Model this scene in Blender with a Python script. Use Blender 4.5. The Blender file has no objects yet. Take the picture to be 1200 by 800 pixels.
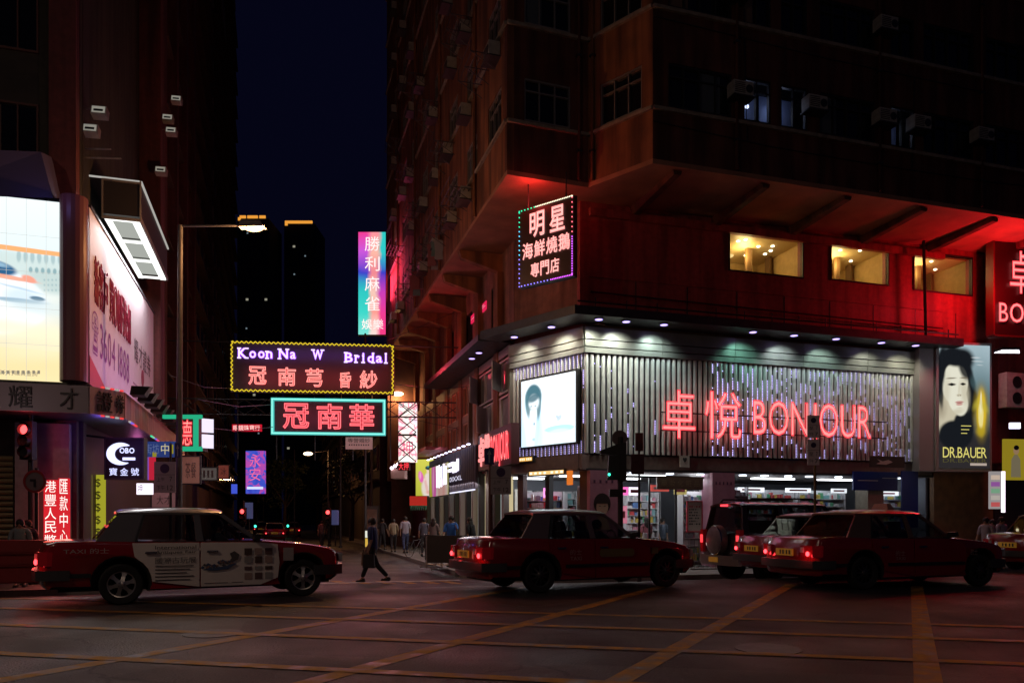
import bpy, bmesh, math, random
from mathutils import Matrix, Vector
R = math.radians
rnd = random.Random(7)
SC = bpy.context.scene
COL = SC.collection

# ------------------------------------------------------------------ camera, sky, light, exposure
EYE = Vector((0, 0, 1.32)); F = 900.0; HX, HY = 600.0, 608.0
cd = bpy.data.cameras.new('camera'); cam = bpy.data.objects.new('camera', cd); COL.objects.link(cam)
cam.location = EYE; cam.rotation_euler = (R(90), 0, 0)
cd.sensor_width = 36; cd.lens = 27.0; cd.shift_y = (HY - 400) / 1200.0
cd.clip_start = 0.1; cd.clip_end = 3000
SC.camera = cam
w = bpy.data.worlds.new('World'); SC.world = w; w.use_nodes = True
nt = w.node_tree; nt.nodes.clear()
wo = nt.nodes.new('ShaderNodeOutputWorld'); bg = nt.nodes.new('ShaderNodeBackground')
sky = nt.nodes.new('ShaderNodeTexSky'); sky.sky_type = 'NISHITA'; sky.sun_disc = False
sky.sun_elevation = R(-4); sky.sun_rotation = R(140)
mixc = nt.nodes.new('ShaderNodeMix'); mixc.data_type = 'RGBA'; mixc.blend_type = 'ADD'; mixc.inputs[0].default_value = 1
nt.links.new(sky.outputs[0], mixc.inputs[6]); mixc.inputs[7].default_value = (0.0105, 0.0120, 0.058, 1)   # glow of the city on the night air
mixc.inputs[0].default_value = 1
mul = nt.nodes.new('ShaderNodeMix'); mul.data_type = 'RGBA'; mul.blend_type = 'MULTIPLY'; mul.inputs[0].default_value = 1
mul.inputs[7].default_value = (0.08, 0.08, 0.12, 1)
nt.links.new(sky.outputs[0], mul.inputs[6]); nt.links.new(mul.outputs[2], mixc.inputs[6])
nt.links.new(mixc.outputs[2], bg.inputs[0]); bg.inputs[1].default_value = 0.12
nt.links.new(bg.outputs[0], wo.inputs[0])
sl = bpy.data.lights.new('moon', 'SUN'); sl.energy = 0.006; sl.angle = R(0.5); sl.color = (0.8, 0.85, 1)
so = bpy.data.objects.new('moon', sl); COL.objects.link(so); so.rotation_euler = (R(40), 0, R(30))
SC.view_settings.view_transform = 'Standard'; SC.view_settings.look = 'None'
SC.view_settings.exposure = 0.0; SC.view_settings.gamma = 1.0
SC.render.engine = 'CYCLES'
SC.cycles.max_bounces = 6; SC.cycles.diffuse_bounces = 3; SC.cycles.glossy_bounces = 3
SC.cycles.transparent_max_bounces = 16; SC.cycles.sample_clamp_indirect = 3.0; SC.cycles.sample_clamp_direct = 0
SC.cycles.use_denoising = True; SC.cycles.caustics_reflective = False; SC.cycles.caustics_refractive = False

# ------------------------------------------------------------------ materials
MT = {}
def mat(name, col=(.5, .5, .5), rough=.6, metal=0.0, noise=0.0, nscale=6.0, bump=0.0, bscale=40.0, em=None, es=1.0, dirt=0.0, spec=.5, coat=0.0, samp=None, streak=0.0):
    if name in MT: return MT[name]
    m = bpy.data.materials.new(name); m.use_nodes = True; n = m.node_tree; b = n.nodes['Principled BSDF']
    b.inputs['Base Color'].default_value = (*col, 1); b.inputs['Roughness'].default_value = rough
    b.inputs['Metallic'].default_value = metal; b.inputs['Specular IOR Level'].default_value = spec
    b.inputs['Coat Weight'].default_value = coat
    tc = n.nodes.new('ShaderNodeTexCoord') if (noise or bump or dirt) else None
    if noise or dirt:
        t = n.nodes.new('ShaderNodeTexNoise'); t.inputs['Scale'].default_value = nscale; t.inputs['Detail'].default_value = 6
        n.links.new(tc.outputs['Object'], t.inputs['Vector'])
        r = n.nodes.new('ShaderNodeMapRange'); r.inputs[1].default_value = .3; r.inputs[2].default_value = .7
        r.inputs[3].default_value = 1 - noise; r.inputs[4].default_value = 1 + noise
        n.links.new(t.outputs[0], r.inputs[0])
        x = n.nodes.new('ShaderNodeMix'); x.data_type = 'RGBA'; x.blend_type = 'MULTIPLY'; x.inputs[0].default_value = 1
        x.inputs[6].default_value = (*col, 1)
        cmb = n.nodes.new('ShaderNodeCombineColor')
        for k in range(3): n.links.new(r.outputs[0], cmb.inputs[k])
        n.links.new(cmb.outputs[0], x.inputs[7]); n.links.new(x.outputs[2], b.inputs['Base Color'])
        rr = n.nodes.new('ShaderNodeMapRange'); rr.inputs[1].default_value = .3; rr.inputs[2].default_value = .7
        rr.inputs[3].default_value = max(.02, rough - noise * .35); rr.inputs[4].default_value = min(1, rough + noise * .35)
        n.links.new(t.outputs[0], rr.inputs[0]); n.links.new(rr.outputs[0], b.inputs['Roughness'])
    if streak:
        tc2 = n.nodes.new('ShaderNodeTexCoord'); mp = n.nodes.new('ShaderNodeMapping'); mp.inputs['Scale'].default_value = (1.6, 1.6, .16)
        tr = mp.inputs['Scale'].default_value
        gm = n.nodes.new('ShaderNodeNewGeometry'); n.links.new(gm.outputs['Position'], mp.inputs[0])
        ts = n.nodes.new('ShaderNodeTexNoise'); ts.inputs['Scale'].default_value = 1.6; ts.inputs['Detail'].default_value = 8; n.links.new(mp.outputs[0], ts.inputs['Vector'])
        r2 = n.nodes.new('ShaderNodeMapRange'); r2.inputs[1].default_value = .38; r2.inputs[2].default_value = .66; r2.inputs[3].default_value = 1 - streak; r2.inputs[4].default_value = 1.1
        n.links.new(ts.outputs[0], r2.inputs[0]); x2 = n.nodes.new('ShaderNodeMix'); x2.data_type = 'RGBA'; x2.blend_type = 'MULTIPLY'; x2.inputs[0].default_value = 1
        c2 = n.nodes.new('ShaderNodeCombineColor')
        for k in range(3): n.links.new(r2.outputs[0], c2.inputs[k])
        n.links.new(c2.outputs[0], x2.inputs[7]); src = b.inputs['Base Color'].links
        if src: n.links.new(src[0].from_socket, x2.inputs[6])
        else: x2.inputs[6].default_value = (*col, 1)
        n.links.new(x2.outputs[2], b.inputs['Base Color'])
    if bump:
        t2 = n.nodes.new('ShaderNodeTexNoise'); t2.inputs['Scale'].default_value = bscale; t2.inputs['Detail'].default_value = 4
        n.links.new(tc.outputs['Object'], t2.inputs['Vector'])
        bp = n.nodes.new('ShaderNodeBump'); bp.inputs['Strength'].default_value = bump; bp.inputs['Distance'].default_value = .02
        n.links.new(t2.outputs[0], bp.inputs['Height']); n.links.new(bp.outputs[0], b.inputs['Normal'])
    if em:
        b.inputs['Emission Color'].default_value = (*em, 1); b.inputs['Emission Strength'].default_value = es
    if samp: m.cycles.emission_sampling = samp
    MT[name] = m; return m
def emat(name, col, s=1.0, samp='AUTO'):
    if name in MT: return MT[name]
    m = bpy.data.materials.new(name); m.use_nodes = True; n = m.node_tree; n.nodes.clear()
    o = n.nodes.new('ShaderNodeOutputMaterial'); e = n.nodes.new('ShaderNodeEmission')
    e.inputs[0].default_value = (*col, 1); e.inputs[1].default_value = s; n.links.new(e.outputs[0], o.inputs[0])
    m.cycles.emission_sampling = samp; MT[name] = m; return m
def glassmat(name, tint=(.9, .9, .9), refl=1.0, rough=.02):
    if name in MT: return MT[name]
    m = bpy.data.materials.new(name); m.use_nodes = True; n = m.node_tree; n.nodes.clear()
    o = n.nodes.new('ShaderNodeOutputMaterial'); t = n.nodes.new('ShaderNodeBsdfTransparent'); g = n.nodes.new('ShaderNodeBsdfGlossy')
    t.inputs[0].default_value = (*tint, 1); g.inputs['Roughness'].default_value = rough
    fr = n.nodes.new('ShaderNodeFresnel'); fr.inputs[0].default_value = 1.45
    mu = n.nodes.new('ShaderNodeMath'); mu.operation = 'MULTIPLY'; mu.inputs[1].default_value = refl; mu.use_clamp = True
    x = n.nodes.new('ShaderNodeMixShader'); ge = n.nodes.new('ShaderNodeNewGeometry'); fb = n.nodes.new('ShaderNodeMath'); fb.operation = 'SUBTRACT'; fb.inputs[0].default_value = 1; n.links.new(ge.outputs['Backfacing'], fb.inputs[1])
    fm_ = n.nodes.new('ShaderNodeMath'); fm_.operation = 'MULTIPLY'; n.links.new(fr.outputs[0], fm_.inputs[0]); n.links.new(fb.outputs[0], fm_.inputs[1])
    n.links.new(fm_.outputs[0], mu.inputs[0]); n.links.new(mu.outputs[0], x.inputs[0])
    n.links.new(t.outputs[0], x.inputs[1]); n.links.new(g.outputs[0], x.inputs[2]); n.links.new(x.outputs[0], o.inputs[0])
    MT[name] = m; return m

# ------------------------------------------------------------------ mesh builder
def softpic(name, wd, ht, base, layers, s=1.0, grain=0.0):   # printed or displayed picture: soft-edged shapes laid over a vertical colour ramp
    m = bpy.data.materials.new(name); m.use_nodes = True; n = m.node_tree; n.nodes.clear()
    o = n.nodes.new('ShaderNodeOutputMaterial'); e = n.nodes.new('ShaderNodeEmission'); tc = n.nodes.new('ShaderNodeTexCoord'); sp_ = n.nodes.new('ShaderNodeSeparateXYZ')
    vec = tc.outputs['Object']
    if grain:
        ns_ = n.nodes.new('ShaderNodeTexNoise'); ns_.inputs['Scale'].default_value = 5 / wd; ns_.inputs['Detail'].default_value = 5; n.links.new(vec, ns_.inputs['Vector'])
        vm = n.nodes.new('ShaderNodeVectorMath'); vm.operation = 'MULTIPLY_ADD'; vm.inputs[1].default_value = (grain, grain, 0); ad = n.nodes.new('ShaderNodeVectorMath'); ad.operation = 'SUBTRACT'; ad.inputs[1].default_value = (grain / 2, grain / 2, 0)
        n.links.new(ns_.outputs['Color'], vm.inputs[0]); n.links.new(vec, vm.inputs[2]); n.links.new(vm.outputs[0], ad.inputs[0]); vec = ad.outputs[0]
    n.links.new(vec, sp_.inputs[0]); dv = n.nodes.new('ShaderNodeMath'); dv.operation = 'DIVIDE'; dv.inputs[1].default_value = ht; n.links.new(sp_.outputs[1], dv.inputs[0])
    cr = n.nodes.new('ShaderNodeValToRGB')
    for i, (p, c) in enumerate(base):
        el_ = cr.color_ramp.elements[i] if i < 2 else cr.color_ramp.elements.new(p); el_.position = p; el_.color = (*c, 1)
    n.links.new(dv.outputs[0], cr.inputs[0]); cur = cr.outputs[0]
    for cx, cy, rx, ry, rot, soft, c, al in layers:
        mp = n.nodes.new('ShaderNodeMapping'); mp.vector_type = 'TEXTURE'; mp.inputs['Location'].default_value = (cx * wd, cy * ht, 0); mp.inputs['Rotation'].default_value = (0, 0, R(rot)); mp.inputs['Scale'].default_value = (rx * wd, ry * wd, 1000)
        ln = n.nodes.new('ShaderNodeVectorMath'); ln.operation = 'LENGTH'; mr = n.nodes.new('ShaderNodeMapRange'); mr.interpolation_type = 'SMOOTHSTEP'
        mr.inputs[1].default_value = 1 + soft; mr.inputs[2].default_value = 1 - soft; mr.inputs[3].default_value = 0; mr.inputs[4].default_value = al
        mx = n.nodes.new('ShaderNodeMix'); mx.data_type = 'RGBA'; mx.inputs[7].default_value = (*c, 1)
        n.links.new(vec, mp.inputs[0]); n.links.new(mp.outputs[0], ln.inputs[0]); n.links.new(ln.outputs['Value'], mr.inputs[0]); n.links.new(mr.outputs[0], mx.inputs[0]); n.links.new(cur, mx.inputs[6]); cur = mx.outputs[2]
    n.links.new(cur, e.inputs[0]); e.inputs[1].default_value = s; n.links.new(e.outputs[0], o.inputs[0]); return m
class MB:
    def __init__(s): s.v = []; s.f = []; s.mi = []
    def add(s, vs, fs, m=0):
        k = len(s.v); s.v += [tuple(p) for p in vs]; s.f += [tuple(i + k for i in f) for f in fs]; s.mi += [m] * len(fs)
    def box(s, x0, x1, y0, y1, z0, z1, m=0):
        s.hexa([(x0, y0, z0), (x1, y0, z0), (x1, y1, z0), (x0, y1, z0), (x0, y0, z1), (x1, y0, z1), (x1, y1, z1), (x0, y1, z1)], m); return s
    def hexa(s, p, m=0):
        s.add(p, [(0, 3, 2, 1), (4, 5, 6, 7), (0, 1, 5, 4), (1, 2, 6, 5), (2, 3, 7, 6), (3, 0, 4, 7)], m); return s
    def quad(s, a, b, c, d, m=0): s.add([a, b, c, d], [(0, 1, 2, 3)], m); return s
    def cyl(s, p0, p1, r0, r1=None, n=10, m=0, cap=True):
        r1 = r0 if r1 is None else r1; p0 = Vector(p0); p1 = Vector(p1); d = (p1 - p0).normalized()
        a = Vector((0, 0, 1)) if abs(d.z) < .9 else Vector((1, 0, 0)); x = d.cross(a).normalized(); y = d.cross(x)
        vs = []
        for p, r in ((p0, r0), (p1, r1)):
            for i in range(n):
                t = 2 * math.pi * i / n; vs.append(p + x * (r * math.cos(t)) + y * (r * math.sin(t)))
        fs = [(i, (i + 1) % n, n + (i + 1) % n, n + i) for i in range(n)]
        if cap: fs += [tuple(range(n))[::-1], tuple(range(n, 2 * n))]
        s.add(vs, fs, m); return s
    def tube(s, pts, r, n=6, m=0):
        for a, b in zip(pts, pts[1:]): s.cyl(a, b, r, n=n, m=m)
        return s
    def lathe(s, prof, axis='y', n=24, m=0, c=(0, 0, 0)):
        # prof: list of (radius, along axis)
        vs = []; k = len(prof)
        for i in range(n):
            t = 2 * math.pi * i / n; cc, ss = math.cos(t), math.sin(t)
            for r, h in prof:
                vs.append({'y': (c[0] + r * cc, c[1] + h, c[2] + r * ss), 'z': (c[0] + r * cc, c[1] + r * ss, c[2] + h), 'x': (c[0] + h, c[1] + r * cc, c[2] + r * ss)}[axis])
        fs = [(i * k + j, i * k + j + 1, ((i + 1) % n) * k + j + 1, ((i + 1) % n) * k + j) for i in range(n) for j in range(k - 1)]
        s.add(vs, fs, m); return s
    def prism(s, pts, z0, z1, m=0):       # outline in xy, extruded in z
        n = len(pts); vs = [(x, y, z0) for x, y in pts] + [(x, y, z1) for x, y in pts]
        s.add(vs, [tuple(range(n))[::-1], tuple(range(n, 2 * n))] + [(i, (i + 1) % n, n + (i + 1) % n, n + i) for i in range(n)], m); return s
    def prismy(s, pts, y0, y1, m=0):      # outline in xz, extruded in y
        n = len(pts); vs = [(x, y0, z) for x, z in pts] + [(x, y1, z) for x, z in pts]
        s.add(vs, [tuple(range(n)), tuple(range(n, 2 * n))[::-1]] + [((i + 1) % n, i, n + i, n + (i + 1) % n) for i in range(n)], m); return s
    def ball(s, c, r, m=0, n=12, k=8, sq=(1, 1, 1)):
        vs = []; fs = []
        for j in range(k + 1):
            ph = math.pi * j / k
            for i in range(n):
                t = 2 * math.pi * i / n
                vs.append((c[0] + sq[0] * r * math.sin(ph) * math.cos(t), c[1] + sq[1] * r * math.sin(ph) * math.sin(t), c[2] + sq[2] * r * math.cos(ph)))
        for j in range(k):
            for i in range(n): fs.append((j * n + i, (j + 1) * n + i, (j + 1) * n + (i + 1) % n, j * n + (i + 1) % n))
        s.add(vs, fs, m); return s
    def mesh(s, name, mats, smooth=None):
        me = bpy.data.meshes.new(name); me.from_pydata(s.v, [], s.f)
        for m in (mats if isinstance(mats, (list, tuple)) else [mats]): me.materials.append(m)
        for p, k in zip(me.polygons, s.mi): p.material_index = k
        me.validate(); me.update()
        bm = bmesh.new(); bm.from_mesh(me); bmesh.ops.remove_doubles(bm, verts=bm.verts, dist=1e-5)
        bmesh.ops.recalc_face_normals(bm, faces=bm.faces); bm.to_mesh(me); bm.free()
        if smooth:
            for p in me.polygons: p.use_smooth = True
            me.set_sharp_from_angle(angle=R(smooth))
        return me

STAND = Matrix.Rotation(R(90), 4, 'X')      # text space (x right, y up, z outward) -> upright space
T = lambda x, y=0, z=0: Matrix.Translation((x, y, z))
RZ = lambda a: Matrix.Rotation(R(a), 4, 'Z')
WM = {}                                       # world matrix of each object that parents others
def wm(o): return WM[o.name] if o is not None else Matrix()
def part(name, me, parent=None, M=None, label=None, kind=None):
    if isinstance(me, tuple): me = me[0].mesh(name, me[1], me[2] if len(me) > 2 else None)
    o = bpy.data.objects.new(name, me); COL.objects.link(o)
    M = M or Matrix()
    if parent is not None: o.parent = parent; KIDS.setdefault(parent.name, []).append(o)
    o.matrix_basis = M
    WM[o.name] = wm(parent) @ M
    if label: o['label'] = label
    if kind: o['kind'] = kind
    return o
def thing(name, label, cat, M, group=None, me=None):
    if isinstance(me, tuple): me = me[0].mesh(name, me[1], me[2] if len(me) > 2 else None)
    o = bpy.data.objects.new(name, me); COL.objects.link(o); o.matrix_basis = M; WM[o.name] = M.copy()
    o['label'] = label; o['category'] = cat
    if group: o['group'] = group
    return o
KIDS = {}
def copy_tree(o, M=None, parent=None, label=None):
    c = o.copy(); COL.objects.link(c); c.parent = parent
    if M is not None: c.matrix_basis = M
    WM[c.name] = wm(parent) @ c.matrix_basis
    if label: c['label'] = label
    if parent is not None: KIDS.setdefault(parent.name, []).append(c)
    for ch in list(KIDS.get(o.name, [])): copy_tree(ch, None, c)
    return c
def structure(name, me, M=None, parent=None):
    o = part(name, me, parent, M); o['kind'] = 'structure'; return o
def ray(px, py): return Vector(((px - HX) / F, 1.0, (HY - py) / F))
def at(px, py, Y): return EYE + ray(px, py) * Y
def hit(M, px, py, d=0.0):                    # where the sight line of a photo point meets the plane z=d of frame M
    I = M.inverted(); e = I @ EYE; v = I.to_3x3() @ ray(px, py); t = (d - e.z) / v.z; p = e + v * t
    return p.x, p.y
def lamp(name, kind, M, energy, col=(1, 1, 1), size=.2, sy=None, spot=None, parent=None, blend=.5):
    l = bpy.data.lights.new(name, kind); l.energy = energy; l.color = col
    if kind == 'AREA':
        l.size = size
        if sy: l.shape = 'RECTANGLE'; l.size_y = sy
    else: l.shadow_soft_size = size
    if kind == 'SPOT': l.spot_size = R(spot or 90); l.spot_blend = blend
    o = bpy.data.objects.new(name, l); COL.objects.link(o)
    if parent: o.parent = parent
    o.matrix_basis = M; return o

# ------------------------------------------------------------------ lettering
GL = {}
def glyph(s, mode='fill', depth=.0, bev=.018, off=0.0):
    k = (s, mode, depth, bev, off)
    if k in GL: return GL[k]
    c = bpy.data.curves.new('lettering', 'FONT'); c.body = s; c.resolution_u = 3; c.offset = off
    if mode == 'line': c.fill_mode = 'NONE'; c.bevel_depth = bev; c.bevel_resolution = 0
    else: c.extrude = depth
    o = bpy.data.objects.new('lettering', c); me = bpy.data.meshes.new_from_object(o)
    bpy.data.objects.remove(o)
    xs = [v.co.x for v in me.vertices] or [0, 1]; ys = [v.co.y for v in me.vertices] or [0, 1]
    GL[k] = (me, min(xs), max(xs), min(ys), max(ys)); return GL[k]
GM = {}
def gmesh(g, material, name):
    k = (g.name, material.name, name)
    if k not in GM:
        me = g.copy(); me.name = name; me.materials.clear(); me.materials.append(material); GM[k] = me
    return GM[k]
def text(parent, M, s, x0, x1, y0, y1, material, d=.01, name='lettering', mode='fill', depth=0.0, bev=.018, off=0.0):
    if any(ord(ch) > 0x2e80 for ch in s): off = 0.0
    g, a, b, c, e = glyph(s, mode, depth, bev, off)
    sx = (x1 - x0) / max(b - a, 1e-3); sy = (y1 - y0) / max(e - c, 1e-3)
    return part(name, gmesh(g, material, name), parent, M @ T(x0 - a * sx, y0 - c * sy, d) @ Matrix.Diagonal((sx, sy, (sx + sy) / 2, 1)))
def latin(parent, M, s, x0, x1, y0, cap, material, d=.05, name='letter', mode='fill', bev=.02, off=0.0, gap=.09, slant=0.0, depth=0.0):
    ws = [(glyph(ch, mode, depth, bev, off)) if ch != ' ' else None for ch in s]
    tot = sum((w[2] - w[1] if w else .26) for w in ws) + gap * (len(s) - 1); sx = (x1 - x0) / tot; sy = cap / .69; x = x0
    for w_, ch in zip(ws, s):
        if w_ is None: x += (.26 + gap) * sx; continue
        t = (x - x0) / (x1 - x0)
        part(name, gmesh(w_[0], material, name), parent, M @ T(x - w_[1] * sx, y0 + slant * t, d) @ Matrix.Diagonal((sx, sy, (sx + sy) / 2, 1)))
        x += (w_[2] - w_[1] + gap) * sx
def board(w_, h_, t_, m=0):   # centred bottom-left at 0,0 in text space, thickness behind
    return MB().box(0, w_, 0, h_, -t_, 0, m)

# ================================================================== materials in use
asphalt = mat('asphalt', (.048, .044, .046), .55, noise=.5, nscale=.7, bump=.9, bscale=38)
n = asphalt.node_tree; b_ = n.nodes['Principled BSDF']
tc = n.nodes.new('ShaderNodeTexCoord'); vo = n.nodes.new('ShaderNodeTexVoronoi'); vo.feature = 'DISTANCE_TO_EDGE'; vo.inputs['Scale'].default_value = .28
nz = n.nodes.new('ShaderNodeTexNoise'); nz.inputs['Scale'].default_value = 1.1; nz.inputs['Detail'].default_value = 7; va = n.nodes.new('ShaderNodeVectorMath'); va.operation = 'MULTIPLY_ADD'; va.inputs[1].default_value = (.9, .9, 0)
n.links.new(tc.outputs['Object'], nz.inputs['Vector']); n.links.new(nz.outputs['Color'], va.inputs[0]); n.links.new(tc.outputs['Object'], va.inputs[2]); n.links.new(va.outputs[0], vo.inputs['Vector'])
cr_ = n.nodes.new('ShaderNodeMapRange'); cr_.inputs[1].default_value = .002; cr_.inputs[2].default_value = .008; cr_.inputs[3].default_value = .35; cr_.inputs[4].default_value = 1; n.links.new(vo.outputs[0], cr_.inputs[0])
v2 = n.nodes.new('ShaderNodeTexVoronoi'); v2.inputs['Scale'].default_value = .16; n.links.new(tc.outputs['Object'], v2.inputs['Vector'])
p2 = n.nodes.new('ShaderNodeSeparateColor'); n.links.new(v2.outputs['Color'], p2.inputs[0]); pr2 = n.nodes.new('ShaderNodeMapRange'); pr2.inputs[3].default_value = .62; pr2.inputs[4].default_value = 1.35; n.links.new(p2.outputs[0], pr2.inputs[0])
mm = n.nodes.new('ShaderNodeMath'); mm.operation = 'MULTIPLY'; n.links.new(cr_.outputs[0], mm.inputs[0]); n.links.new(pr2.outputs[0], mm.inputs[1])
vs_ = n.nodes.new('ShaderNodeVectorMath'); vs_.operation = 'SCALE'; n.links.new(b_.inputs['Base Color'].links[0].from_socket, vs_.inputs[0]); n.links.new(mm.outputs[0], vs_.inputs['Scale']); n.links.new(vs_.outputs[0], b_.inputs['Base Color'])
paving = mat('paving', (.17, .15, .14), .65, noise=.3, nscale=3, bump=.2)
kerbm = mat('kerb_stone', (.25, .23, .21), .7, noise=.2)
yellowp = mat('yellow_road_paint', (.38, .20, .022), .6, noise=.85, nscale=4.5)
renderm = mat('lamplit_render', (.26, .10, .045), .85, streak=.6, noise=.22, nscale=1.3, bump=.2)  # street-side faces: orange lamplight put into the render colour
renderr = mat('shaded_render', (.135, .042, .028), .85, streak=.6, noise=.25, nscale=1.1, bump=.2)  # shaded copy of the same render, dimness and red glow in the colour
ledge = mat('concrete_ledge', (.26, .22, .18), .85, noise=.3)
soffit = mat('soffit_plaster', (.34, .16, .10), .85, noise=.25, nscale=1.5)
wallw = mat('brick_paint', (.26, .12, .09), .8, streak=.5, noise=.3, nscale=2.5, bump=.5, bscale=9)
wallred = mat('red_wall_tiles', (.36, .07, .06), .55, streak=.45, noise=.2)
metalg = mat('grey_metal_slats', (.68, .70, .66), .42, .25, noise=.12, nscale=2)
metald = mat('dark_metal', (.06, .06, .065), .45, .6, noise=.2)
frameg = mat('window_frame_metal', (.24, .23, .22), .5, .4)
frameb = mat('black_frame', (.02, .02, .022), .5)
dglass = mat('dark_glass', (.010, .011, .014), .08, spec=.6)
clear = glassmat('clear_glass', (.92, .94, .92), 1.0)
carglass = glassmat('car_glass', (.42, .44, .44), 1.5)
acw = mat('air_conditioner_casing', (.36, .35, .32), .6, noise=.2)
black = mat('black_plastic', (.014, .014, .015), .5)
white = mat('white_paint', (.75, .75, .73), .6, noise=.08)
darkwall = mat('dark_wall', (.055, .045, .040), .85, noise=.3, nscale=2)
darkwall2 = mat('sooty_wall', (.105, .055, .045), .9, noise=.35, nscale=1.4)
polem = mat('galvanised_pole', (.11, .11, .11), .5, .5, noise=.2)
poled = mat('painted_dark_pole', (.05, .045, .045), .55)
signblack = mat('sign_black', (.020, .012, .022), .5)
neonred = emat('neon_red_core', (1.0, .05, .07), 1.5)
neonfill = emat('neon_red_fill', (1.0, .28, .27), 1.35)
neondim = emat('neon_red_face', (.75, .02, .03), 1.0)
neonpurp = emat('neon_purple_core', (.70, .50, 1.0), 1.9)
neonyel = emat('neon_yellow_core', (.95, .62, .03), 1.0)
neoncyan = emat('neon_cyan_core', (.10, .80, .68), 1.0)
neongreen = emat('neon_green_core', (.02, .55, .28), 1.0)
lampwhite = emat('lamp_white', (.90, .88, 1.0), 6)
ledpurp = emat('led_purple_white', (.55, .47, 1.0), 2.6, 'NONE')
ledwhite = emat('led_white', (.85, .85, 1.0), 1.5, 'NONE')

# ================================================================== ground
FR = T(2.36, 25, 0) @ RZ(17.0)                # street frame: x along the cross street, y up the side street
def gz(wv):
    t = min(1, max(0, (wv + 9.0) / 5.2)); t = t * t * (3 - 2 * t); return -.45 * t
def B(u, wv, z=0.0): return FR @ T(u, wv, z)
ws = [-120, -60, -30, -20, -12, -9] + [-9 + .4 * i for i in range(1, 14)] + [0, 10, 40, 100, 400, 1500]
g = MB()
for a, b in zip(ws, ws[1:]):
    us = [-900, -60, -30, -15, -5, 5, 15, 30, 60, 900]
    for c, d in zip(us, us[1:]): g.quad((c, a, gz(a)), (d, a, gz(a)), (d, b, gz(b)), (c, b, gz(b)))
structure('road', (g, [asphalt]), FR)
PZ = -.32
def corner(cx, cy, r, a0, a1, n=10): return [(cx + r * math.cos(R(a0 + (a1 - a0) * i / n)), cy + r * math.sin(R(a0 + (a1 - a0) * i / n))) for i in range(n + 1)]
pr = [(-4.2, 90)] + corner(-1.2, -.2, 3.0, 180, 270) + [(60, -3.2), (60, 90)]
pl = [(-12.1, 110)] + [(-12.1, 0)] + corner(-14.6, -.5, 2.5, 0, -90)[1:] + [(-60, -3.0), (-60, 110)]
structure('pavement', (MB().prism(pr, -.5, PZ), [paving]), FR)
structure('pavement', (MB().prism(pl[::-1], -.5, PZ), [paving]), FR)
def kerb(pts):                                 # row of kerb stones
    k = MB()
    for (x0, y0), (x1, y1) in zip(pts, pts[1:]):
        L = math.hypot(x1 - x0, y1 - y0); n = max(1, round(L / .9)); nx, ny = -(y1 - y0) / L, (x1 - x0) / L
        for i in range(n):
            a, b = i / n + .006 / L, (i + 1) / n - .006 / L
            P = [(x0 + (x1 - x0) * t, y0 + (y1 - y0) * t) for t in (a, b)]
            q = [(P[0][0] + nx * s, P[0][1] + ny * s) for s in (-.02, .16)] + [(P[1][0] + nx * s, P[1][1] + ny * s) for s in (.16, -.02)]
            k.prism(q, -.5, PZ + .012)
    return k
o = structure('kerb', (kerb([(-4.2, 40), (-4.2, -.2)] + corner(-1.2, -.2, 3.0, 180, 270) + [(30, -3.2)]), [kerbm]), FR)
o = structure('kerb', (kerb([(-40, -3.0)] + corner(-14.6, -.5, 2.5, -90, 0) + [(-12.1, 0), (-12.1, 40)]), [kerbm]), FR)
# yellow box junction lines
def wz(X, Y):
    q = FR.inverted() @ Vector((X, Y, 0)); return gz(q.y)
def stripe(x0, y0, x1, y1, wd, z=.004, nseg=24, m=yellowp, name='road_marking'):
    mb = MB(); L = math.hypot(x1 - x0, y1 - y0); nx, ny = -(y1 - y0) / L * wd / 2, (x1 - x0) / L * wd / 2
    for i in range(nseg):
        a, b = i / nseg, (i + 1) / nseg
        pa = (x0 + (x1 - x0) * a, y0 + (y1 - y0) * a); pb = (x0 + (x1 - x0) * b, y0 + (y1 - y0) * b)
        q = [(pa[0] + nx, pa[1] + ny), (pa[0] - nx, pa[1] - ny), (pb[0] - nx, pb[1] - ny), (pb[0] + nx, pb[1] + ny)]
        mb.quad(*[(x, y, wz(x, y) + z) for x, y in q])
    structure(name, (mb, [m]))
def ground_pt(px, py, z=0.0):
    Y = (EYE.z - z) * F / (py - HY); return ((px - HX) * Y / F, Y)
for px in (-17, 360, 720, 1088, 1460):         # family running away to the right
    X, Y = ground_pt(px, 800)
    n = (15.6 - Y if px < 1000 else 16.5 - Y)
    stripe(X - .5167 * 3, Y - 3, X + .5167 * n, Y + n, .21)
for py in (795, 755, 732, 717.5):         # family crossing the other way
    X, Y = ground_pt(600, py)
    z = .008
    stripe(X + 4.223 * 2.0, Y - 2.0, X - 4.223 * 2.2, Y + 2.2, .17, z)
def dash(px0, px1, py, h=.5, z=-.43):
    X0, Y0 = ground_pt(px0, py, z); X1, _ = ground_pt(px1, py, z)
    structure('road_marking', (MB().quad((X0, Y0, wz(X0, Y0) + .006), (X1, Y0, wz(X1, Y0) + .006), (X1 - .5, Y0 + h * 2, wz(X1, Y0 + h * 2) + .006), (X0 - .5, Y0 + h * 2, wz(X0, Y0 + h * 2) + .006)), [yellowp]))
for a in (398, 424, 452, 478, 505, 530): dash(a, a + 13, 683)
structure('road_marking', (MB().box(-12.0, -4.5, -1.6, -1.35, -.447, -.442), [mat('white_road_paint', (.5, .5, .48), .6, noise=.3)]), FR)
# manhole covers in the road
for px, py in ((250, 742), (900, 760)):
    X, Y = ground_pt(px, py); structure('manhole_cover', (MB().cyl((0, 0, .001), (0, 0, .006), .33, n=28), [metald]), T(X, Y, 0))

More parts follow.
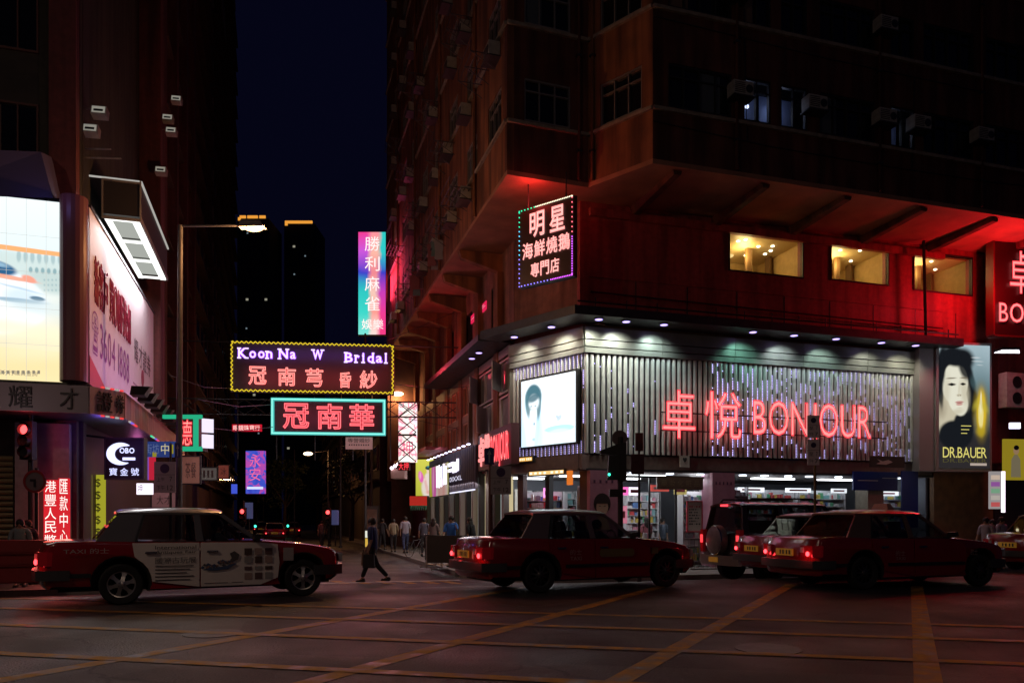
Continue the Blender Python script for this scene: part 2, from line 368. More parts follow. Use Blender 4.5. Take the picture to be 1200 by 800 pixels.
# ================================================================== right corner building
BM = T(2.36, 25, PZ) @ RZ(17.0)
rb = thing('corner_building', 'tall corner building lit red and orange, overhanging a shop with a ribbed metal front', 'building', BM)
FF = STAND                                             # front plane w=0 (text space)
CH = T(-1.515, 3.39, 0) @ RZ(-65.9) @ STAND            # chamfer at street level, 3.713 m wide
SF = T(-1.515, 3.39, 0) @ RZ(-90) @ STAND              # side street plane: x runs back to -L
def W(M): return BM @ M
def cells(x0, x1, y0, y1, t, holes, m=0):              # wall of thickness t with rectangular openings
    mb = MB(); xs = sorted({x0, x1, *[h[0] for h in holes], *[h[1] for h in holes]}); xs = [x for x in xs if x0 <= x <= x1]
    for a, b in zip(xs, xs[1:]):
        cuts = sorted([(h[2], h[3]) for h in holes if h[0] < (a + b) / 2 < h[1]]); y = y0
        for c, d in cuts:
            if c > y: mb.box(a, b, y, c, -t, 0, m)
            y = max(y, d)
        if y < y1: mb.box(a, b, y, y1, -t, 0, m)
    return mb
PB, PT, TT = 3.80, 7.05, 7.97                          # panel bottom / slat top / trim top (local heights)
# ---- horizontal metal trim bands over the slats, both faces
for M, L in ((FF, 14.0), (CH, 3.713)):
    y = PT + .02
    for k, h in enumerate((.20, .24, .42)):
        n = max(1, round(L / 2.6))
        for i in range(n): part('trim_panel', (MB().box(L * i / n + .008, L * (i + 1) / n - .008, y, y + h - .03, -.12, .03 + .02 * k), [mat('trim_metal', (.34, .35, .31), .38, .5, noise=.15, nscale=2)]), rb, M)
        y += h
    part('trim_backing', (MB().box(0, L, PB - .02, TT, -.3, -.13), [metald]), rb, M)
# ---- slats
sp = []
n = 9
for i in range(n + 1):
    t = math.pi * i / n; sp.append((-.068 * math.cos(t), .075 * math.sin(t)))
smb = MB(); hh = PT - PB
vs = [(x, 0, z) for x, z in sp] + [(x, hh, z) for x, z in sp]
smb.add(vs, [(i, i + 1, n + 2 + i, n + 1 + i) for i in range(n)] + [tuple(range(n + 1)), tuple(range(n + 1, 2 * n + 2))[::-1]])
slat_me = smb.mesh('slat', [metalg], 50)
NS = 70
for i in range(NS):
    part('slat', slat_me, rb, FF @ T(.1 + i * .2, PB, -.10) @ Matrix.Rotation(R(rnd.uniform(-1.5, 1.5)), 4, 'Y'))
ledm = mat('led_strip_back', (.03, .03, .04), .5)
for i in range(NS + 1):
    x = i * .2 + .002; mb = MB(); mb.box(x - .02, x + .02, PB, PT, -.13, -.115, 0)
    on = .0 if 3 < i < 24 else .58
    if i in (4, 5, 8, 9, 13): on = .4
    y = PB + .04
    while y < PT - .1:
        h = rnd.choice((.05, .05, .12, .3, .45))
        if y > PB + 1.6 and i < 16: on *= .97
        if rnd.random() < on * (1.0 if (y < PB + 1.0 or i > 24) else .7):
            yy = y
            while yy < min(y + h, PT - .05): mb.box(x - .010, x + .010, yy, yy + .035, -.115, -.105, 1); yy += .055
        y += h + rnd.choice((.02, .06, .2))
    part('light_strip', (mb, [ledm, ledpurp]), rb, FF)
# chamfer slats above and below the screen
for i in range(19):
    x = .15 + i * .19
    if x > 3.6: break
    part('slat', slat_me, rb, CH @ T(x, PB, -.10) @ Matrix.Diagonal((.8, 1, .8, 1)))
    mb = MB().box(x + .08, x + .11, PB, PT, -.13, -.115, 0)
    for y0, y1 in ((PB + .02, PB + .42), (PT - .4, PT - .03)):
        y = y0
        while y < y1: mb.box(x + .083, x + .107, y, y + .04, -.115, -.105, 1); y += .07
    part('light_strip', (mb, [ledm, ledpurp]), rb, CH)
# ---- canopy with downlights
cmb = MB().prism([(-1.9, 3.3), (-2.7, 3.1), (-.75, -1.05), (14.6, -1.05), (14.6, .05), (-.1, .05)][::-1], 8.0, 8.28)
cmb.prism([(-1.45, 3.4), (-2.7, 3.4), (-2.7, 14), (-1.45, 14)][::-1], 8.02, 8.24)
part('canopy', (cmb, [metald]), rb)
fm = MB(); fm.cyl((0, 0, -.04), (0, 0, .0), .16, n=16, m=0); fm.cyl((0, 0, -.05), (0, 0, -.04), .12, n=16, m=1)
dl_me = fm.mesh('downlight', [metald, emat('downlight_lens', (.50, .38, 1.0), 2.2)])
def canopy_lamp(u, wv, en, c=(1, 1, .92), z=8.0):
    part('downlight', dl_me, rb, T(u, wv, z))
    lamp('downlight_lamp', 'SPOT', T(u, wv, z - .1) @ Matrix.Rotation(R(24), 4, 'X'), en, c, .12, spot=115, parent=rb, blend=.8)
for px, en, c in ((700, 165, (.98, 1, .86)), (732, 165, (.96, 1, .90)), (776, 120, (.80, 1, .96)), (880, 62, (.40, 1, .82)), (928, 95, (.80, .95, 1)), (977, 85, (.70, 1, .92)), (1030, 80, (1, 1, .85)), (1070, 90, (1, .95, .74))):
    X = T(0, -.62, 0) @ FF; u, _ = hit(W(X), px, 390); canopy_lamp(u, -.74, en, c)
for k, (f_, en) in enumerate(((.25, 130), (.75, 170))):
    v = CH @ Vector((3.713 * f_, 8.0, .6)); part('downlight', dl_me, rb, T(v.x, v.y, 8.0))
    lamp('downlight_lamp', 'SPOT', T(v.x, v.y, 7.9) @ RZ(-65.9) @ Matrix.Rotation(R(22), 4, 'X'), en, (1, .95, .8), .12, spot=115, parent=rb, blend=.8)
for wv in (5.2, 6.3): part('downlight', dl_me, rb, T(-2.2, wv, 8.02))
# upper cable tray, pipes and little brackets on top of the canopy
pm = MB().tube([(-.6, -.9, 8.45), (14.5, -.9, 8.45)], .03).tube([(0, -.5, 8.9), (14.2, -.5, 8.75)], .025)
for i in range(14): pm.cyl((i * 1.08, -.9, 8.28), (i * 1.08, -.9, 8.6), .02)
part('pipework', (pm, [metald]), rb)
part('pipework', (MB().tube([(13.0, -.9, 8.3), (12.9, -.9, 11.75)], .055), [black]), rb)

# ---- the storey above the canopy (set back)
SO = 11.82
FW = T(0, -.35, 0) @ STAND
holes = []
for a, b, c, d in ((855, 940, 271, 325), (974, 1040, 284, 334), (1071, 1138, 295, 346)):
    x0, y1 = hit(W(FW), a, c); x1, y0 = hit(W(FW), b, d); holes.append((x0, x1, y0, min(y1, y0 + 1.75)))
part('wall', (cells(-.3, 17, TT + .05, SO, .25, holes), [wallred]), rb, FW)
for i, (a, b, c, d) in enumerate(holes):
    wmb = MB().box(a - .05, b + .05, c - .05, c, -.1, .04).box(a - .05, b + .05, d, d + .05, -.1, .04).box(a - .05, a, c, d, -.1, .04).box(b, b + .05, c, d, -.1, .04)
    wf = part('window', (wmb, [frameb]), rb, FW)
    part('pane', (MB().box(a, b, c, d, -.07, -.06), [clear]), wf)
    # the lit room behind
    rm = MB(); D = 3.0
    rm.quad((a - .28, c - .6, -.26), (b + .28, c - .6, -.26), (b + .28, c - .6, -D), (a - .28, c - .6, -D), 0)
    rm.quad((a - .28, c - .6, -D), (b + .28, c - .6, -D), (b + .28, d + .07, -D), (a - .28, d + .07, -D), 0)
    rm.quad((a - .28, d + .07, -.26), (b + .28, d + .07, -.26), (b + .28, d + .07, -D), (a - .28, d + .07, -D), 1)
    rm.quad((a - .28, c - .6, -.26), (a - .28, c - .6, -D), (a - .28, d + .07, -D), (a - .28, d + .07, -.26), 0)
    rm.quad((b + .28, c - .6, -.26), (b + .28, c - .6, -D), (b + .28, d + .07, -D), (b + .28, d + .07, -.26), 0)
    rm.box(a + (b - a) * .55, a + (b - a) * .62, c - .6, d + .07, -1.5, -1.35, 2)
    rm.box(a + (b - a) * (.66, .05, .1)[i], a + (b - a) * (1.1, .5, .8)[i], c - .6, c + .5 * (d - c), -2.9, -2.2, 3)
    rm.box(b + .02, b + .10, c - .6, d + .07, -2.2, -1.9, 2); rm.box(a + .1, a + .5, c, c + .75, -1.2, -.9, 3)
    for q in range(5): rm.box(a - .2 + q * .5, a - .17 + q * .5, c - .6, d + .07, -2.99, -2.96, 2)
    part('room', (rm, [mat('warm_wall', (.50, .34, .14), .6, noise=.12), mat('warm_ceiling', (.62, .48, .26), .5), mat('brown_frame', (.16, .09, .04), .5), mat('room_furniture', (.14, .10, .10), .7)]), rb, FW)
    cl = MB()
    for q in range((13, 9, 5)[i]): 
        xx, zz = a + rnd.uniform(0, 1) * (b - a), -rnd.uniform(.5, 2.6); cl.cyl((xx, d + .045, zz), (xx, d + .065, zz), .06, n=10)
    part('ceiling_light', (cl, [emat('warm_spot', (1, .85, .6), 9)]), rb, FW)
    if i < 2:
        cv = MB().box(a + .1, a + (b - a) * .5, d - .05, d + .02, -2.9, -2.0)
        part('ceiling_cove', (cv, [emat('cove_glow', (1, .66, .28), 1.3)]), rb, FW)
    lamp('room_lamp', 'POINT', FW @ T((a + b) / 2, d - .25, -1.3), (80, 75, 50)[i], (1, .70, .28), .3, parent=rb)
# wall seams: rendered bands
for k in range(1, 9): part('wall_band', (MB().box(-.25 + k * 1.9, -.22 + k * 1.9, TT + .3, 9.4, 0, .012), [metald]), rb, FW)
part('wall_band', (MB().box(0, 14.3, 9.42, 9.47, 0, .03).box(0, 14.3, 11.35, 11.6, 0, .16), [wallred]), rb, FW)
# chamfer and side wall above canopy
CHW = T(-1.3, 3.5, 0) @ RZ(-65.9) @ STAND
part('wall', (MB().box(0, 4.15, TT, SO, -.3, 0), [wallw]), rb, CHW)
SFW = T(-1.3, 3.6, 0) @ RZ(-90) @ STAND
sh = [(-3.1, -1.8, 8.7, 10.9), (-7.6, -6.2, 8.7, 10.9), (-11.4, -10, 8.7, 10.9), (-15, -13.6, 8.7, 10.9)]
part('wall', (cells(-22, 0, TT, SO, .3, sh), [wallw]), rb, SFW)
def winmesh(name, wd, ht, n=2, m=frameg, tr=0.0, bars=.04):
    mb = MB().box(0, wd, 0, .06, -.08, .03).box(0, wd, ht - .06, ht, -.08, .03).box(0, .05, .06, ht - .06, -.08, .03).box(wd - .05, wd, .06, ht - .06, -.08, .03)
    for i in range(1, n): mb.box(wd * i / n - bars / 2, wd * i / n + bars / 2, .06, ht - .06, -.08, .02)
    if tr: mb.box(.05, wd - .05, ht * tr - .02, ht * tr + .02, -.075, .015)
    return mb.mesh(name, [m])
def win(parent, M, x, y, fm_, pm_, nm='window'):
    f_ = part(nm, fm_, parent, M @ T(x, y, -.06)); part('pane', pm_, f_, T(0, 0, 0)); return f_
wm1 = winmesh('window', 1.4, 2.2, 3, frameb); pn1 = MB().box(.02, 1.38, .02, 2.18, -.07, -.05).mesh('pane', [dglass])
for a, b, c, d in sh: win(rb, SFW, a, c, wm1, pn1)
# one window shows a pink glowing menu sheet
x0, y0 = hit(W(SFW), 553, 380); x1, y1 = hit(W(SFW), 571, 352)
pk = thing('window_sign', 'small pink glowing sign inside a side street window under the overhang', 'sign', W(SFW) @ T(x0, y0, .05), me=(MB().box(0, x1 - x0, 0, y1 - y0, -.03, 0), [emat('pink_sign', (.9, .02, .10), .8)]))
text(pk, Matrix(), '上', .1, x1 - x0 - .1, (y1 - y0) * .45, (y1 - y0) * .9, emat('pink_white', (1, .5, .6), 1.2), .01)
# columns and brackets under the side overhang
for k, wv in enumerate((5.2, 8.2, 11.2, 14.2, 17.2, 20.2, 23.4)):
    part('bracket', (MB().prismy([(-3.0, SO - .03), (-1.3, SO - .03), (-1.3, SO - .75), (-2.9, SO - .32)], wv - .15, wv + .15), [renderm]), rb)
    part('column', (MB().box(-1.55, -1.31, wv - .3, wv + .3, 3.85, SO - .76), [renderm]), rb)
# brackets under the front overhang
for u in (1.6, 4.6, 7.6, 10.6, 13.6, 16.6, 19.6):
    part('bracket', (MB().hexa([(u - .11, -3.2, SO - .14), (u + .11, -3.2, SO - .14), (u + .11, -.36, SO - .30), (u - .11, -.36, SO - .30), (u - .15, -3.2, SO - .02), (u + .15, -3.2, SO - .02), (u + .15, -.36, SO - .02), (u - .15, -.36, SO - .02)]), [renderr]), rb)

# ---- upper mass: stepped plan, floors of 2.9 m
SP = [(-3.07, 24.5), (-3.07, -1.465), (-.42, -1.34), (.72, -3.36), (26, -3.36), (26, 24.5)]
part('soffit', (MB().prism(SP[::-1], SO, SO + .14), [soffit]), rb)
TOP = SO + 2.9 * 9
FACES = [   # name, frame, length, wall material
    ('side', T(-3.07, -1.465, 0) @ RZ(-90) @ STAND, -26.0, 0.0, renderm),
    ('inner', T(-3.07, -1.465, 0) @ RZ(2.7) @ STAND, 0.0, 2.653, renderr),
    ('splay', T(-.42, -1.34, 0) @ RZ(-60.6) @ STAND, 0.0, 2.32, renderm),
    ('front', T(.72, -3.36, 0) @ STAND, 0.0, 25.3, renderr)]
WH = 1.28; SILL = 1.70
wA = winmesh('window', 1.5, WH, 3, frameg, .72); pA = MB().box(.02, 1.48, .02, WH - .02, -.07, -.05).mesh('pane', [dglass])
wB = winmesh('window', 2.1, WH, 4, frameb, .72); pB = MB().box(.02, 2.08, .02, WH - .02, -.07, -.05).mesh('pane', [dglass])
wC = winmesh('window', .95, WH, 2, frameb, .72); pC = MB().box(.02, .93, .02, WH - .02, -.07, -.05).mesh('pane', [dglass])
pCl = MB().box(.02, .93, .02, WH - .02, -.07, -.05).mesh('pane', [clear])
litwins = []
for nm, M, a, b, wmat in FACES:
    for fl in range(9):
        z0 = SO + .14 + fl * 2.9
        spots = []
        if nm == 'side': spots = [(-2.1 - k * 2.95, 1.5, wA, pA) for k in range(8)]
        if nm == 'splay': spots = [(.45, 1.5, wA, pA)]
        if nm == 'inner': spots = [(.55, 1.5, wA, pA)]
        if nm == 'front':
            spots = [(.5, 2.1, wB, pB), (3.0, .95, wC, pCl if fl == 0 else pC), (4.3, .95, wC, pCl if fl == 0 else pC), (5.7, 2.1, wB, pB), (8.4, .95, wC, pCl if fl == 0 else pC), (9.7, 2.1, wB, pB), (12.3, 2.1, wB, pB), (15, 2.1, wB, pB), (17.6, 2.1, wB, pB), (20.4, 2.1, wB, pB)]
        hs = [(x, x + wd, z0 + SILL - .14, z0 + SILL - .14 + WH) for x, wd, _, _ in spots]
        part('wall', (cells(a, b, z0, z0 + 2.9, .22, hs), [wmat]), rb, M)
        for (x, wd, fm2, pm2), h in zip(spots, hs):
            wf_ = win(rb, M, x, h[2], fm2, pm2)
            if pm2 is not pCl and rnd.random() < .45:
                cx_ = rnd.choice((.06, wd * .5)); part('curtain', (MB().box(cx_, cx_ + wd * rnd.uniform(.2, .42), .08, WH - .08 - (rnd.random() < .4) * .4, -.045, -.035), [mat('curtain_%d' % rnd.randrange(3), ((.14, .12, .10), (.07, .09, .12), (.16, .10, .08))[rnd.randrange(3)], .9)]), wf_)
            if pm2 is pCl: litwins.append((M, x, h[2]))
        # thin projecting sill course
        L0, L1 = a, b
        part('ledge', (MB().box(L0, L1, z0 + SILL - .30, z0 + SILL - .20, .0, .09), [ledge]), rb, M)
part('core', (MB().prism([(x * .0 + xx, yy) for x, (xx, yy) in zip([0] * 6, [(-2.2, 24), (-2.2, -.6), (0, -.4), (1.4, -2.2), (25.5, -2.2), (25.5, 24)])][::-1], SO + .3, TOP), [mat('dark_interior', (.02, .02, .022), .9)]), rb)
part('roof', (MB().prism(SP[::-1], TOP + .14, TOP + 1.0), [ledge]), rb)
part('wall', (MB().box(-3.05, -2.8, 24.3, 24.5, 4, TOP).box(-2.8, 26, 24.3, 24.5, 0, TOP), [darkwall2]), rb)
bluel = emat('blue_room_light', (.42, .50, 1.0), .55)
for i, (M, x, y) in enumerate(litwins):
    mb = MB().box(x + .08, x + .9, y + .3, y + 1.26, -.9, -.88, 0)
    part('room', (MB().box(x - .1, x + 1.1, y - .1, y + 1.4, -.98, -.95, 0), [mat('blue_room_wall', (.20, .25, .42), .8)]), rb, M)
    gl = MB()
    gl.box(x + .15, x + .42, y + .85, y + .95, -.8, -.76).box(x + .1, x + .13, y + .35, y + 1.0, -.7, -.68)
    if i == 0: gl.ball((x + .45, y + .72, -.5), .06)
    part('room_light', (gl, [emat('cold_tube', (.6, .68, 1.0), 1.1 if i else 3)]), rb, M)
    lamp('room_lamp', 'POINT', M @ T(x + .5, y + 1.0, -.6), 1.4, (.55, .62, 1), .1, parent=rb)

# ---- air conditioners, drying racks and pipes on the side face
ORD = ['first', 'second', 'third', 'fourth', 'fifth', 'sixth', 'seventh', 'eighth', 'ninth', 'tenth', 'eleventh', 'twelfth', 'thirteenth', 'fourteenth']
acm = MB().box(-.33, .33, 0, .42, 0, .36, 0).box(-.36, .36, -.05, -.01, -.02, .42, 1)
for k in range(6): acm.box(-.29, .05, .07 + k * .055, .09 + k * .055, .36, .372, 1)
acm.cyl((.19, .21, .36), (.19, .21, .375), .12, n=14, m=1)
ac_me = acm.mesh('air_conditioner', [acw, metald])
SFM = FACES[0][1]; spl = FACES[2][1]; frM = FACES[3][1]
first = None
def place_ac(M, x, y, lab): thing('air_conditioner', lab, 'air conditioner', W(M) @ T(x, y, .02), 'air conditioners on the corner building', ac_me)
for fl in range(8):
    for k in range(8):
        if rnd.random() < .62:
            place_ac(SFM, -2.1 - k * 2.95 + rnd.choice((.4, 1.1)), SO + fl * 2.9 + 1.0, 'grey air conditioner under the %s window from the corner, %s overhanging floor' % (ORD[k], ORD[fl]))
for q_, (x, fl) in enumerate(((2.75, 0), (5.35, 0), (7.95, 0), (9.3, 0), (11.9, 0), (2.6, 1), (8, 1))):
    place_ac(frM, x, SO + fl * 2.9 + 2.2, 'dim air conditioner between windows of the red-lit upper front, %s from the corner, %s floor' % (ORD[q_ if fl == 0 else q_ - 5], 'lower' if fl == 0 else 'upper'))
def rack(M, x, y, wd, lab):
    mb = MB()
    for k in range(5): mb.cyl((0, 0, .1 + k * .17), (wd, 0, .1 + k * .17), .014, n=5)
    for xx in (0, wd / 2, wd): mb.cyl((xx, 0, 0), (xx, 0, .82), .016, n=5); mb.cyl((xx, -.45, 0), (xx, 0, .8), .014, n=5)
    mb.cyl((0, .35, .8), (wd, .35, .8), .012, n=5); mb.cyl((0, 0, .82), (0, .35, .8), .012, n=5); mb.cyl((wd, 0, .82), (wd, .35, .8), .012, n=5)
    return thing('drying_rack', lab, 'drying rack', W(M) @ T(x, y, .02), 'clothes racks on the side street wall', (mb, [metald]))
for x, fl in ((-1.6, 1), (-4.6, 0), (-7.4, 0), (-10.4, 0), (-7.4, 1), (-13.4, 1), (-4.4, 2), (-10, 2), (-16, 0), (-19, 1), (-16, 2), (-13, 0), (-13.2, 3), (-19.4, 3)):
    rack(SFM, x - 1.2, SO + fl * 2.9 + 1.25, 1.7, 'black clothes rack on the side wall, %s overhanging floor, by the %s window' % (ORD[fl], ORD[max(0, round((-x - 1.5) / 2.95))]))
for k in range(9):
    x = -9.3 - k * .24 - (k > 4) * 3; mb = MB(); 
    h = rnd.uniform(.5, .95); pts = [(0, 0), (.1, .05), (.3, .05), (.4, 0), (.36, -h * .6), (.38, -h), (.02, -h), (.05, -h * .55)]
    mb.prism(pts[::-1], -.02, .02)
    thing('hanging_garment', '%s piece of washing, %s, hung from the side wall by the LED sign' % (ORD[k], ('grey', 'teal', 'maroon')[k % 3]), 'clothing', W(SFM) @ T(x, SO + 1.2, .35 + .1 * (k % 3)) @ Matrix.Rotation(R(70), 4, 'Y'), 'washing on the racks', (mb, [mat('cloth_%s' % ('grey', 'teal', 'maroon')[k % 3], ((.25, .24, .27), (.10, .18, .18), (.22, .07, .08))[k % 3], .9)]))
for x in (-3.6, -9.5, -15.4, -21.0): part('drainpipe', (MB().cyl((x, SO + .1, .08), (x, TOP, .08), .06, n=8), [renderm]), rb, SFM)

for nm_, M_, xs_ in (('front', frM, (2.72, 7.9, 12.05, 17.3)), ('splay', spl, (.2,)), ('inner', FACES[1][1], (2.3,))):
    for x in xs_:
        part('drainpipe', (MB().cyl((x, SO + .15, .07), (x, TOP, .07), .05, n=8), [renderr if nm_ != 'splay' else renderm]), rb, M_)
        for q in range(5): part('pipe_bracket', (MB().box(x - .08, x + .08, SO + 1 + q * 2.9, SO + 1.06 + q * 2.9, 0, .13), [metald]), rb, M_)
cb_ = MB()
for x0, y0, x1, y1 in ((0, SO + 1.2, 7.9, SO + 1.0), (7.9, SO + 1.0, 17, SO + 1.25), (0, SO + 4.2, 12, SO + 4.0), (3, SO + 4.1, 3.1, SO + 1.1), (9.3, SO + 4.0, 9.2, SO + 1.1)): cb_.tube([(x0, y0, .03), ((x0 + x1) / 2, (y0 + y1) / 2 - .08, .03), (x1, y1, .03)], .014, 5)
part('cable', (cb_, [black]), rb, frM)
# ---- ground floor of the corner shop
GF = T(0, .25, 0) @ STAND
fas = MB().box(-.2, 14.3, PB - .5, PB - .06, -.35, .16, 0).box(-.2, 14.3, PB - .56, PB - .5, -.4, .22, 1)
part('fascia', (fas, [mat('brown_fascia', (.17, .13, .11), .5, noise=.2), metald]), rb, GF)
part('fascia', (MB().box(0, 3.713, PB - .55, PB - .04, -.35, .12), [mat('brown_fascia', (.17, .13, .11), .5)]), rb, CH)
gfl = T(0, 0, 0)
part('ceiling', (MB().prism([(-1.4, 3.4), (0, .1), (14.3, .1), (14.3, 7), (-1.4, 7)], PB - .58, PB - .5), [mat('shop_ceiling', (.22, .20, .20), .8)]), rb)
part('wall', (MB().box(-1.4, 14.3, 6.5, 6.6, 0, PB - .58).box(14.2, 14.3, .3, 6.5, 0, PB - .58), [mat('shop_back_wall', (.20, .21, .24), .7)]), rb)
part('wall', (MB().box(14.3, 17.2, 0, .2, 0, PB + .1), [mat('plywood_hoarding', (.20, .10, .045), .7, noise=.3, nscale=3)]), rb)
part('floor_slab', (MB().prism([(-1.4, 3.4), (0, .1), (14.3, .1), (14.3, 6.5), (-1.4, 6.5)], .0, .03), [mat('shop_floor', (.25, .24, .23), .3)]), rb)
pinkp = mat('pink_pillar_panel', (.46, .20, .28), .5, noise=.08)
def pillar(px0, px1, lab, poster):
    x0, _ = hit(W(FF), px0, 560); x1, _ = hit(W(FF), px1, 560)
    p = part('pillar', (MB().box(x0, x1, 0, PB - .57, -.6, .1), [pinkp]), rb, FF)
    for k in range(6): part('dots', (MB().box(x0 + .12 + k * (x1 - x0 - .3) / 5, x0 + .2 + k * (x1 - x0 - .3) / 5, PB - .95, PB - .86, .1, .104), [mat('pillar_letters', (.10, .03, .08), .6)]), p) if False else None
    text(p, Matrix(), '▪ ▪ ▪ ▪ ▪', x0 + .12, x1 - .12, PB - .98, PB - .88, mat('pillar_letters', (.10, .03, .08), .6), .104)
    if poster:
        c = (x0 + x1) / 2 - .15; fb = MB(); y = 2.15
        el = lambda cx, cy, a, b_, z, n=20: [(cx + a * math.cos(2 * math.pi * i / n), cy + b_ * math.sin(2 * math.pi * i / n)) for i in range(n)]
        fb.prism(el(c, y, .30, .34, 0), .104, .108, 0); fb.prism(el(c, y - .12, .21, .27, 0), .108, .112, 1)
        fb.prism([(c - .26, y), (c + .27, y), (c + .22, y + .22), (c, y + .3), (c - .2, y + .22)], .112, .116, 0)
        fb.prism([(c - .3, 1.3), (c + .3, 1.3), (c + .12, 1.75), (c - .12, 1.75)], .102, .106, 1)
        fb.box(c - .12, c - .05, y - .09, y - .07, .112, .115, 0).box(c + .05, c + .12, y - .09, y - .07, .112, .115, 0).box(c - .05, c + .05, y - .28, y - .26, .112, .115, 2)
        part('poster_face', (fb, [mat('print_hair', (.03, .02, .02), .6), mat('print_skin', (.55, .36, .26), .6), mat('print_lips', (.4, .12, .12), .6)]), p)
pillar(690, 728, 'a', True); pillar(833, 859, 'b', False)
part('pillar', (MB().box(11.2, 11.9, 0, PB - .57, -.6, .05), [mat('beige_pillar', (.34, .29, .22), .7, noise=.15)]), rb, FF)
part('door_post', (MB().box(1.65, 1.85, 0, PB - .57, -.1, .1), [frameb]), rb, CH @ T(0, 0, -.3)); part('door_post', (MB().box(.2, .5, 0, PB - .57, -.1, .1).box(3.3, 3.7, 0, PB - .57, -.1, .1), [mat('entrance_brown', (.10, .06, .05), .6)]), rb, CH @ T(0, 0, -.3)); part('glazing_frame', (MB().box(2.55, 2.6, 0, 3.1, -.5, -.44).box(3.55, 3.6, 0, 3.1, -.5, -.44).box(1.6, 5.0, 3.05, 3.12, -.5, -.44), [frameb]), rb, FF)
# tubes in the shop ceiling
tube = emat('shop_tube', (.92, .97, 1.0), 5)
for u, wv, L in ((.8, 2.5, 1.4), (3.0, 1.6, 1.5), (3.0, 3.6, 1.5), (5.8, 2, 1.6), (8.6, 2, 1.8), (11.6, 2, 1.8), (-.4, 4.6, 1.2)):
    part('ceiling_light', (MB().box(u - L / 2, u + L / 2, wv - .12, wv + .12, PB - .64, PB - .59), [tube]), rb)
for u in (1.2, 2.0, 3.4, 4.6, 5.2, 6.3, 7.2, 8.2, 9.1, 10.4, 12.2, 13.2):
    part('ceiling_light', (MB().cyl((u, .55, PB - .62), (u, .55, PB - .57), .13, n=14), [emat('cool_spot', (.75, .85, 1.0), 5)]), rb)
# shelves full of goods
gcols = [mat('goods_%s' % c, v, .5) for c, v in (('white', (.75, .75, .75)), ('blue', (.12, .25, .55)), ('red', (.6, .08, .08)), ('yellow', (.7, .55, .12)), ('green', (.12, .42, .22)), ('pink', (.7, .3, .4)), ('grey', (.35, .38, .42)), ('teal', (.25, .5, .52)))]
shelfm = mat('shelf_white', (.7, .7, .72), .5)
def shelf(M, wd, ht, dep, lab, rows=9, seed=1, warm=False):
    t = thing('shop_shelf', lab, 'shelf', M, 'goods shelves in the corner shop')
    fr = MB().box(0, .04, -dep, 0, 0, ht).box(wd - .04, wd, -dep, 0, 0, ht).box(.04, wd - .04, -.03, 0, 0, ht)
    part('frame', (fr, [shelfm]), t)
    rr = random.Random(seed); gd = MB()
    for k in range(rows):
        z = .15 + k * (ht - .2) / rows
        part('shelf_board', (MB().box(.04, wd - .04, -dep, -.03, z - .025, z), [shelfm]), t)
        x = .06
        while x < wd - .16:
            w_ = rr.uniform(.035, .10); h = rr.uniform(.35, .85) * (ht - .2) / rows; m = rr.choice((0, 0, 0, 6, 6, 7, 1, 3, 5, 2, 4))
            for q in range(rr.choice((1, 1, 2, 3))):
                if x + w_ > wd - .05: break
                gd.box(x, x + w_ - .008, -dep + .03, -dep + .16, z + .002, z + h, m); x += w_
            x += rr.choice((.0, .01, .03))
    gq = part('goods', (gd, gcols), t); gq['kind'] = 'stuff'
    return t
shelf(BM @ T(4.05, 1.2, .03), 1.7, 2.6, .4, 'white shelf of packed goods right of the shop entrance behind the price board', 9, 3)
shelf(BM @ T(2.65, 2.8, .03), 1.3, 2.6, .4, 'white shelf of goods seen through the brightly lit shop entrance', 9, 4)
shelf(BM @ T(1.5, 4.2, .03), 1.2, 2.6, .4, 'white shelf of goods deep inside the shop behind the pink pillar', 9, 5)
shelf(BM @ T(6.6, 1.4, .03), 2.2, 2.7, .4, 'long goods shelf behind the parked off-road car', 9, 6)
shelf(BM @ T(9.0, 1.4, .03), 2.1, 2.7, .4, 'long goods shelf left of the beige pillar', 9, 7)
shelf(BM @ T(12.0, 1.4, .03), 2.1, 2.7, .4, 'long goods shelf under the dark blue shop board', 9, 8)
shelf(BM @ T(-.9, 3.6, .03) @ RZ(-30), 1.5, 2.6, .4, 'white shelf of goods behind the open corner entrance', 9, 9)
shelf(BM @ T(.0, 5.2, .03) @ RZ(-40), 1.4, 2.6, .4, 'white goods shelf at the back of the open corner entrance', 9, 10)
k_ = 11
for u, wv, rz_, wd_, lab in ((.4, 6.3, 0, 1.7, 'back wall shelf of goods, leftmost behind the corner entrance'), (2.3, 6.3, 0, 1.7, 'back wall shelf of goods behind the shop counter'), (4.2, 6.3, 0, 1.7, 'back wall shelf of goods behind the price board'), (6.3, 3.9, 0, 2.0, 'tall mid-shop shelf seen over the off-road car roof'), (8.6, 3.9, 0, 2.0, 'tall mid-shop shelf right of the off-road car'), (10.9, 3.9, 0, 2.0, 'tall mid-shop shelf behind the beige pillar'), (5.9, .9, 0, .6, 'narrow end shelf beside the second pink pillar'), (8.85, 1.3, 0, .12, 'slim post shelf between the long goods shelves'), (-.95, 4.6, 62, 1.6, 'side shelf of goods by the left jamb of the corner entrance'), (.55, 1.3, -62, 1.3, 'low-lit shelf of goods right inside the corner entrance')):
    shelf(BM @ T(u, wv, .03) @ RZ(rz_), wd_, 2.75, .4, lab, 10, k_); k_ += 1
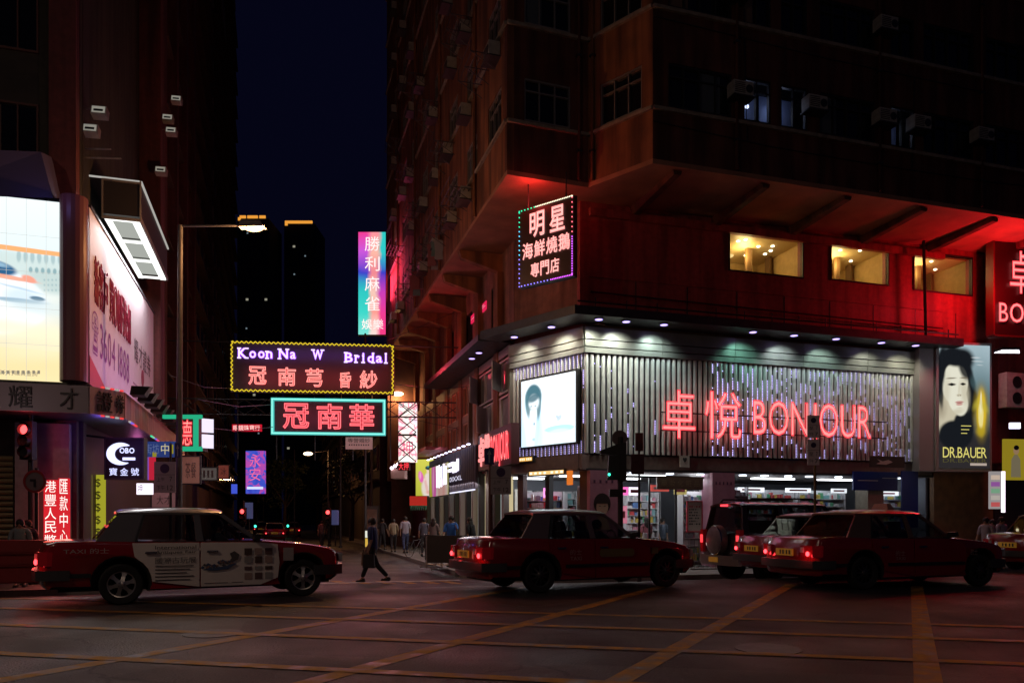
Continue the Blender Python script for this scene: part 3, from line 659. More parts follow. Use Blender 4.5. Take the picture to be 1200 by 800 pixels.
def hangcard(u, wv, z_, w_, h_, col, e_, lab, rz_=0):
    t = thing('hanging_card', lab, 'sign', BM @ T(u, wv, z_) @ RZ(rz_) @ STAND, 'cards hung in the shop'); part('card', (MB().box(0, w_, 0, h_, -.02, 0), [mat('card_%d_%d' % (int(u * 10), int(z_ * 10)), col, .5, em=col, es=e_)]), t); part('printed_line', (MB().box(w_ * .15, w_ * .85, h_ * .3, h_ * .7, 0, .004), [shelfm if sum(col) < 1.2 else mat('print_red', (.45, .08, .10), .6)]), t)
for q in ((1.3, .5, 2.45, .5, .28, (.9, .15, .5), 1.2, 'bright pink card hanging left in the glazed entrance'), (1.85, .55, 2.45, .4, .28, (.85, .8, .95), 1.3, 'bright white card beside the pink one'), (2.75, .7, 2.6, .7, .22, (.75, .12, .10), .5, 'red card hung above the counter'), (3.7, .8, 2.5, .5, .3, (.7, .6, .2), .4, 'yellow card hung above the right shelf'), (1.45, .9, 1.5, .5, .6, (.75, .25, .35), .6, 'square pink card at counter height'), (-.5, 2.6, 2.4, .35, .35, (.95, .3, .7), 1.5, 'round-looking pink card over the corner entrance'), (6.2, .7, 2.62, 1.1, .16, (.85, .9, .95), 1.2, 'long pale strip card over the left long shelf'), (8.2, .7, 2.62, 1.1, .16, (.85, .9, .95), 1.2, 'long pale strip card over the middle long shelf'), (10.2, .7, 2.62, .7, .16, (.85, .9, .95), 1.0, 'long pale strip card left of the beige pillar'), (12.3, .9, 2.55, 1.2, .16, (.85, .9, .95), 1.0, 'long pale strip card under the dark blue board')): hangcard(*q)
# sale counter with boxes
ct = thing('sales_counter', 'low counter stacked with small colourful boxes at the shop entrance', 'counter', BM @ T(1.7, .9, .03))
part('cabinet', (MB().box(0, 1.3, 0, .6, 0, .8), [mat('counter_pink', (.62, .30, .36), .5)]), ct)
part('top', (MB().box(-.03, 1.33, -.03, .63, .8, .84), [shelfm]), ct)
gd = MB()
for i in range(26):
    x, y = rnd.uniform(0, 1.15), rnd.uniform(0, .45); gd.box(x, x + .12, y, y + .1, .84, .84 + rnd.choice((.1, .18, .3)), rnd.randrange(8))
part('goods', (gd, gcols), ct)['kind'] = 'stuff'
def flatsign(name, lab, cat, M, wd, ht, col_or_mat, dep=.05, frame=None):
    t = thing(name, lab, cat, M)
    m = col_or_mat if not isinstance(col_or_mat, tuple) else mat(name + '_face_%d' % len(MT), col_or_mat, .5)
    part('board', (MB().box(0, wd, 0, ht, -dep, 0), [m]), t)
    if frame is not None: part('frame', (MB().box(-.04, 0, -.04, ht + .04, -dep - .01, .02).box(wd, wd + .04, -.04, ht + .04, -dep - .01, .02).box(0, wd, -.04, 0, -dep - .01, .02).box(0, wd, ht, ht + .04, -dep - .01, .02), [frame]), t)
    return t
Z0 = Matrix()
def px_sign(F0, name, lab, cat, x0, x1, y0, y1, m, dep=.05, frame=None, d=0.0):
    a, b = hit(W(F0), x0, y1, d); c, e = hit(W(F0), x1, y0, d)
    return flatsign(name, lab, cat, W(F0) @ T(a, b, d), c - a, e - b, m, dep, frame), c - a, e - b
s, a, b = px_sign(FF, 'shop_board', 'brown rounded name board over the glazed shop entrance', 'sign', 770, 824, 559, 573, mat('brown_board', (.16, .10, .07), .5), .06, None, .12)
text(s, Z0, '藥 妝 化 粧 品', .15, a - .15, .1, b - .1, mat('board_gold', (.28, .20, .12), .5), .01)
s, a, b = px_sign(FF, 'price_board', 'white price board with a red rim standing in the shop window', 'sign', 806, 822, 588, 622, mat('price_white', (.62, .58, .52), .6), .04, mat('red_rim', (.5, .05, .08), .5), .14)
for k in range(7): text(s, Z0, '■ ■■ ■ ▪▪' if k % 2 else '■■ ▪ ■ ■', .05, a - .05 - .05 * (k % 3), b - .18 - k * (b - .2) / 8, b - .13 - k * (b - .2) / 8, mat('print_red', (.45, .08, .10), .6) if k == 0 else mat('print_black', (.05, .05, .05), .6), .006)
s, a, b = px_sign(FF, 'price_board', 'small white notice with a dark mark hanging below the metal slats', 'sign', 797, 808, 534, 547, mat('price_white', (.6, .58, .52), .6), .04, None, .3)
text(s, Z0, '♥', .1, a - .1, b * .4, b * .85, mat('print_black', (.05, .05, .05), .6), .006)
s, a, b = px_sign(FF, 'blue_board', 'long dark blue shop board with small white lines', 'sign', 1000, 1052, 553, 574, mat('deep_blue', (.015, .03, .22), .4), .06, None, .1)
text(s, Z0, 'HEALTH & BEAUTY', .2, a * .55, b * .62, b * .74, mat('board_white', (.4, .42, .5), .5), .006) if False else None
for k in range(2): part('printed_line', (MB().box(.2 + k * 1.1, 1.1 + k * 1.1, b * .5 + .1 * k, b * .5 + .03 + .1 * k, 0, .004), [mat('board_white', (.4, .42, .5), .5)]), s)
s, a, b = px_sign(FF, 'shop_board', 'blue shop hoarding beside the brown boarded wall', 'sign', 1057, 1076, 552, 618, mat('deep_blue', (.015, .03, .22), .4), .06, None, .05)
s, a, b = px_sign(FF, 'shop_board', 'dark board with a white brush-stroke mark under the right slats', 'sign', 1020, 1060, 535, 547, mat('dark_brown_board', (.05, .035, .03), .5), .06, None, .26)
part('swoosh', (MB().prism([(.25, .12), (.7, .10), (1.0, .2), (.8, .28), (.55, .22), (.3, .3), (.45, .2)], 0, .006), [mat('pale_print', (.5, .4, .36), .6)]), s)
# orange and white light box over the open corner entrance
for x0, x1, y0, y1, lab, col in ((620, 661, 550, 557, 'narrow orange and white light box over the open corner entrance', (1, .62, .22)), (606, 624, 535, 541, 'small yellow light box high on the corner fascia', (1, .5, .08))):
    s, a, b = px_sign(CH, 'light_box', lab, 'sign', x0, x1, y0, y1, emat('box_%s' % x0, col, 1.0), .2, metald, .2)
    text(s, Z0, '▪▪▪▪ ▪▪▪', .05, a - .05, b * .2, b * .8, emat('box_core', (1, .85, .65), 1.4), .01)
px_sign(CH, 'light_box', 'slim orange vertical light box right of the corner entrance', 'sign', 664, 669, 551, 568, emat('box_orange', (.9, .22, .03), .8), .1, None, .2)
lamp('entrance_lamp', 'POINT', T(-.3, 3.4, 2.95), 60, (.85, .93, 1), .3, parent=rb)
for u in (2.2, 4.6): lamp('entrance_lamp', 'POINT', T(u, .9, 3.05), 22, (.9, .95, 1), .25, parent=rb)
for u in (7.5, 10, 13): lamp('entrance_lamp', 'POINT', T(u, .9, 2.95), 8, (.8, .9, 1), .25, parent=rb)

# ================================================================== signs on the corner building
# red neon name sign on the slats
def letters_thing(lab, M): return thing('neon_sign', lab, 'sign', M)
ns = letters_thing('large red neon Chinese and BONJOUR shop name on the metal slats', W(FF) @ T(0, 0, .0))
def pxbox(M, x0, x1, y0, y1, d=0.0):
    a, b = hit(M, x0, y1, d); c, _ = hit(M, x1, y1, d); _, e = hit(M, (x0 + x1) / 2, y0, d); return a, c, b, e
WFF = W(FF)
for ch, x0, x1, y0, y1 in (('卓', 776, 814, 457, 513), ('悅', 825, 868, 459, 514)):
    a, b, c, d = pxbox(WFF, x0, x1, y0, y1, .12)
    lt = text(ns, Z0, ch, a, b, c, d, neonfill, .16, 'letter', off=.012)
    text(ns, Z0, ch, a - .01, b + .01, c - .01, d + .01, neonred, .17, 'neon_tube', 'line', bev=.010, off=.02)
a, _, c, d = pxbox(WFF, 882, 1020, 474, 509, .12); b, c2, _, _ = pxbox(WFF, 1020, 1021, 474, 511, .12)
latin(ns, Z0, 'BONJOUR', a, b, c + .02, (d - c) * 1.03, neonfill, .16, 'letter', off=-.012, gap=.10)
latin(ns, Z0, 'BONJOUR', a, b, c + .02, (d - c) * 1.03, neonred, .165, 'neon_tube', 'line', bev=.012, gap=.10)
part('mounting_rail', (MB().box(2.7, 12, 5.2, 5.24, .06, .10).box(2.7, 12, 4.6, 4.64, .06, .10), [metald]), ns)
lamp('neon_glow', 'AREA', FF @ T(8.9, 4.9, .5), 1.6, (1, .10, .10), 6.4, 1.1, parent=rb)
lamp('neon_glow', 'AREA', FF @ T(4.4, 4.9, .5), 1, (1, .10, .10), 2.4, 1.3, parent=rb)

# LED screen on the chamfer
sc = thing('led_screen', 'bright white LED screen with a dark-haired figure on the corner', 'screen', W(CH))
a, _, c, _ = pxbox(W(CH), 611, 674, 434, 524, .12); b, _ = hit(W(CH), 674, 500, .12); _, d0 = hit(W(CH), 674, 434.5, .12); _, c2 = hit(W(CH), 611, 524, .12)
part('screen_case', (MB().box(a - .07, b + .07, c2 - .07, d0 + .07, -.05, .10), [black]), sc)
part('display', (MB().box(0, b - a, 0, d0 - c2, 0, .02), [softpic('screen_picture', b - a, d0 - c2, [(0, (.80, .93, 1.0)), (1, (.90, .96, 1.0))], [
    (.17, .16, .26, .52, 0, .3, (.52, .78, .92), .75), (.16, .18, .16, .36, 6, .3, (.88, .95, 1.0), .7), (.05, .12, .05, .3, 8, .6, (.45, .70, .85), .6), (.30, .14, .04, .34, -8, .6, (.45, .70, .85), .6),
    (.235, .49, .07, .13, 0, .4, (.70, .82, .88), .9), (.235, .60, .115, .17, 0, .15, (.90, .96, .98), 1), (.235, .735, .155, .17, 0, .15, (.06, .15, .19), 1), (.125, .62, .045, .16, 8, .4, (.08, .18, .22), .9), (.345, .60, .04, .18, -6, .4, (.08, .18, .22), .9), (.245, .655, .10, .10, 0, .3, (.86, .93, .96), .9), (.24, .72, .12, .05, 12, .4, (.05, .13, .17), .9),
    (.195, .60, .02, .01, 0, .5, (.2, .3, .35), .8), (.275, .60, .02, .01, 0, .5, (.2, .3, .35), .8), (.235, .52, .02, .008, 0, .5, (.6, .5, .5), .7), (.25, .33, .012, .02, 0, .4, (.1, .2, .3), .9), (.24, .10, .03, .02, 0, .5, (.3, .5, .7), .7),
    (.72, .215, .27, .045, 0, .12, (.40, .74, .84), .9), (.72, .10, .27, .10, 0, .15, (.66, .88, .93), .8), (.72, .37, .05, .03, 35, .4, (.45, .55, .65), .8), (.68, .39, .03, .02, -35, .4, (.45, .55, .65), .8), (.88, .86, .07, .03, 0, .4, (.60, .72, .80), .7), (.90, .68, .05, .02, 0, .5, (.60, .72, .80), .6), (.60, .80, .05, .02, 0, .8, (.75, .85, .92), .6)], 1.45, .02)]), sc, T(a, c2, .10))

# hung restaurant sign
P0 = Vector((.21, 23.5)); P1 = Vector((1.78, 22.3)); ang = math.degrees(math.atan2(P1.y - P0.y, P1.x - P0.x))
zt = at(608, 247.5, 23.5).z; zb = at(608, 337.5, 23.5).z; L = (P1 - P0).length; H = zt - zb
hs = thing('neon_sign', 'hanging black restaurant sign with white-red characters inside a rainbow bulb border', 'sign', T(P0.x, P0.y, zb) @ RZ(ang) @ STAND)
part('board', (MB().box(0, L, 0, H, -.16, 0), [mat('restaurant_board', (.035, .008, .010), .45)]), hs)
part('case', (MB().box(-.02, L + .02, -.02, H + .02, -.18, -.16), [metald]), hs)
for x in (.3, L - .3): part('hanger', (MB().tube([(x, H, -.08), (x, SO + PZ - zb, -.08)], .02), [metald]), hs)
def chars(par, M, s, x0, x1, y0, y1, m, d=.02, gap=.12, tube=None, off=.012, bev=.024, m2=None, name='letter', skew=0.0, mode='fill'):
    n = len(s); cw = (x1 - x0) / (n + gap * (n - 1)); out = []
    for i, ch in enumerate(s):
        x = x0 + i * cw * (1 + gap); yy = skew * (i / max(1, n - 1))
        out.append(text(par, M, ch, x, x + cw, y0 + yy, y1 + yy, m, d, name, mode, bev=bev, off=off))
        if tube: text(par, M, ch, x - .004, x + cw + .004, y0 + yy - .004, y1 + yy + .004, tube, d + .006, 'neon_tube', 'line', bev=bev, off=off)
    return out
pinkc = emat('neon_pale_pink', (1.0, .62, .56), 1.5); redt = emat('neon_red_edge', (1.0, .33, .30), 1.4)
chars(hs, Z0, '明星', L * .22, L * .86, H * .60, H * .92, pinkc, .03, .35, redt)
chars(hs, Z0, '海鮮燒鵝', L * .08, L * .95, H * .34, H * .55, pinkc, .03, .12, redt)
chars(hs, Z0, '專門店', L * .24, L * .76, H * .09, H * .27, pinkc, .03, .15, redt)
bulb = [MB() for _ in range(6)]; bc = [(.02, .75, .35), (.9, .8, .55), (1, .15, .2), (.65, .1, .9), (.25, .2, 1), (.1, .55, .9)]
NB = 34
for i in range(NB):
    t = i / (NB - 1)
    for x, y, k in ((L * t, H, 0 if t < .33 else 1), (L, H * t, 3 if t < .5 else 2), (L * t, 0, 4 if t < .6 else 3), (0, H * t, 4 if t < .4 else 5 if t < .75 else 0)):
        if (i % 2 == 0) or k in (1, 3): bulb[k].ball((x - (.03 if x == L else -.03 if x == 0 else 0), y - (.03 if y == H else -.03 if y == 0 else 0), .02), .021, n=5, k=4)
for k in range(6): part('border_bulbs', (bulb[k], [emat('bulb_%d' % k, bc[k], 2.2, 'NONE')]), hs)['kind'] = 'stuff'
lamp('neon_glow', 'AREA', T(P0.x, P0.y, zb) @ RZ(ang) @ STAND @ T(L / 2, H / 2, .12) @ Matrix.Rotation(R(180), 4, 'X'), 10, (1, .18, .14), L * .8, H * .8)
lamp('neon_glow', 'POINT', T(P0.x, P0.y, zb) @ RZ(ang) @ STAND @ T(L * .3, H + .25, .15), 42, (1, .04, .04), .25)

# light-box poster at the right end
DM = T(14.15, -.55, 0) @ RZ(-8) @ STAND
a, b, c, d = pxbox(W(DM), 1101, 1160, 404, 548)
pb = thing('light_box_poster', 'tall light box poster of a dark-haired woman with yellow DR.BAUER lettering', 'poster', W(DM) @ T(a, c, 0)); wd, ht = b - a, d - c
part('case', (MB().box(-.12, wd + .1, -.12, ht + .1, -.8, -.02).box(-.75, -.12, -.12, ht + .05, -.8, -.1), [mat('poster_case', (.30, .28, .27), .5)]), pb)
def grad(name, c0, c1, c2_, s=1.0, axis=1):            # printed colours of the backlit sheet
    m = bpy.data.materials.new(name); m.use_nodes = True; n = m.node_tree; n.nodes.clear()
    o = n.nodes.new('ShaderNodeOutputMaterial'); e = n.nodes.new('ShaderNodeEmission'); tc = n.nodes.new('ShaderNodeTexCoord'); sp_ = n.nodes.new('ShaderNodeSeparateXYZ'); cr = n.nodes.new('ShaderNodeValToRGB')
    n.links.new(tc.outputs['Generated'], sp_.inputs[0]); n.links.new(sp_.outputs[axis], cr.inputs[0])
    cr.color_ramp.elements[0].color = (*c0, 1); cr.color_ramp.elements[1].color = (*c2_, 1); k = cr.color_ramp.elements.new(.5); k.color = (*c1, 1)
    n.links.new(cr.outputs[0], e.inputs[0]); e.inputs[1].default_value = s; n.links.new(e.outputs[0], o.inputs[0]); return m
sk, sk2, hr = (.90, .88, .72), (.66, .60, .44), (.010, .012, .016)
LP = [(.75, .92, .5, .45, 0, .8, (.42, .56, .62), .8), (.78, .62, .35, .5, 0, .8, (.12, .22, .25), .7),
      (.30, .74, .36, .55, 10, .12, hr, 1), (.52, .66, .17, .42, 8, .25, hr, 1), (.60, .60, .12, .22, 25, .4, hr, 1), (.61, .50, .12, .34, -6, .35, hr, 1), (.56, .42, .10, .2, 8, .4, hr, 1), (.46, .88, .22, .20, 0, .3, hr, 1), (.66, .70, .05, .14, 20, .6, (.05, .09, .10), .8),
      (.13, .44, .20, .34, -22, .15, sk2, 1), (.10, .36, .22, .20, -15, .3, sk2, 1), (.04, .50, .10, .2, 0, .5, (.4, .34, .24), .8),
      (.32, .27, .34, .26, 0, .12, hr, 1), (.52, .33, .16, .24, -12, .2, hr, 1), (.42, .38, .13, .14, -25, .25, hr, 1),
      (.30, .685, .262, .36, -4, .07, sk, 1), (.36, .56, .19, .30, 18, .10, sk, 1), (.41, .485, .10, .12, 12, .2, sk, 1),
      (.50, .62, .08, .24, 8, .7, sk2, .75), (.13, .60, .07, .30, -6, .8, sk2, .55), (.34, .455, .14, .05, 14, .7, sk2, .7),
      (.03, .80, .09, .44, -6, .3, hr, 1), (.02, .62, .05, .30, 4, .4, hr, .9), (.28, .865, .30, .09, -6, .4, hr, 1), (.50, .80, .10, .20, 25, .4, hr, .95),
      (.24, .676, .075, .022, 4, .4, (.05, .04, .03), 1), (.465, .682, .055, .020, 2, .4, (.05, .04, .03), 1), (.24, .676, .026, .026, 0, .3, (.01, .01, .01), 1), (.462, .682, .022, .024, 0, .3, (.01, .01, .01), 1),
      (.23, .727, .095, .013, 5, .6, (.16, .12, .07), .8), (.475, .732, .07, .012, -2, .6, (.16, .12, .07), .8),
      (.385, .64, .018, .11, -3, .9, sk2, .55), (.385, .592, .05, .022, 4, .6, sk2, .8), (.365, .588, .014, .009, 0, .5, (.2, .13, .08), .8), (.41, .590, .014, .009, 0, .5, (.2, .13, .08), .8),
      (.392, .536, .085, .018, 6, .3, (.58, .24, .22), .9), (.392, .518, .065, .022, 6, .35, (.66, .32, .28), .9), (.392, .528, .07, .005, 6, .4, (.25, .06, .06), .9), (.40, .49, .05, .01, 6, .8, sk2, .5),
      (.83, .46, .14, .44, 0, .5, (.34, .24, .02), .85), (.83, .46, .09, .38, 0, .35, (.82, .55, .03), .95), (.82, .44, .05, .26, 0, .2, (.95, .82, .30), 1), (.82, .53, .02, .2, 0, .3, (.98, .92, .6), .8), (.82, .30, .08, .08, 0, .6, (.5, .36, .02), .8), (.9, .50, .05, .1, 30, .8, (.6, .5, .05), .6), (.73, .52, .05, .1, -30, .8, (.6, .5, .05), .6),
      (.72, .90, .08, .012, 0, .6, (.75, .80, .82), .7), (.76, .87, .10, .012, 0, .6, (.70, .76, .78), .6), (.80, .84, .06, .010, 0, .6, (.70, .76, .78), .5)]
part('sheet', (MB().box(0, wd, 0, ht, -.02, 0), [softpic('portrait_print', wd, ht, [(.0, (.03, .026, .028)), (1.0, (.50, .62, .66)), (.28, (.028, .026, .03)), (.6, (.12, .17, .19))], LP, .85, .05)]), pb)
ye = emat('poster_lettering', (.85, .75, .20), .85)
latin(pb, Z0, 'DR.BAUER', .06 * wd, .93 * wd, .085 * ht, .085 * ht, ye, .016, 'letter', gap=.05)
text(pb, Matrix.Scale(1, 4), 'DR.BAUER', .06 * wd, .93 * wd, .045 * ht, .078 * ht, emat('poster_reflection', (.10, .09, .03), .8), .016)
for k in range(3): part('print', (MB().box(.42 * wd, (.62 - .04 * k) * wd, (.34 - .03 * k) * ht, (.346 - .03 * k) * ht, .016, .018), [ye]), pb)
text(pb, Z0, 'PURE OIL', .62 * wd, .9 * wd, .83 * ht, .845 * ht, emat('poster_white', (.7, .75, .75), .9), .016) if False else None
part('print', (MB().box(.60 * wd, .93 * wd, .022 * ht, .042 * ht, .016, .018), [emat('poster_strip', (.55, .45, .38), .8)]), pb)

# second red name sign, far right, projecting, with a big red wash
s2M = T(16.15, -1.55, 0) @ RZ(-6) @ STAND
a, b, c, d = pxbox(W(s2M), 1165, 1240, 285, 392)
s2 = thing('neon_sign', 'dark red box sign cut by the picture edge with glowing name in two lines', 'sign', W(s2M) @ T(a, c, 0)); wd, ht = b - a, d - c
part('board', (MB().box(0, wd, 0, ht, -.3, 0), [mat('black_red_board', (.03, .005, .006), .4)]), s2)
part('frame', (MB().box(-.06, 0, 0, ht, -.32, .04).box(0, wd, -.06, 0, -.32, .04).box(0, wd, ht, ht + .06, -.32, .04), [mat('dark_red_frame', (.12, .015, .015), .4)]), s2)
text(s2, Z0, '卓', .22 * wd, .56 * wd, .45 * ht, .90 * ht, neonfill, .07, 'letter', off=.012)
text(s2, Z0, '卓', .215 * wd, .565 * wd, .445 * ht, .905 * ht, neonred, .08, 'neon_tube', 'line', bev=.01, off=.02)
text(s2, Z0, '悅', .62 * wd, .95 * wd, .45 * ht, .90 * ht, neonfill, .07, 'letter', off=.012)
latin(s2, Z0, 'BONJOUR', .05 * wd, 1.38 * wd, .14 * ht, .2 * ht, neonfill, .07, 'letter', off=.008, gap=.09)
latin(s2, Z0, 'BONJOUR', .05 * wd, 1.38 * wd, .14 * ht, .2 * ht, neonred, .075, 'neon_tube', 'line', bev=.014, gap=.09)
lamp('neon_glow', 'AREA', s2M @ T(a + wd * .5, c + ht * .5, .15) @ Matrix.Rotation(R(180), 4, 'X'), 24, (1, .05, .06), wd, ht, parent=rb)
lamp('neon_glow', 'POINT', T(15.0, -2.5, 9.9), 330, (1, .018, .035), .3, parent=rb)

# ================================================================== side street face of the corner building, street levels
WSF = W(SF)
def sfx(px, py=560): return hit(WSF, px, py)[0]
a, b, c, d = pxbox(WSF, 560, 596, 420, 500)
bx0, bx1 = sfx(558), -.12
part('wall', (cells(bx0, 0, PB + 1.0, TT, .25, [(bx0 + .15, bx1 - .1, 4.95, 7.65)]), [mat('grey_cladding', (.22, .20, .17), .5, .3)]), rb, SF)
NB2 = 4; cw = (bx1 - .1 - bx0 - .15) / NB2
cm = MB().box(0, .07, 0, 1.25, -.1, .04).box(cw - .07, cw, 0, 1.25, -.1, .04).box(.07, cw - .07, 0, .07, -.1, .04).box(.07, cw - .07, 1.18, 1.25, -.1, .04)
cmm = cm.mesh('window', [mat('pale_frame', (.50, .48, .46), .5)]); cpm = MB().box(.07, cw - .07, .07, 1.18, -.06, -.04).mesh('pane', [mat('grey_glass', (.26, .28, .31), .2, noise=.3, nscale=.8)])
for k in range(NB2):
    for j in range(2):
        f_ = win(rb, SF, bx0 + .15 + k * cw, 4.97 + j * 1.35, cmm, cpm)
        if (k + j) % 3 == 1:   # a casement pushed open
            part('casement', (MB().box(0, cw * .75, 0, 1.05, -.02, .02), [mat('pale_casement', (.45, .45, .47), .4)]), f_, T(cw * .12, .1, .05) @ Matrix.Rotation(R(-38), 4, 'Y'))
part('wall', (cells(-21, bx0, PB + .6, TT + .1, .25, [(sfx(549) - .0, sfx(554), 4.6, 7.3)] + [(sfx(548) - 1.15 * k - 1.0, sfx(548) - 1.15 * k, z, z + 1.35) for k in range(0, 9) for z in (4.6, 6.25)]), [mat('brown_cladding', (.16, .095, .07), .6, noise=.2)]), rb, SF)
wq = winmesh('window', .98, 1.33, 2, mat('orange_lit_frame', (.45, .20, .12), .5)); pq = MB().box(.02, .96, .02, 1.3, -.07, -.05).mesh('pane', [dglass])
for k in range(9):
    for z in (4.6, 6.25): win(rb, SF, sfx(548) - 1.15 * k - .99, z + .01, wq, pq)
def sf_sign(name, lab, x0, x1, y0, y1, m, dep=.12, d=.25, frame=None, cat='sign'):
    a, b = hit(WSF, x0, (y1 if x0 < 560 else y1), d); c, _ = hit(WSF, x1, y1, d); _, e = hit(WSF, x1, y0, d); _, b = hit(WSF, x1, y1, d)
    return flatsign(name, lab, cat, WSF @ T(a, b, d), c - a, e - b, m, dep, frame), c - a, e - b
s, a, b = sf_sign('neon_sign', 'red neon name box sign under the side casement windows', 561, 599, 495, 543, mat('bright_red_board', (.07, .006, .008), .5), .3)
text(s, Z0, '卓', .2, 1.0, b * .10, b * .92, neonfill, .05, 'letter'); text(s, Z0, '卓', .2, 1.0, b * .10, b * .92, neonfill, .055, 'neon_tube', 'line', bev=.03)
text(s, Z0, '悅', 1.1, 1.9, b * .18, b * .95, neonfill, .05, 'letter'); text(s, Z0, '悅', 1.1, 1.9, b * .18, b * .95, neonfill, .055, 'neon_tube', 'line', bev=.03)
latin(s, Z0, 'BONJOUR', 2.0, a - .15, b * .16, b * .66, neonfill, .05, 'letter', off=.03)
latin(s, Z0, 'BONJOUR', 2.0, a - .15, b * .16, b * .66, neonred, .045, 'neon_tube', 'line', bev=.015)
lamp('neon_glow', 'AREA', SF @ T(-2.2, 4.4, .9), .8, (1, .12, .10), 3.2, 1, parent=rb)
lamp('neon_glow', 'AREA', SF @ T(-2.2, 4.2, .5) @ Matrix.Rotation(R(180), 4, 'X'), 14, (1, .12, .12), 3.2, 1, parent=rb)
s, a, b = sf_sign('shop_sign', 'dark ribbed cosmetics sign with white glowing bars and tiny lamps along its top', 504, 557, 521, 572, mat('ribbed_dark', (.055, .05, .075), .5), .12)
for k in range(30):
    part('rib', (MB().box(a * k / 30, a * k / 30 + .04, .02, b, 0, .05), [mat('rib_metal', (.12, .11, .15), .4, .4)]), s)
wb = emat('sign_white_bars', (.86, .80, 1.0), 2.2)
for (x0, x1, y0, y1) in ((.22, .27, .18, .78), (.28, .31, .16, .80), (.33, .37, .18, .74), (.39, .42, .22, .80), (.43, .47, .22, .72), (.30, .36, .46, .54), (.50, .62, .66, .76), (.50, .58, .52, .60), (.60, .68, .48, .74), (.69, .72, .50, .80)):
    part('stroke', (MB().box(a * x0, a * x1, b * y0, b * y1, .06, .10), [wb]), s)
text(s, Z0, '0IXXL', a * .52, a * .78, b * .26, b * .38, emat('sign_white_text', (.75, .72, .9), 1.2), .06)
for k in range(11):
    part('downlight', (MB().box(a * (k + .38) / 11, a * (k + .62) / 11, b + .04, b + .08, .12, .24), [emat('sign_lamp', (.75, .72, 1), 4)]), s)
part('trim_light', (MB().box(0, a, -.07, -.02, 0, .06), [emat('white_edge_tube', (.8, .8, 1), 1.3)]), s)
lamp('sign_lamps', 'AREA', WSF @ T(-8, 5.05, .7) @ Matrix.Rotation(R(-70), 4, 'X'), 22, (.75, .75, 1), 7, .3)
yl = (.62, .60, .04)
for k, (x0, x1, y0, y1, lab) in enumerate(((478, 503, 538, 581, 'yellow lit poster of a performer with a pink fan at the sign end'), (503.5, 526, 541, 579, 'yellow lit poster with pale figures overlapping the ribbed sign'))):
    if k == 0: Mp = T(*hit(WSF, 503, 581, .5)[:1], 0, 0); xx, yy = hit(WSF, 503, 580, .4); MM = WSF @ T(xx - 1.2, yy, .9) @ Matrix.Rotation(R(58), 4, 'Y'); wdt, hgt = 1.18, 1.95; s = flatsign('poster', lab, 'poster', MM, wdt, hgt, emat('poster_yellow_face', yl, .9), .1, frameb)
    else: s, wdt, hgt = sf_sign('poster', lab, x0, x1, y0, y1, emat('poster_yellow_dim', (.36, .36, .05), .9), .05, .34, frameb, 'poster')
    part('print', (MB().box(0, wdt, 0, hgt, .0, .008), [softpic('yellow_poster_%d' % k, wdt, hgt, [(0, (.50, .50, .05)), (1, (.72, .70, .10))], [
        (.62, .22, .34, .50, 0, .2, (.80, .70, .62), 1), (.62, .46, .20, .30, 0, .25, (.86, .74, .68), 1), (.50, .30, .06, .40, 12, .5, (.80, .40, .38), .7), (.76, .26, .05, .36, -8, .5, (.78, .42, .40), .6), (.40, .44, .16, .05, 40, .3, (.86, .70, .55), .9),
        (.25, .52, .12, .26, 12, .25, (.80, .14, .48), 1), (.22, .56, .05, .16, 0, .5, (.95, .45, .70), .8), (.62, .70, .10, .15, 0, .15, (.90, .68, .52), 1), (.61, .765, .15, .09, -8, .2, (.03, .06, .07), 1), (.60, .80, .06, .04, 0, .3, (.05, .3, .3), .9), (.70, .10, .2, .08, 0, .6, (.75, .3, .25), .6)], (.95, .55)[k], .05)]), s)
# shopfront of the side street
for k in range(14):
    x = -.6 - k * 1.15
    part('shopfront_post', (MB().box(x - .12, x + .12, 0, PB - .2, -.12, .1), [frameb if k % 2 else mat('post_grey', (.28, .25, .24), .5)]), rb, SF)
    if k < 13: part('lit_display', (MB().box(x - 1.03, x - .12, .5, PB - .35, -.35, -.3), [emat('display_glow_%d' % (k % 3), ((.75, .62, .36), (.55, .58, .60), (.78, .60, .50))[k % 3], (.75, .5, .9)[k % 3])]), rb, SF)
    if k < 13: part('shop_window', (MB().box(x - 1.03, x - .12, .05, PB - .3, -.08, -.06), [clear]), rb, SF)
part('wall', (MB().box(-21, 0, PB - .3, PB + 1.02, -.5, 0).box(-21, -15.8, 0, PB - .3, -.5, 0), [mat('dark_red_cladding', (.12, .03, .03), .5)]), rb, SF)
part('awning', (MB().prism([(-21, .2), (-9.6, .2), (-9.6, 1.3), (-21, 1.3)], 4.95, 5.1), [mat('awning_red', (.28, .05, .05), .6)]), rb, SF @ Matrix.Rotation(0, 4, 'X') @ Matrix(((1, 0, 0, 0), (0, 0, 1, 0), (0, 1, 0, 0), (0, 0, 0, 1))))
lamp('shopfront_lamp', 'AREA', WSF @ T(-8, 3.2, .3) @ Matrix.Rotation(R(-125), 4, 'X'), 130, (1, .86, .78), 13, .5)

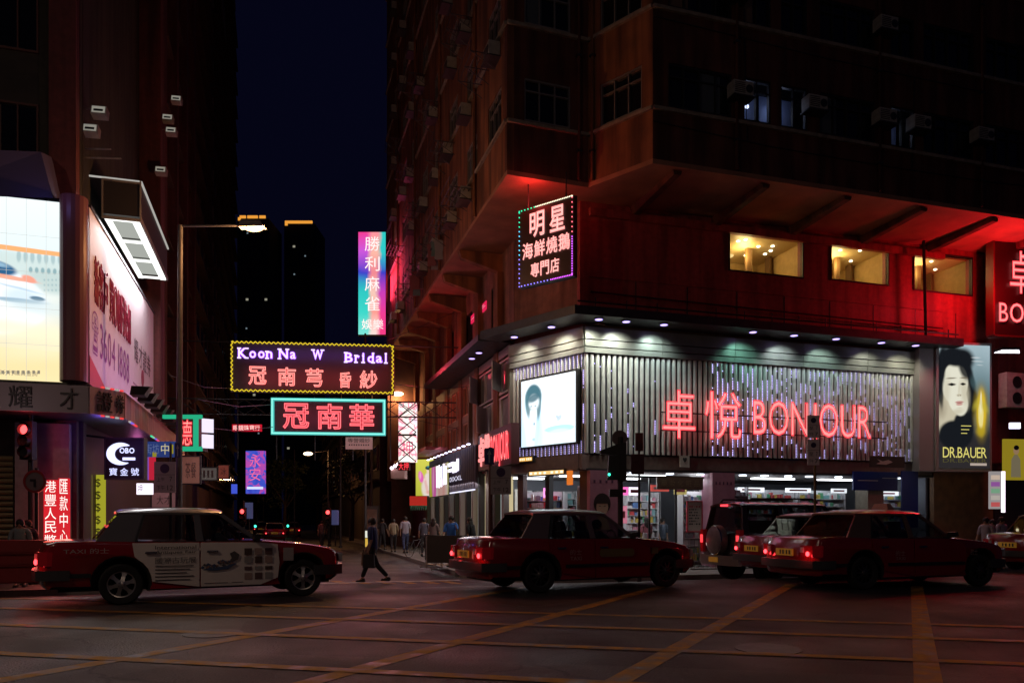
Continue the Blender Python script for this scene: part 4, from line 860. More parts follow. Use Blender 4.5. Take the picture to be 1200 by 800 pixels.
def ledgrad(name, a, b, L_, C_, R_):                  # LED picture: three colour columns that flow into each other
    m = bpy.data.materials.new(name); m.use_nodes = True; n = m.node_tree; n.nodes.clear()
    o = n.nodes.new('ShaderNodeOutputMaterial'); e = n.nodes.new('ShaderNodeEmission'); tc = n.nodes.new('ShaderNodeTexCoord'); sp_ = n.nodes.new('ShaderNodeSeparateXYZ')
    ns_ = n.nodes.new('ShaderNodeTexNoise'); ns_.inputs['Scale'].default_value = 1.3; vm = n.nodes.new('ShaderNodeVectorMath'); vm.operation = 'MULTIPLY_ADD'; vm.inputs[1].default_value = (.5, .5, 0)
    n.links.new(tc.outputs['Object'], ns_.inputs['Vector']); n.links.new(ns_.outputs['Color'], vm.inputs[0]); n.links.new(tc.outputs['Object'], vm.inputs[2]); n.links.new(vm.outputs[0], sp_.inputs[0])
    def norm(sock, d): q = n.nodes.new('ShaderNodeMath'); q.operation = 'DIVIDE'; q.inputs[1].default_value = d; n.links.new(sock, q.inputs[0]); return q.outputs[0]
    yy, xx = norm(sp_.outputs[1], b + .5), norm(sp_.outputs[0], a + .5); outs = []
    for cols in (L_, C_, R_):
        cr = n.nodes.new('ShaderNodeValToRGB')
        for i, c in enumerate(cols[::-1]):
            p = .06 + i / (len(cols) - 1) * .9; el_ = cr.color_ramp.elements[i] if i < 2 else cr.color_ramp.elements.new(p)
            el_.position = p; el_.color = (*c, 1)
        n.links.new(yy, cr.inputs[0]); outs.append(cr.outputs[0])
    def blend(a_, b_, x0, x1):
        mr = n.nodes.new('ShaderNodeMapRange'); mr.inputs[1].default_value = x0; mr.inputs[2].default_value = x1; n.links.new(xx, mr.inputs[0])
        mx = n.nodes.new('ShaderNodeMix'); mx.data_type = 'RGBA'; n.links.new(mr.outputs[0], mx.inputs[0]); n.links.new(a_, mx.inputs[6]); n.links.new(b_, mx.inputs[7]); return mx.outputs[2]
    n.links.new(blend(blend(outs[0], outs[1], .36, .48), outs[2], .62, .76), e.inputs[0]); e.inputs[1].default_value = 1.0
    n.links.new(e.outputs[0], o.inputs[0]); return m
# projecting signs over the side street pavement (frames face the crossing)
def hang(name, lab, x0, x1, y0, y1, Y, m, dep=.2, rot=0.0, frame=None, cat='sign'):
    p = at(x0, y1, Y); q = at(x1, y0, Y)
    return flatsign(name, lab, cat, T(p.x, p.y, p.z) @ RZ(rot) @ STAND, (q.x - p.x) / max(.2, math.cos(R(rot))), q.z - p.z, m, dep, frame), (q.x - p.x) / max(.2, math.cos(R(rot))), q.z - p.z
def pxmat(name, fn, s=1.0):                            # colour fields of an LED picture
    m = bpy.data.materials.new(name); m.use_nodes = True; n = m.node_tree; n.nodes.clear()
    o = n.nodes.new('ShaderNodeOutputMaterial'); e = n.nodes.new('ShaderNodeEmission'); tc = n.nodes.new('ShaderNodeTexCoord')
    ns_ = n.nodes.new('ShaderNodeTexNoise'); ns_.inputs['Scale'].default_value = fn[0]; ns_.inputs['Detail'].default_value = 3; ns_.inputs['Distortion'].default_value = .6
    mp = n.nodes.new('ShaderNodeMapping'); mp.inputs['Scale'].default_value = fn[2]; n.links.new(tc.outputs['Object'], mp.inputs[0]); n.links.new(mp.outputs[0], ns_.inputs['Vector'])
    cr = n.nodes.new('ShaderNodeValToRGB'); cr.color_ramp.interpolation = 'EASE'
    for i, (p, c) in enumerate(fn[1]):
        el_ = cr.color_ramp.elements[i] if i < 2 else cr.color_ramp.elements.new(p); el_.position = p; el_.color = (*c, 1)
    n.links.new(ns_.outputs[0], cr.inputs[0]); n.links.new(cr.outputs[0], e.inputs[0]); e.inputs[1].default_value = s; n.links.new(e.outputs[0], o.inputs[0]); MT[name] = m; return m
ledcol_unused = None if True else pxmat('rainbow_led', (.75, [(.30, (.02, .70, .62)), (.72, (.02, .60, .55)), (.40, (.85, .03, .30)), (.50, (.60, .10, .75)), (.58, (.06, .05, .62)), (.64, (.9, .05, .35))], (1, 1, 1)), 1.1)
s, a, b = hang('led_sign', 'tall narrow LED sign in pink, teal and violet with five rows of white characters', 420, 452, 272, 392, 44.9, emat('led_base', (.6, .1, .45), .9), .3, 0, metald)
core = emat('led_core_pink', (1.0, .80, .78), 1.25)
part('display', (MB().box(0, a, 0, b, .002, .012), [ledgrad('led_flow', a, b, ((.9, .05, .3), (.62, .1, .72), (.05, .06, .6), (.03, .6, .56), (.05, .7, .6), (.2, .8, .7)), ((1, .3, .35), (1, .5, .4), (.9, .25, .3), (.95, .6, .5), (1, .35, .3), (1, .75, .7)), ((.03, .62, .56), (.03, .6, .6), (.05, .05, .6), (.6, .05, .5), (.9, .05, .3), (.95, .05, .25)))]), s)
for k, ch in enumerate('勝利麻雀'): text(s, Z0, ch, a * .24, a * .78, b * (.815 - k * .195), b * (.955 - k * .195), core, .03, 'letter', off=.01)
text(s, Z0, '娛樂', a * .12, a * .92, b * .05, b * .15, core, .03, 'letter', off=.01)
part('hanger', (MB().tube([(a, b * .8, -.15), (a + 1.6, b * .8, -.15)], .05).tube([(a, b * .2, -.15), (a + 1.6, b * .2, -.15)], .05), [metald]), s)
lamp('neon_glow', 'AREA', T(*at(453, 330, 44.6)) @ Matrix.Rotation(R(-90), 4, 'Y'), 260, (1, .06, .18), 1.5, 5.5)

pinkled = pxmat('pink_white_led', (1.6, [(.30, (1, .92, .95)), (.72, (.95, .55, .70)), (.45, (1, .9, .8)), (.52, (.95, .25, .35)), (.58, (1, .95, .95))], (1, 1, 1)), 1.3)
s, a, b = hang('led_sign', 'narrow glowing pink and white sign tower behind a thin steel lattice', 467, 488, 472, 541, 36.8, pinkled, .3, 0, None)
lt = MB()
for k in range(4): lt.tube([(0, b * k / 4, .15), (a, b * (k + 1) / 4, .15)], .025).tube([(a, b * k / 4, .15), (0, b * (k + 1) / 4, .15)], .025)
part('lattice', (lt, [metald]), s); part('divider', (MB().box(0, a, b * .44, b * .47, 0, .1), [metald]), s)
text(s, Z0, '押', a * .2, a * .8, b * .1, b * .36, emat('pink_mark', (.8, .05, .2), .9), .02)
s, a, b = hang('neon_sign', 'small red neon lettering sign under the pink lattice sign', 466, 480, 541, 551, 36.6, mat('dark_red_board', (.10, .01, .012), .4), .15)
text(s, Z0, '大押', .05, a - .05, .03, b - .03, neonred, .02, 'letter')
s, a, b = hang('hanging_sign', 'red and green scalloped sign below the yellow poster', 480, 500, 581, 592, 34.5, emat('scallop_red', (.55, .03, .02), .7), .12)
for k in range(8): part('fringe', (MB().prism([(a * k / 8, 0), (a * (k + .5) / 8, -.22), (a * (k + 1) / 8, 0)][::-1], -.1, 0), [mat('fringe_green', (.05, .22, .12), .6)]), s)
s, a, b = hang('awning_lamp', 'row of bright lamps on a pale shop awning far down the right pavement', 458, 474, 549, 560, 38, mat('awning_pale', (.45, .30, .26), .6), 1.0, cat='lamp')
for k in range(4): part('bulb', (MB().ball((.05 + .16 * k, b + .03 + .1 * k, .05), .08), [emat('pink_bulb', (1, .75, .85), 6)]), s)

# ================================================================== the two big neon signs across the street
def neon_board(lab, x0, x1, y0l, y1l, Y0, Y1):
    p = at(x0, y1l, Y0); q = at(x1, y1l, Y1); top = at(x0, y0l, Y0)
    ang = math.degrees(math.atan2(q.y - p.y, q.x - p.x)); L = math.hypot(q.x - p.x, q.y - p.y)
    M = T(p.x, p.y, p.z) @ RZ(ang) @ STAND; t = thing('neon_sign', lab, 'sign', M)
    return t, L, top.z - p.z, M
t, L, H, M1 = neon_board('wide dark neon sign with a wavy yellow border, purple English line and red characters', 270, 462, 399, 459, 34.6, 35.4)
lamp('neon_glow', 'POINT', M1 @ T(7.9, 1.0, .3), 130, (1, .05, .08), .2)
part('board', (MB().box(0, L, 0, H, -.25, 0), [mat('plum_board', (.045, .028, .045), .5)]), t)
wv = MB()
def wavy(x0, y0, x1, y1, n):
    pts = []
    for i in range(n * 4 + 1):
        s_ = i / (n * 4); o_ = .045 * math.sin(i * math.pi / 2); dx, dy = x1 - x0, y1 - y0; l = math.hypot(dx, dy)
        pts.append((x0 + dx * s_ - dy / l * o_, y0 + dy * s_ + dx / l * o_, .06))
    wv.tube(pts, .022, n=5)
wavy(.06, H - .07, L - .06, H - .07, 36); wavy(.06, .07, L - .06, .07, 36); wavy(.07, .07, .07, H - .07, 11); wavy(L - .07, .07, L - .07, H - .07, 11)
part('border_tube', (wv, [emat('border_yellow', (.90, .66, .03), 1.0)]), t)
def slab(ch, x0, x1, y0, cap):      # slab-serif letter: plain glyph plus feet
    text(t, Z0, ch, x0, x1, y0, y0 + cap, neonpurp, .07, 'letter', off=.018)
    text(t, Z0, ch, x0 - .01, x1 + .01, y0 - .01, y0 + cap + .01, emat('purple_edge', (.30, .06, .95), 1.6), .06, 'neon_tube', 'line', bev=.03, off=.03)
fx = lambda px: (px - 270) / 192 * L
yb = H * .66; cp = .46
ser = MB()
def serif(px, y, w_=.10): ser.box(fx(px) - w_, fx(px) + w_, y - .02, y + .035, .06, .09)
for ch, x0, x1, hgt in (('K', 279, 290, 1), ('o', 292, 300, .74), ('o', 302, 310, .74), ('n', 311, 319, .74), ('N', 326, 337, 1), ('a', 339, 346, .74), ('W', 365, 378, 1), ('B', 403, 413, 1), ('r', 415, 421, .74), ('i', 424, 426.5, 1), ('d', 430, 438, 1), ('a', 440, 448, .74), ('l', 451, 453, 1)):
    slab(ch, fx(x0), fx(x1), yb - (.09 if x0 > 400 else 0), cp * hgt)
for px, top in ((280.5, 1), (289, 1), (312.5, .74), (327, 1), (336, 1), (366, 1), (377, 1), (404.5, 1), (416.5, .74), (425, .74), (437, 1), (452, 1)):
    o_ = -.09 if px > 400 else 0
    if px not in (336, 366, 377): serif(px, yb + o_, .085)
    serif(px, yb + o_ + cp * top - .03, .085 if px not in (437, 425, 452) else .05)
part('serifs', (ser, [neonpurp]), t)
for i, (ch, x0, x1) in enumerate((('冠', 291, 312), ('南', 325, 346), ('芎', 357, 378), ('昏', 397, 411), ('紗', 421, 442))):
    sc_ = .86 if i == 3 else 1
    text(t, Z0, ch, fx(x0), fx(x1), H * .14 - .02 * i, H * .14 - .02 * i + .84 * sc_, emat('neon_red_back', (.50, .01, .03), .8), .03, 'letter', off=.03)
    text(t, Z0, ch, fx(x0), fx(x1), H * .14 - .02 * i, H * .14 - .02 * i + .84 * sc_, emat('neon_pink_tube', (1, .25, .22), 2.0), .08, 'neon_tube', 'line', bev=.020, off=.035)
lamp('neon_glow', 'AREA', M1 @ T(L / 2, H * .3, .5), 22, (1, .06, .08), L * .8, .8)
lamp('neon_glow', 'AREA', M1 @ T(L / 2, H * .78, .4), 8, (.4, .15, 1), L * .8, .4)
lamp('neon_glow', 'AREA', M1 @ T(L / 2, H * .5, .5) @ Matrix.Rotation(R(180), 4, 'X'), 60, (1, .25, .5), L * .9, H)
t2, L2, H2, M2 = neon_board('smaller neon sign in a bright teal tube frame with three red outlined characters', 318, 452, 466, 509, 34.8, 35.3)
part('board', (MB().box(0, L2, 0, H2, -.25, 0), [mat('plum_board2', (.060, .018, .050), .5)]), t2)
part('border_tube', (MB().box(0, L2, 0, .13, 0, .1).box(0, L2, H2 - .13, H2, 0, .1).box(0, .13, .13, H2 - .13, 0, .1).box(L2 - .13, L2, .13, H2 - .13, 0, .1), [emat('border_teal', (.10, .62, .56), 1.0)]), t2)
part('border_tube', (MB().box(.03, L2 - .03, .05, .08, .1, .13).box(.03, L2 - .03, H2 - .08, H2 - .05, .1, .13).box(.04, .07, .08, H2 - .08, .1, .13).box(L2 - .07, L2 - .04, .08, H2 - .08, .1, .13), [emat('border_teal_core', (.35, 1.0, .85), 1.3)]), t2)
for ch, a0, a1 in (('冠', .10, .33), ('南', .395, .62), ('華', .68, .90)):
    text(t2, Z0, ch, L2 * a0, L2 * a1, H2 * .16, H2 * .86, emat('neon_face_dim', (.50, .012, .035), .8), .03, 'letter', off=.035)
    text(t2, Z0, ch, L2 * a0, L2 * a1, H2 * .16, H2 * .86, emat('neon_red_tube', (1, .13, .15), 1.8), .06, 'neon_tube', 'line', bev=.020, off=.035)
lamp('neon_glow', 'AREA', M2 @ T(L2 / 2, H2 * .5, .5), 7, (1, .10, .25), L2 * .8, .8)
lamp('neon_glow', 'AREA', M2 @ T(L2 / 2, H2 * .5, .5) @ Matrix.Rotation(R(180), 4, 'X'), 30, (.7, .3, .5), L2 * .9, H2)
# steel gantry that carries both, spanning from the left building to the right one
gt = thing('sign_gantry', 'thin steel truss spanning the side street behind the two neon signs', 'gantry', M1 @ T(0, 0, -.5))
for nm, y in (('chord', -.25), ('chord', -.95), ('chord', H + .05)): part(nm, (MB().cyl((-3.6, y, 0), (L + 3.2, y, 0), .035, n=6), [metald]), gt)
dg = MB()
for k in range(14): x = -3.5 + k * 1.0; dg.cyl((x, -.25, 0), (x + 1.0, -.95, 0), .02, n=5).cyl((x, -.95, 0), (x + 1.0, -.25, 0), .02, n=5)
for k in range(5): x = .2 + k * (L - .4) / 4; dg.cyl((x, -3.0, 0), (x, H + .05, 0), .03, n=5)
part('bracing', (dg, [metald]), gt)
part('stay_cable', (MB().tube([(-3.5, 3.6, 0), (1.5, H, 0)], .012, 4).tube([(L + 3.2, 4.2, 0), (L - 1, H, 0)], .012, 4).tube([(L, -.9, 0), (L + 3.4, -1.6, .3)], .012, 4), [metald]), gt)
s, a, b = hang('notice_board', 'small pale notice with dark characters hanging under the teal framed sign', 405, 436, 512, 526, 35.2, mat('notice_pink', (.55, .34, .34), .6, em=(.55, .30, .30), es=.25), .08, 3)
text(s, Z0, '專營婚紗', .1, a - .1, b * .55, b * .92, mat('print_black', (.05, .05, .05), .6), .006)
text(s, Z0, '▪▪▪▪▪▪▪▪▪', .15, a - .15, b * .3, b * .42, mat('print_black', (.05, .05, .05), .6), .006)
part('hanger', (MB().tube([(.1, b, -.05), (.1, b + .3, -.05)], .015).tube([(a - .1, b, -.05), (a - .1, b + .3, -.05)], .015), [metald]), s)
s, a, b = hang('neon_sign', 'small red sign with white characters left of the teal sign', 272, 306, 497, 505, 52, emat('small_red_face', (.62, .01, .03), .9), .2)
text(s, Z0, '眼鏡珠寶行', .08, a - .08, b * .12, b * .88, emat('small_red_white', (1, .65, .6), 1.3), .01)
bl = pxmat('blue_pink_led', (1.3, [(.30, (.04, .06, .55)), (.72, (.06, .08, .70)), (.46, (.06, .10, .65)), (.53, (.55, .08, .45))], (1, 1, 1)), .9)
s, a, b = hang('led_sign', 'blue and pink glowing sign down the street right of the dark left buildings', 288, 310, 528, 578, 56, bl, .3)
for k, ch in enumerate('永安'): text(s, Z0, ch, a * .2, a * .8, b * (.62 - k * .32), b * (.92 - k * .32), emat('led_pink_text', (.9, .15, .35), 1.0), .02)
part('white_line', (MB().box(.1, a - .1, b * .1, b * .16, .01, .03), [emat('led_white_line', (.6, .65, 1), 1.2)]), s)
s, a, b = hang('led_sign', 'tiny blue sign beside a red stroke at the far end of the left shops', 271, 277, 567, 578, 60, emat('tiny_blue', (.06, .10, .7), .9), .2)

# ================================================================== left building
LM = BM @ T(-14.7, .3, 0)
lb = thing('corner_building', 'dark tall building at the left corner carrying the white billboard and bright screen', 'building', LM)
LS = RZ(90) @ STAND                                    # its side street face, x = distance into the street
LFr = STAND
def LW(M): return LM @ M
redp = mat('dim_red_pilaster', (.15, .040, .042), .8, streak=.5, noise=.2)
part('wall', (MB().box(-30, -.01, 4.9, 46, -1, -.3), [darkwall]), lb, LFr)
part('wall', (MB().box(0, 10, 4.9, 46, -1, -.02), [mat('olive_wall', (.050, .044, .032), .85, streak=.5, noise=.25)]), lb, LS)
a, _ = hit(LW(LFr), 57, 100, .4); b, _ = hit(LW(LFr), 89, 100, .4)
part('pilaster', (MB().box(a, b, 4.9, 46, -.3, .4), [redp]), lb, LFr)
winmesh_l = winmesh('window', 1.5, 1.7, 3, mat('dark_red_frame2', (.14, .06, .05), .6))
for k in range(10):
    for j in range(3):
        x = a - 1.9 - j * 2.2
        wf_ = part('window', winmesh_l, lb, LFr @ T(x, 11.2 + k * 3.1, -.25)); part('pane', MB().box(.02, 1.48, .02, 1.68, -.07, -.04).mesh('pane', [dglass]), wf_)
        if (k + j) % 3 == 0: part('curtain', (MB().box(.1, .6, .1, 1.6, -.035, -.028), [mat('curtain_1', (.07, .09, .12), .9)]), wf_)
part('pilaster', (MB().box(9.4, 10.6, 4.9, 46, -.1, .75).box(12.6, 13.3, 4.9, 46, -.1, .5).box(16.8, 17.5, 4.9, 46, -.1, .5).box(21, 21.7, 4.9, 46, -.1, .5).box(25, 25.7, 4.9, 46, -.1, .5), [redp]), lb, LS)
part('wall', (MB().box(10, 26, 4.0, 46, -1, -.1), [mat('dark_red_wall', (.13, .035, .032), .85, noise=.25)]), lb, LS)
dw = winmesh('window', 1.7, 1.7, 3, mat('dark_red_frame2', (.14, .06, .05), .6)); dp = MB().box(.02, 1.68, .02, 1.68, -.07, -.04).mesh('pane', [dglass])
for fl in range(13):
    for k in range(4):
        if fl < 11: win(lb, LS, 11.0 + k * 4.1 + (-.2 if k == 0 else .1), 5.6 + fl * 3.1, dw, dp)
        part('ledge', (MB().box(10.7 + k * 4.1, 14.2 + k * 4.1, 5.2 + fl * 3.1, 5.35 + fl * 3.1, -.1, .35), [mat('dark_ledge', (.10, .05, .045), .85)]), lb, LS)
part('roof', (MB().box(-30, 0, -.3, 26, 46, 46.6), [ledge]), lb)
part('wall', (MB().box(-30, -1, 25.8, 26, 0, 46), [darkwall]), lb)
# unlit floodlights on arms, a faint glow put on their glass
flm = MB().box(-.2, .2, -.12, .14, 0, .26, 0).box(-.17, .17, -.09, .11, .26, .27, 1).box(-.12, .12, -.05, .02, .271, .275, 2)
fl_me = flm.mesh('floodlight', [acw, mat('flood_glass_glow', (.7, .7, .62), .4, em=(.7, .7, .6), es=.30), black])
def flood(px, py, Y, lab, armx):
    p = at(px, py, Y); t = thing('floodlight', lab, 'floodlight', T(*p) @ RZ(10) @ Matrix.Rotation(R(75), 4, 'X'), 'unlit floodlights on the left building')
    part('housing', fl_me, t)
    q = at(armx, py - 6, Y); I = WM[t.name].inverted()
    part('arm', (MB().tube([I @ p, I @ (p + Vector((0, 0, .25))), I @ q], .018, 5), [acw]), t)
flood(119, 137, 21.6, 'floodlight on the upper thin arm beside the red pilaster', 60)
flood(109, 158, 21.6, 'dull bluish floodlight on the lower arm beside the red pilaster', 62)
flood(198, 143, 30.5, 'upper of two bright floodlights stacked on the side wall', 188)
flood(202, 158, 30.5, 'lower of two bright floodlights stacked on the side wall', 190)
flood(208, 121, 31.5, 'small high floodlight above the stacked pair', 200)
flood(190, 204, 29.5, 'floodlight alone above the billboard top with a looping cable', 182)
part('bare_arm', (MB().tube([LM.inverted() @ at(66, 174, 21.5), LM.inverted() @ at(130, 175, 21.5)], .025, 5).tube([LM.inverted() @ at(80, 184, 21.5), LM.inverted() @ at(142, 186, 21.5)], .025, 5), [acw]), lb)

# white billboard along the side street
bbM = LM @ T(.5, -1.37, 0) @ RZ(90) @ STAND
bb = thing('billboard', 'long white billboard with maroon characters and a 3604 1888 phone number', 'billboard', bbM)
BL = 11.2; y0, y1 = 5.12, 9.68
part('panel', (MB().box(0, BL, y0, y1, -.4, 0), [mat('billboard_vinyl', (.72, .66, .70), .55, noise=.05, nscale=.5)]), bb)
part('edge_column', (MB().cyl((-.25, y0, -.30), (-.25, y1 + .1, -.30), .32, n=20), [mat('dark_red_column', (.20, .07, .09), .35)]), bb)
part('frame', (MB().box(0, BL, y1, y1 + .07, -.42, .04).box(BL, BL + .08, y0, y1 + .07, -.42, .04), [metald]), bb)
part('red_corner', (MB().prism([(0, y0), (2.6, y0), (0, y0 + .75)], .003, .008), [mat('vinyl_red', (.60, .04, .06), .5)]), bb)
maroon = mat('vinyl_maroon', (.28, .015, .05), .5); purpt = mat('vinyl_purple', (.22, .03, .26), .5)
XS = lambda px, py=400: hit(bbM, px, py)[0]
chars(bb, Z0, '新客戶', XS(110), XS(125.5), 7.35, 8.65, maroon, .01, .12, maroon, bev=.014)
chars(bb, Z0, '買０個月免佣', XS(128), XS(152.5), 7.35, 8.60, maroon, .01, .08, maroon, bev=.014)
text(bb, Z0, '☎', XS(107.5), XS(115), 6.0, 7.15, purpt, .01)
latin(bb, Z0, '3604 1888', XS(117), XS(151), 6.05, .95, purpt, .01, 'letter', gap=.12)
chars(bb, Z0, '耀才證券', XS(157), XS(176), 7.0, 7.8, mat('vinyl_black', (.03, .03, .035), .5), .01, .15)
part('round_logo', (MB().cyl((XS(167), 6.7, .002), (XS(167), 6.7, .008), .3, n=20), [maroon]), bb)
for k in range(3): part('printed_line', (MB().box(XS(156), XS(177 - 3 * k), 6.2 - .22 * k, 6.26 - .22 * k, .002, .006), [mat('vinyl_grey', (.35, .25, .33), .5)]), bb)
# lit box above it
lx = thing('overhead_light_box', 'projecting dark box with a bright white underside above the long billboard', 'light box', LM @ T(0, 0, 0))
bx = MB().box(.3, 1.3, 1.1, 6.9, 10.45, 11.45, 0); part('case', (bx, [mat('box_case', (.018, .014, .014), .6)]), lx)
part('frame', (MB().box(.3, 1.34, 1.06, 1.1, 11.40, 11.48).box(.3, .34, 1.06, 1.1, 10.3, 11.4).box(1.30, 1.34, 1.06, 1.1, 10.3, 11.4).box(.34, 1.30, 1.06, 1.1, 10.3, 10.38).box(1.3, 1.34, 1.1, 6.9, 10.3, 10.45), [mat('box_rim', (.20, .19, .18), .4)]), lx)
part('edge_tube', (MB().box(1.31, 1.36, 1.1, 6.9, 11.45, 11.50).box(-.9, 1.3, 1.05, 1.09, 11.45, 11.49), [emat('edge_white', (.75, .72, .66), .55)]), lx)
for k in range(3): part('diffuser', (MB().box(.36, 1.26, 1.25 + k * 1.85, 2.75 + k * 1.85, 10.36, 10.43), [emat('diffuser_grey', (.42, .44, .40), .95)]), lx)
part('tube_light', (MB().box(.36, .52, 1.15, 6.85, 10.31, 10.36).box(1.08, 1.27, 1.15, 6.85, 10.31, 10.36), [emat('diffuser_white', (.90, .92, .86), 1.8)]), lx)
for k in range(4): part('tube_light', (MB().box(.52, 1.08, 1.12 + k * 1.85, 1.24 + k * 1.85, 10.31, 10.36), [emat('diffuser_white', (.90, .92, .86), 1.8)]), lx)
lamp('light_box_lamp', 'AREA', LM @ T(.95, 4, 10.2) @ RZ(90) @ Matrix.Rotation(R(28), 4, 'X'), 230, (1, .95, .98), 5.5, .6)
lamp('billboard_lamp', 'AREA', LM @ T(1.5, 2.0, 5.3) @ RZ(90) @ Matrix.Rotation(R(180), 4, 'X') @ Matrix.Rotation(R(-25), 4, 'X'), 22, (.8, .35, 1), 7, .2)

# bright screen on the front
SM = LM @ T(0, -1.25, 0) @ STAND
a, b, c, d = pxbox(SM, -90, 77, 233, 447)
c = hit(SM, 60, 447)[1]; d = hit(SM, 40, 234)[1]
ls = thing('led_screen', 'huge bright screen showing a white high-speed train over pale yellow', 'screen', SM @ T(a, c, 0)); wd, ht = b - a, d - c
part('screen_case', (MB().box(-.1, wd + .12, -.1, ht + .1, -.5, -.02), [black]), ls)
Q = lambda pts: [(hit(SM, x, y)[0] - a, hit(SM, x, y)[1] - c) for x, y in pts]
def pic(pts, m, z): part('display_picture', (MB().prism(Q(pts)[::-1], z, z + .001), [m]), ls)
S_ = lambda n, c_, s=1.15: emat('train_' + n, c_, s)
pxw = wd / 167.0
def TL(px, py, rx, ry, rot, soft, col, al): q = Q([(px, py)])[0]; return (q[0] / wd, q[1] / ht, rx * pxw / wd, ry * pxw / wd, rot, soft, col, al)
tl_ = [TL(0, 300, 140, 9, -2, .5, (.60, .74, .74), .8), TL(10, 318, 120, 24, -3, .25, (.62, .74, .72), .9), TL(60, 330, 34, 16, -4, .4, (.50, .62, .60), .7)]
for k in range(8): tl_.append(TL(22 + k * 8, 300 + k * .6, 2.6, 8, 0, .4, (.36, .50, .52), .8))
for k in range(7): tl_.append(TL(36 + k * 7, 316 + k * .5, 2.2, 4, 0, .4, (.20, .36, .40), .8))
for k in range(18): tl_.append(TL(52 + (k % 6) * 4.6, 328 + 6 * (k // 6), 1.2, 1.6, 0, .5, (.36, .50, .52), .8))
tl_ += [TL(0, 289, 160, 3.4, -2.6, .2, (.93, .44, .18), 1), TL(-14, 350, 70, 46, -8, .06, (.80, .90, .98), 1), TL(-10, 352, 62, 36, -8, .5, (1.0, 1.0, 1.0), .9), TL(28, 350, 26, 13, -14, .5, (.62, .78, .90), .8),
        TL(-4, 313, 24, 9, -12, .2, (.03, .12, .26), 1), TL(-2, 309, 12, 3, -12, .6, (.35, .55, .7), .8), TL(6, 324, 38, 3, -7, .3, (.90, .36, .22), .9), TL(34, 327, 9, 4.5, -20, .3, (.92, .36, .26), 1), TL(20, 337, 30, 1.4, -12, .5, (.45, .62, .78), .7), TL(44, 350, 9, 3, -6, .3, (.10, .20, .30), 1), TL(22, 352, 32, 3, -3, .4, (.20, .36, .50), .9)]
tl_ += [TL(-20, 752, 900, 398, 0, .004, (.93, .78, .42), 1), TL(60, 362, 60, 9, -3, .7, (.70, .80, .80), .7), TL(20, 386, 90, 12, -6, .8, (.98, .90, .62), .8), TL(-10, 420, 120, 22, -3, .8, (.88, .70, .36), .5), TL(50, 408, 60, 14, 6, .9, (.95, .84, .56), .7)]
part('display', (MB().box(0, wd, 0, ht, -.02, 0), [softpic('train_picture', wd, ht, [(0, (.90, .76, .46)), (1, (.86, .93, .95)), (.6, (.74, .86, .88))], tl_, 1.15, .03)]), ls)
for k in range(1, 7): part('panel_seam', (MB().box(wd * k / 7 - .004, wd * k / 7 + .004, 0, ht, 0, .003), [emat('seam_grey', (.62, .64, .60), 1.0)]), ls)
for k in range(1, 5): part('panel_seam', (MB().box(0, wd, ht * k / 5 - .004, ht * k / 5 + .004, 0, .0035), [emat('seam_grey', (.62, .64, .60), 1.0)]), ls)
for k in range(8): pic([(2 + k * 6, 434), (5 + k * 6, 434), (5 + k * 6, 438), (2 + k * 6, 438)], S_('ink', (.25, .22, .16)), .008)
text(ls, Z0, '與分行職員查詢', Q([(-4, 440)])[0][0], Q([(44, 440)])[0][0], Q([(20, 440)])[0][1], Q([(20, 434)])[0][1], S_('ink', (.25, .22, .16)), .012)
# angular canopy above the screen, purple light also put into its base colour
cn = MB().hexa([LM.inverted() @ at(x, y, Y) for x, y, Y in ((-90, 228, 17.5), (62, 232, 19.2), (72, 232, 20.6), (-90, 228, 20.6), (-90, 172, 17.5), (48, 178, 19.2), (62, 185, 20.6), (-90, 176, 20.6))])
part('screen_canopy', (cn, [mat('purple_lit_canopy', (.10, .09, .20), .5, .3)]), lb)
lamp('canopy_lamp', 'POINT', T(*at(60, 225, 18.6)), 2.2, (.35, .3, 1), .15)
# fascia canopy with dark characters
u1 = hit(LM @ T(0, -2.2, 0) @ STAND, 104, 470)[0]
pts = [(-30, -2.2), (u1, -2.2), (1.3, -1.43), (1.3, 12.0)]
zf0, zf1 = 4.26, 4.94
fz = MB().prism([(-30, -2.2), (u1, -2.2), (1.3, -1.43), (1.3, 12), (0.02, 12), (.02, 0), (-30, 0)], zf0 + .05, zf1 - .02)
part('canopy', (fz, [metald]), lb)
greyf = mat('grey_fascia', (.33, .27, .29), .5); mauve = mat('mauve_fascia', (.46, .32, .38), .45)
F1 = T(u1, -2.2, 0) @ STAND; part('fascia', (MB().box(-25, 0, zf0, zf1, -.03, .04), [greyf]), lb, F1)
a2 = math.degrees(math.atan2(-1.43 + 2.2, 1.3 - u1)); L3 = math.hypot(1.3 - u1, .77)
F2 = T(u1, -2.2, 0) @ RZ(a2) @ STAND; part('fascia', (MB().box(0, L3, zf0, zf1, -.03, .04), [mauve]), lb, F2)
F3 = T(1.3, -1.43, 0) @ RZ(90) @ STAND
ridge = mat('red_lit_fascia', (.42, .13, .14), .45)  # red neon light put into the fascia's base colour
for k in range(34): part('fascia_panel', (MB().box(k * .40 + .01, k * .40 + .39, zf0, zf1, -.03, .04), [ridge]), lb, F3)
nameb = emat('x', (0, 0, 0)) if False else mat('name_black', (.02, .015, .02), .5)
nb = thing('fascia_lettering', 'dark raised characters on the grey fascia under the bright screen', 'sign', LM @ F1)
for ch, x0, x1, y0, y1, px in (('耀', 10, 38, 453, 479, 0), ('才', 70, 91, 455, 478, 0)):
    q = pxbox(LM @ F1, x0, x1, y0, y1, .06); text(nb, Z0, ch, q[0], q[1], zf0 + .08, zf1 - .08, nameb, .07, 'letter', off=.02, depth=.03)
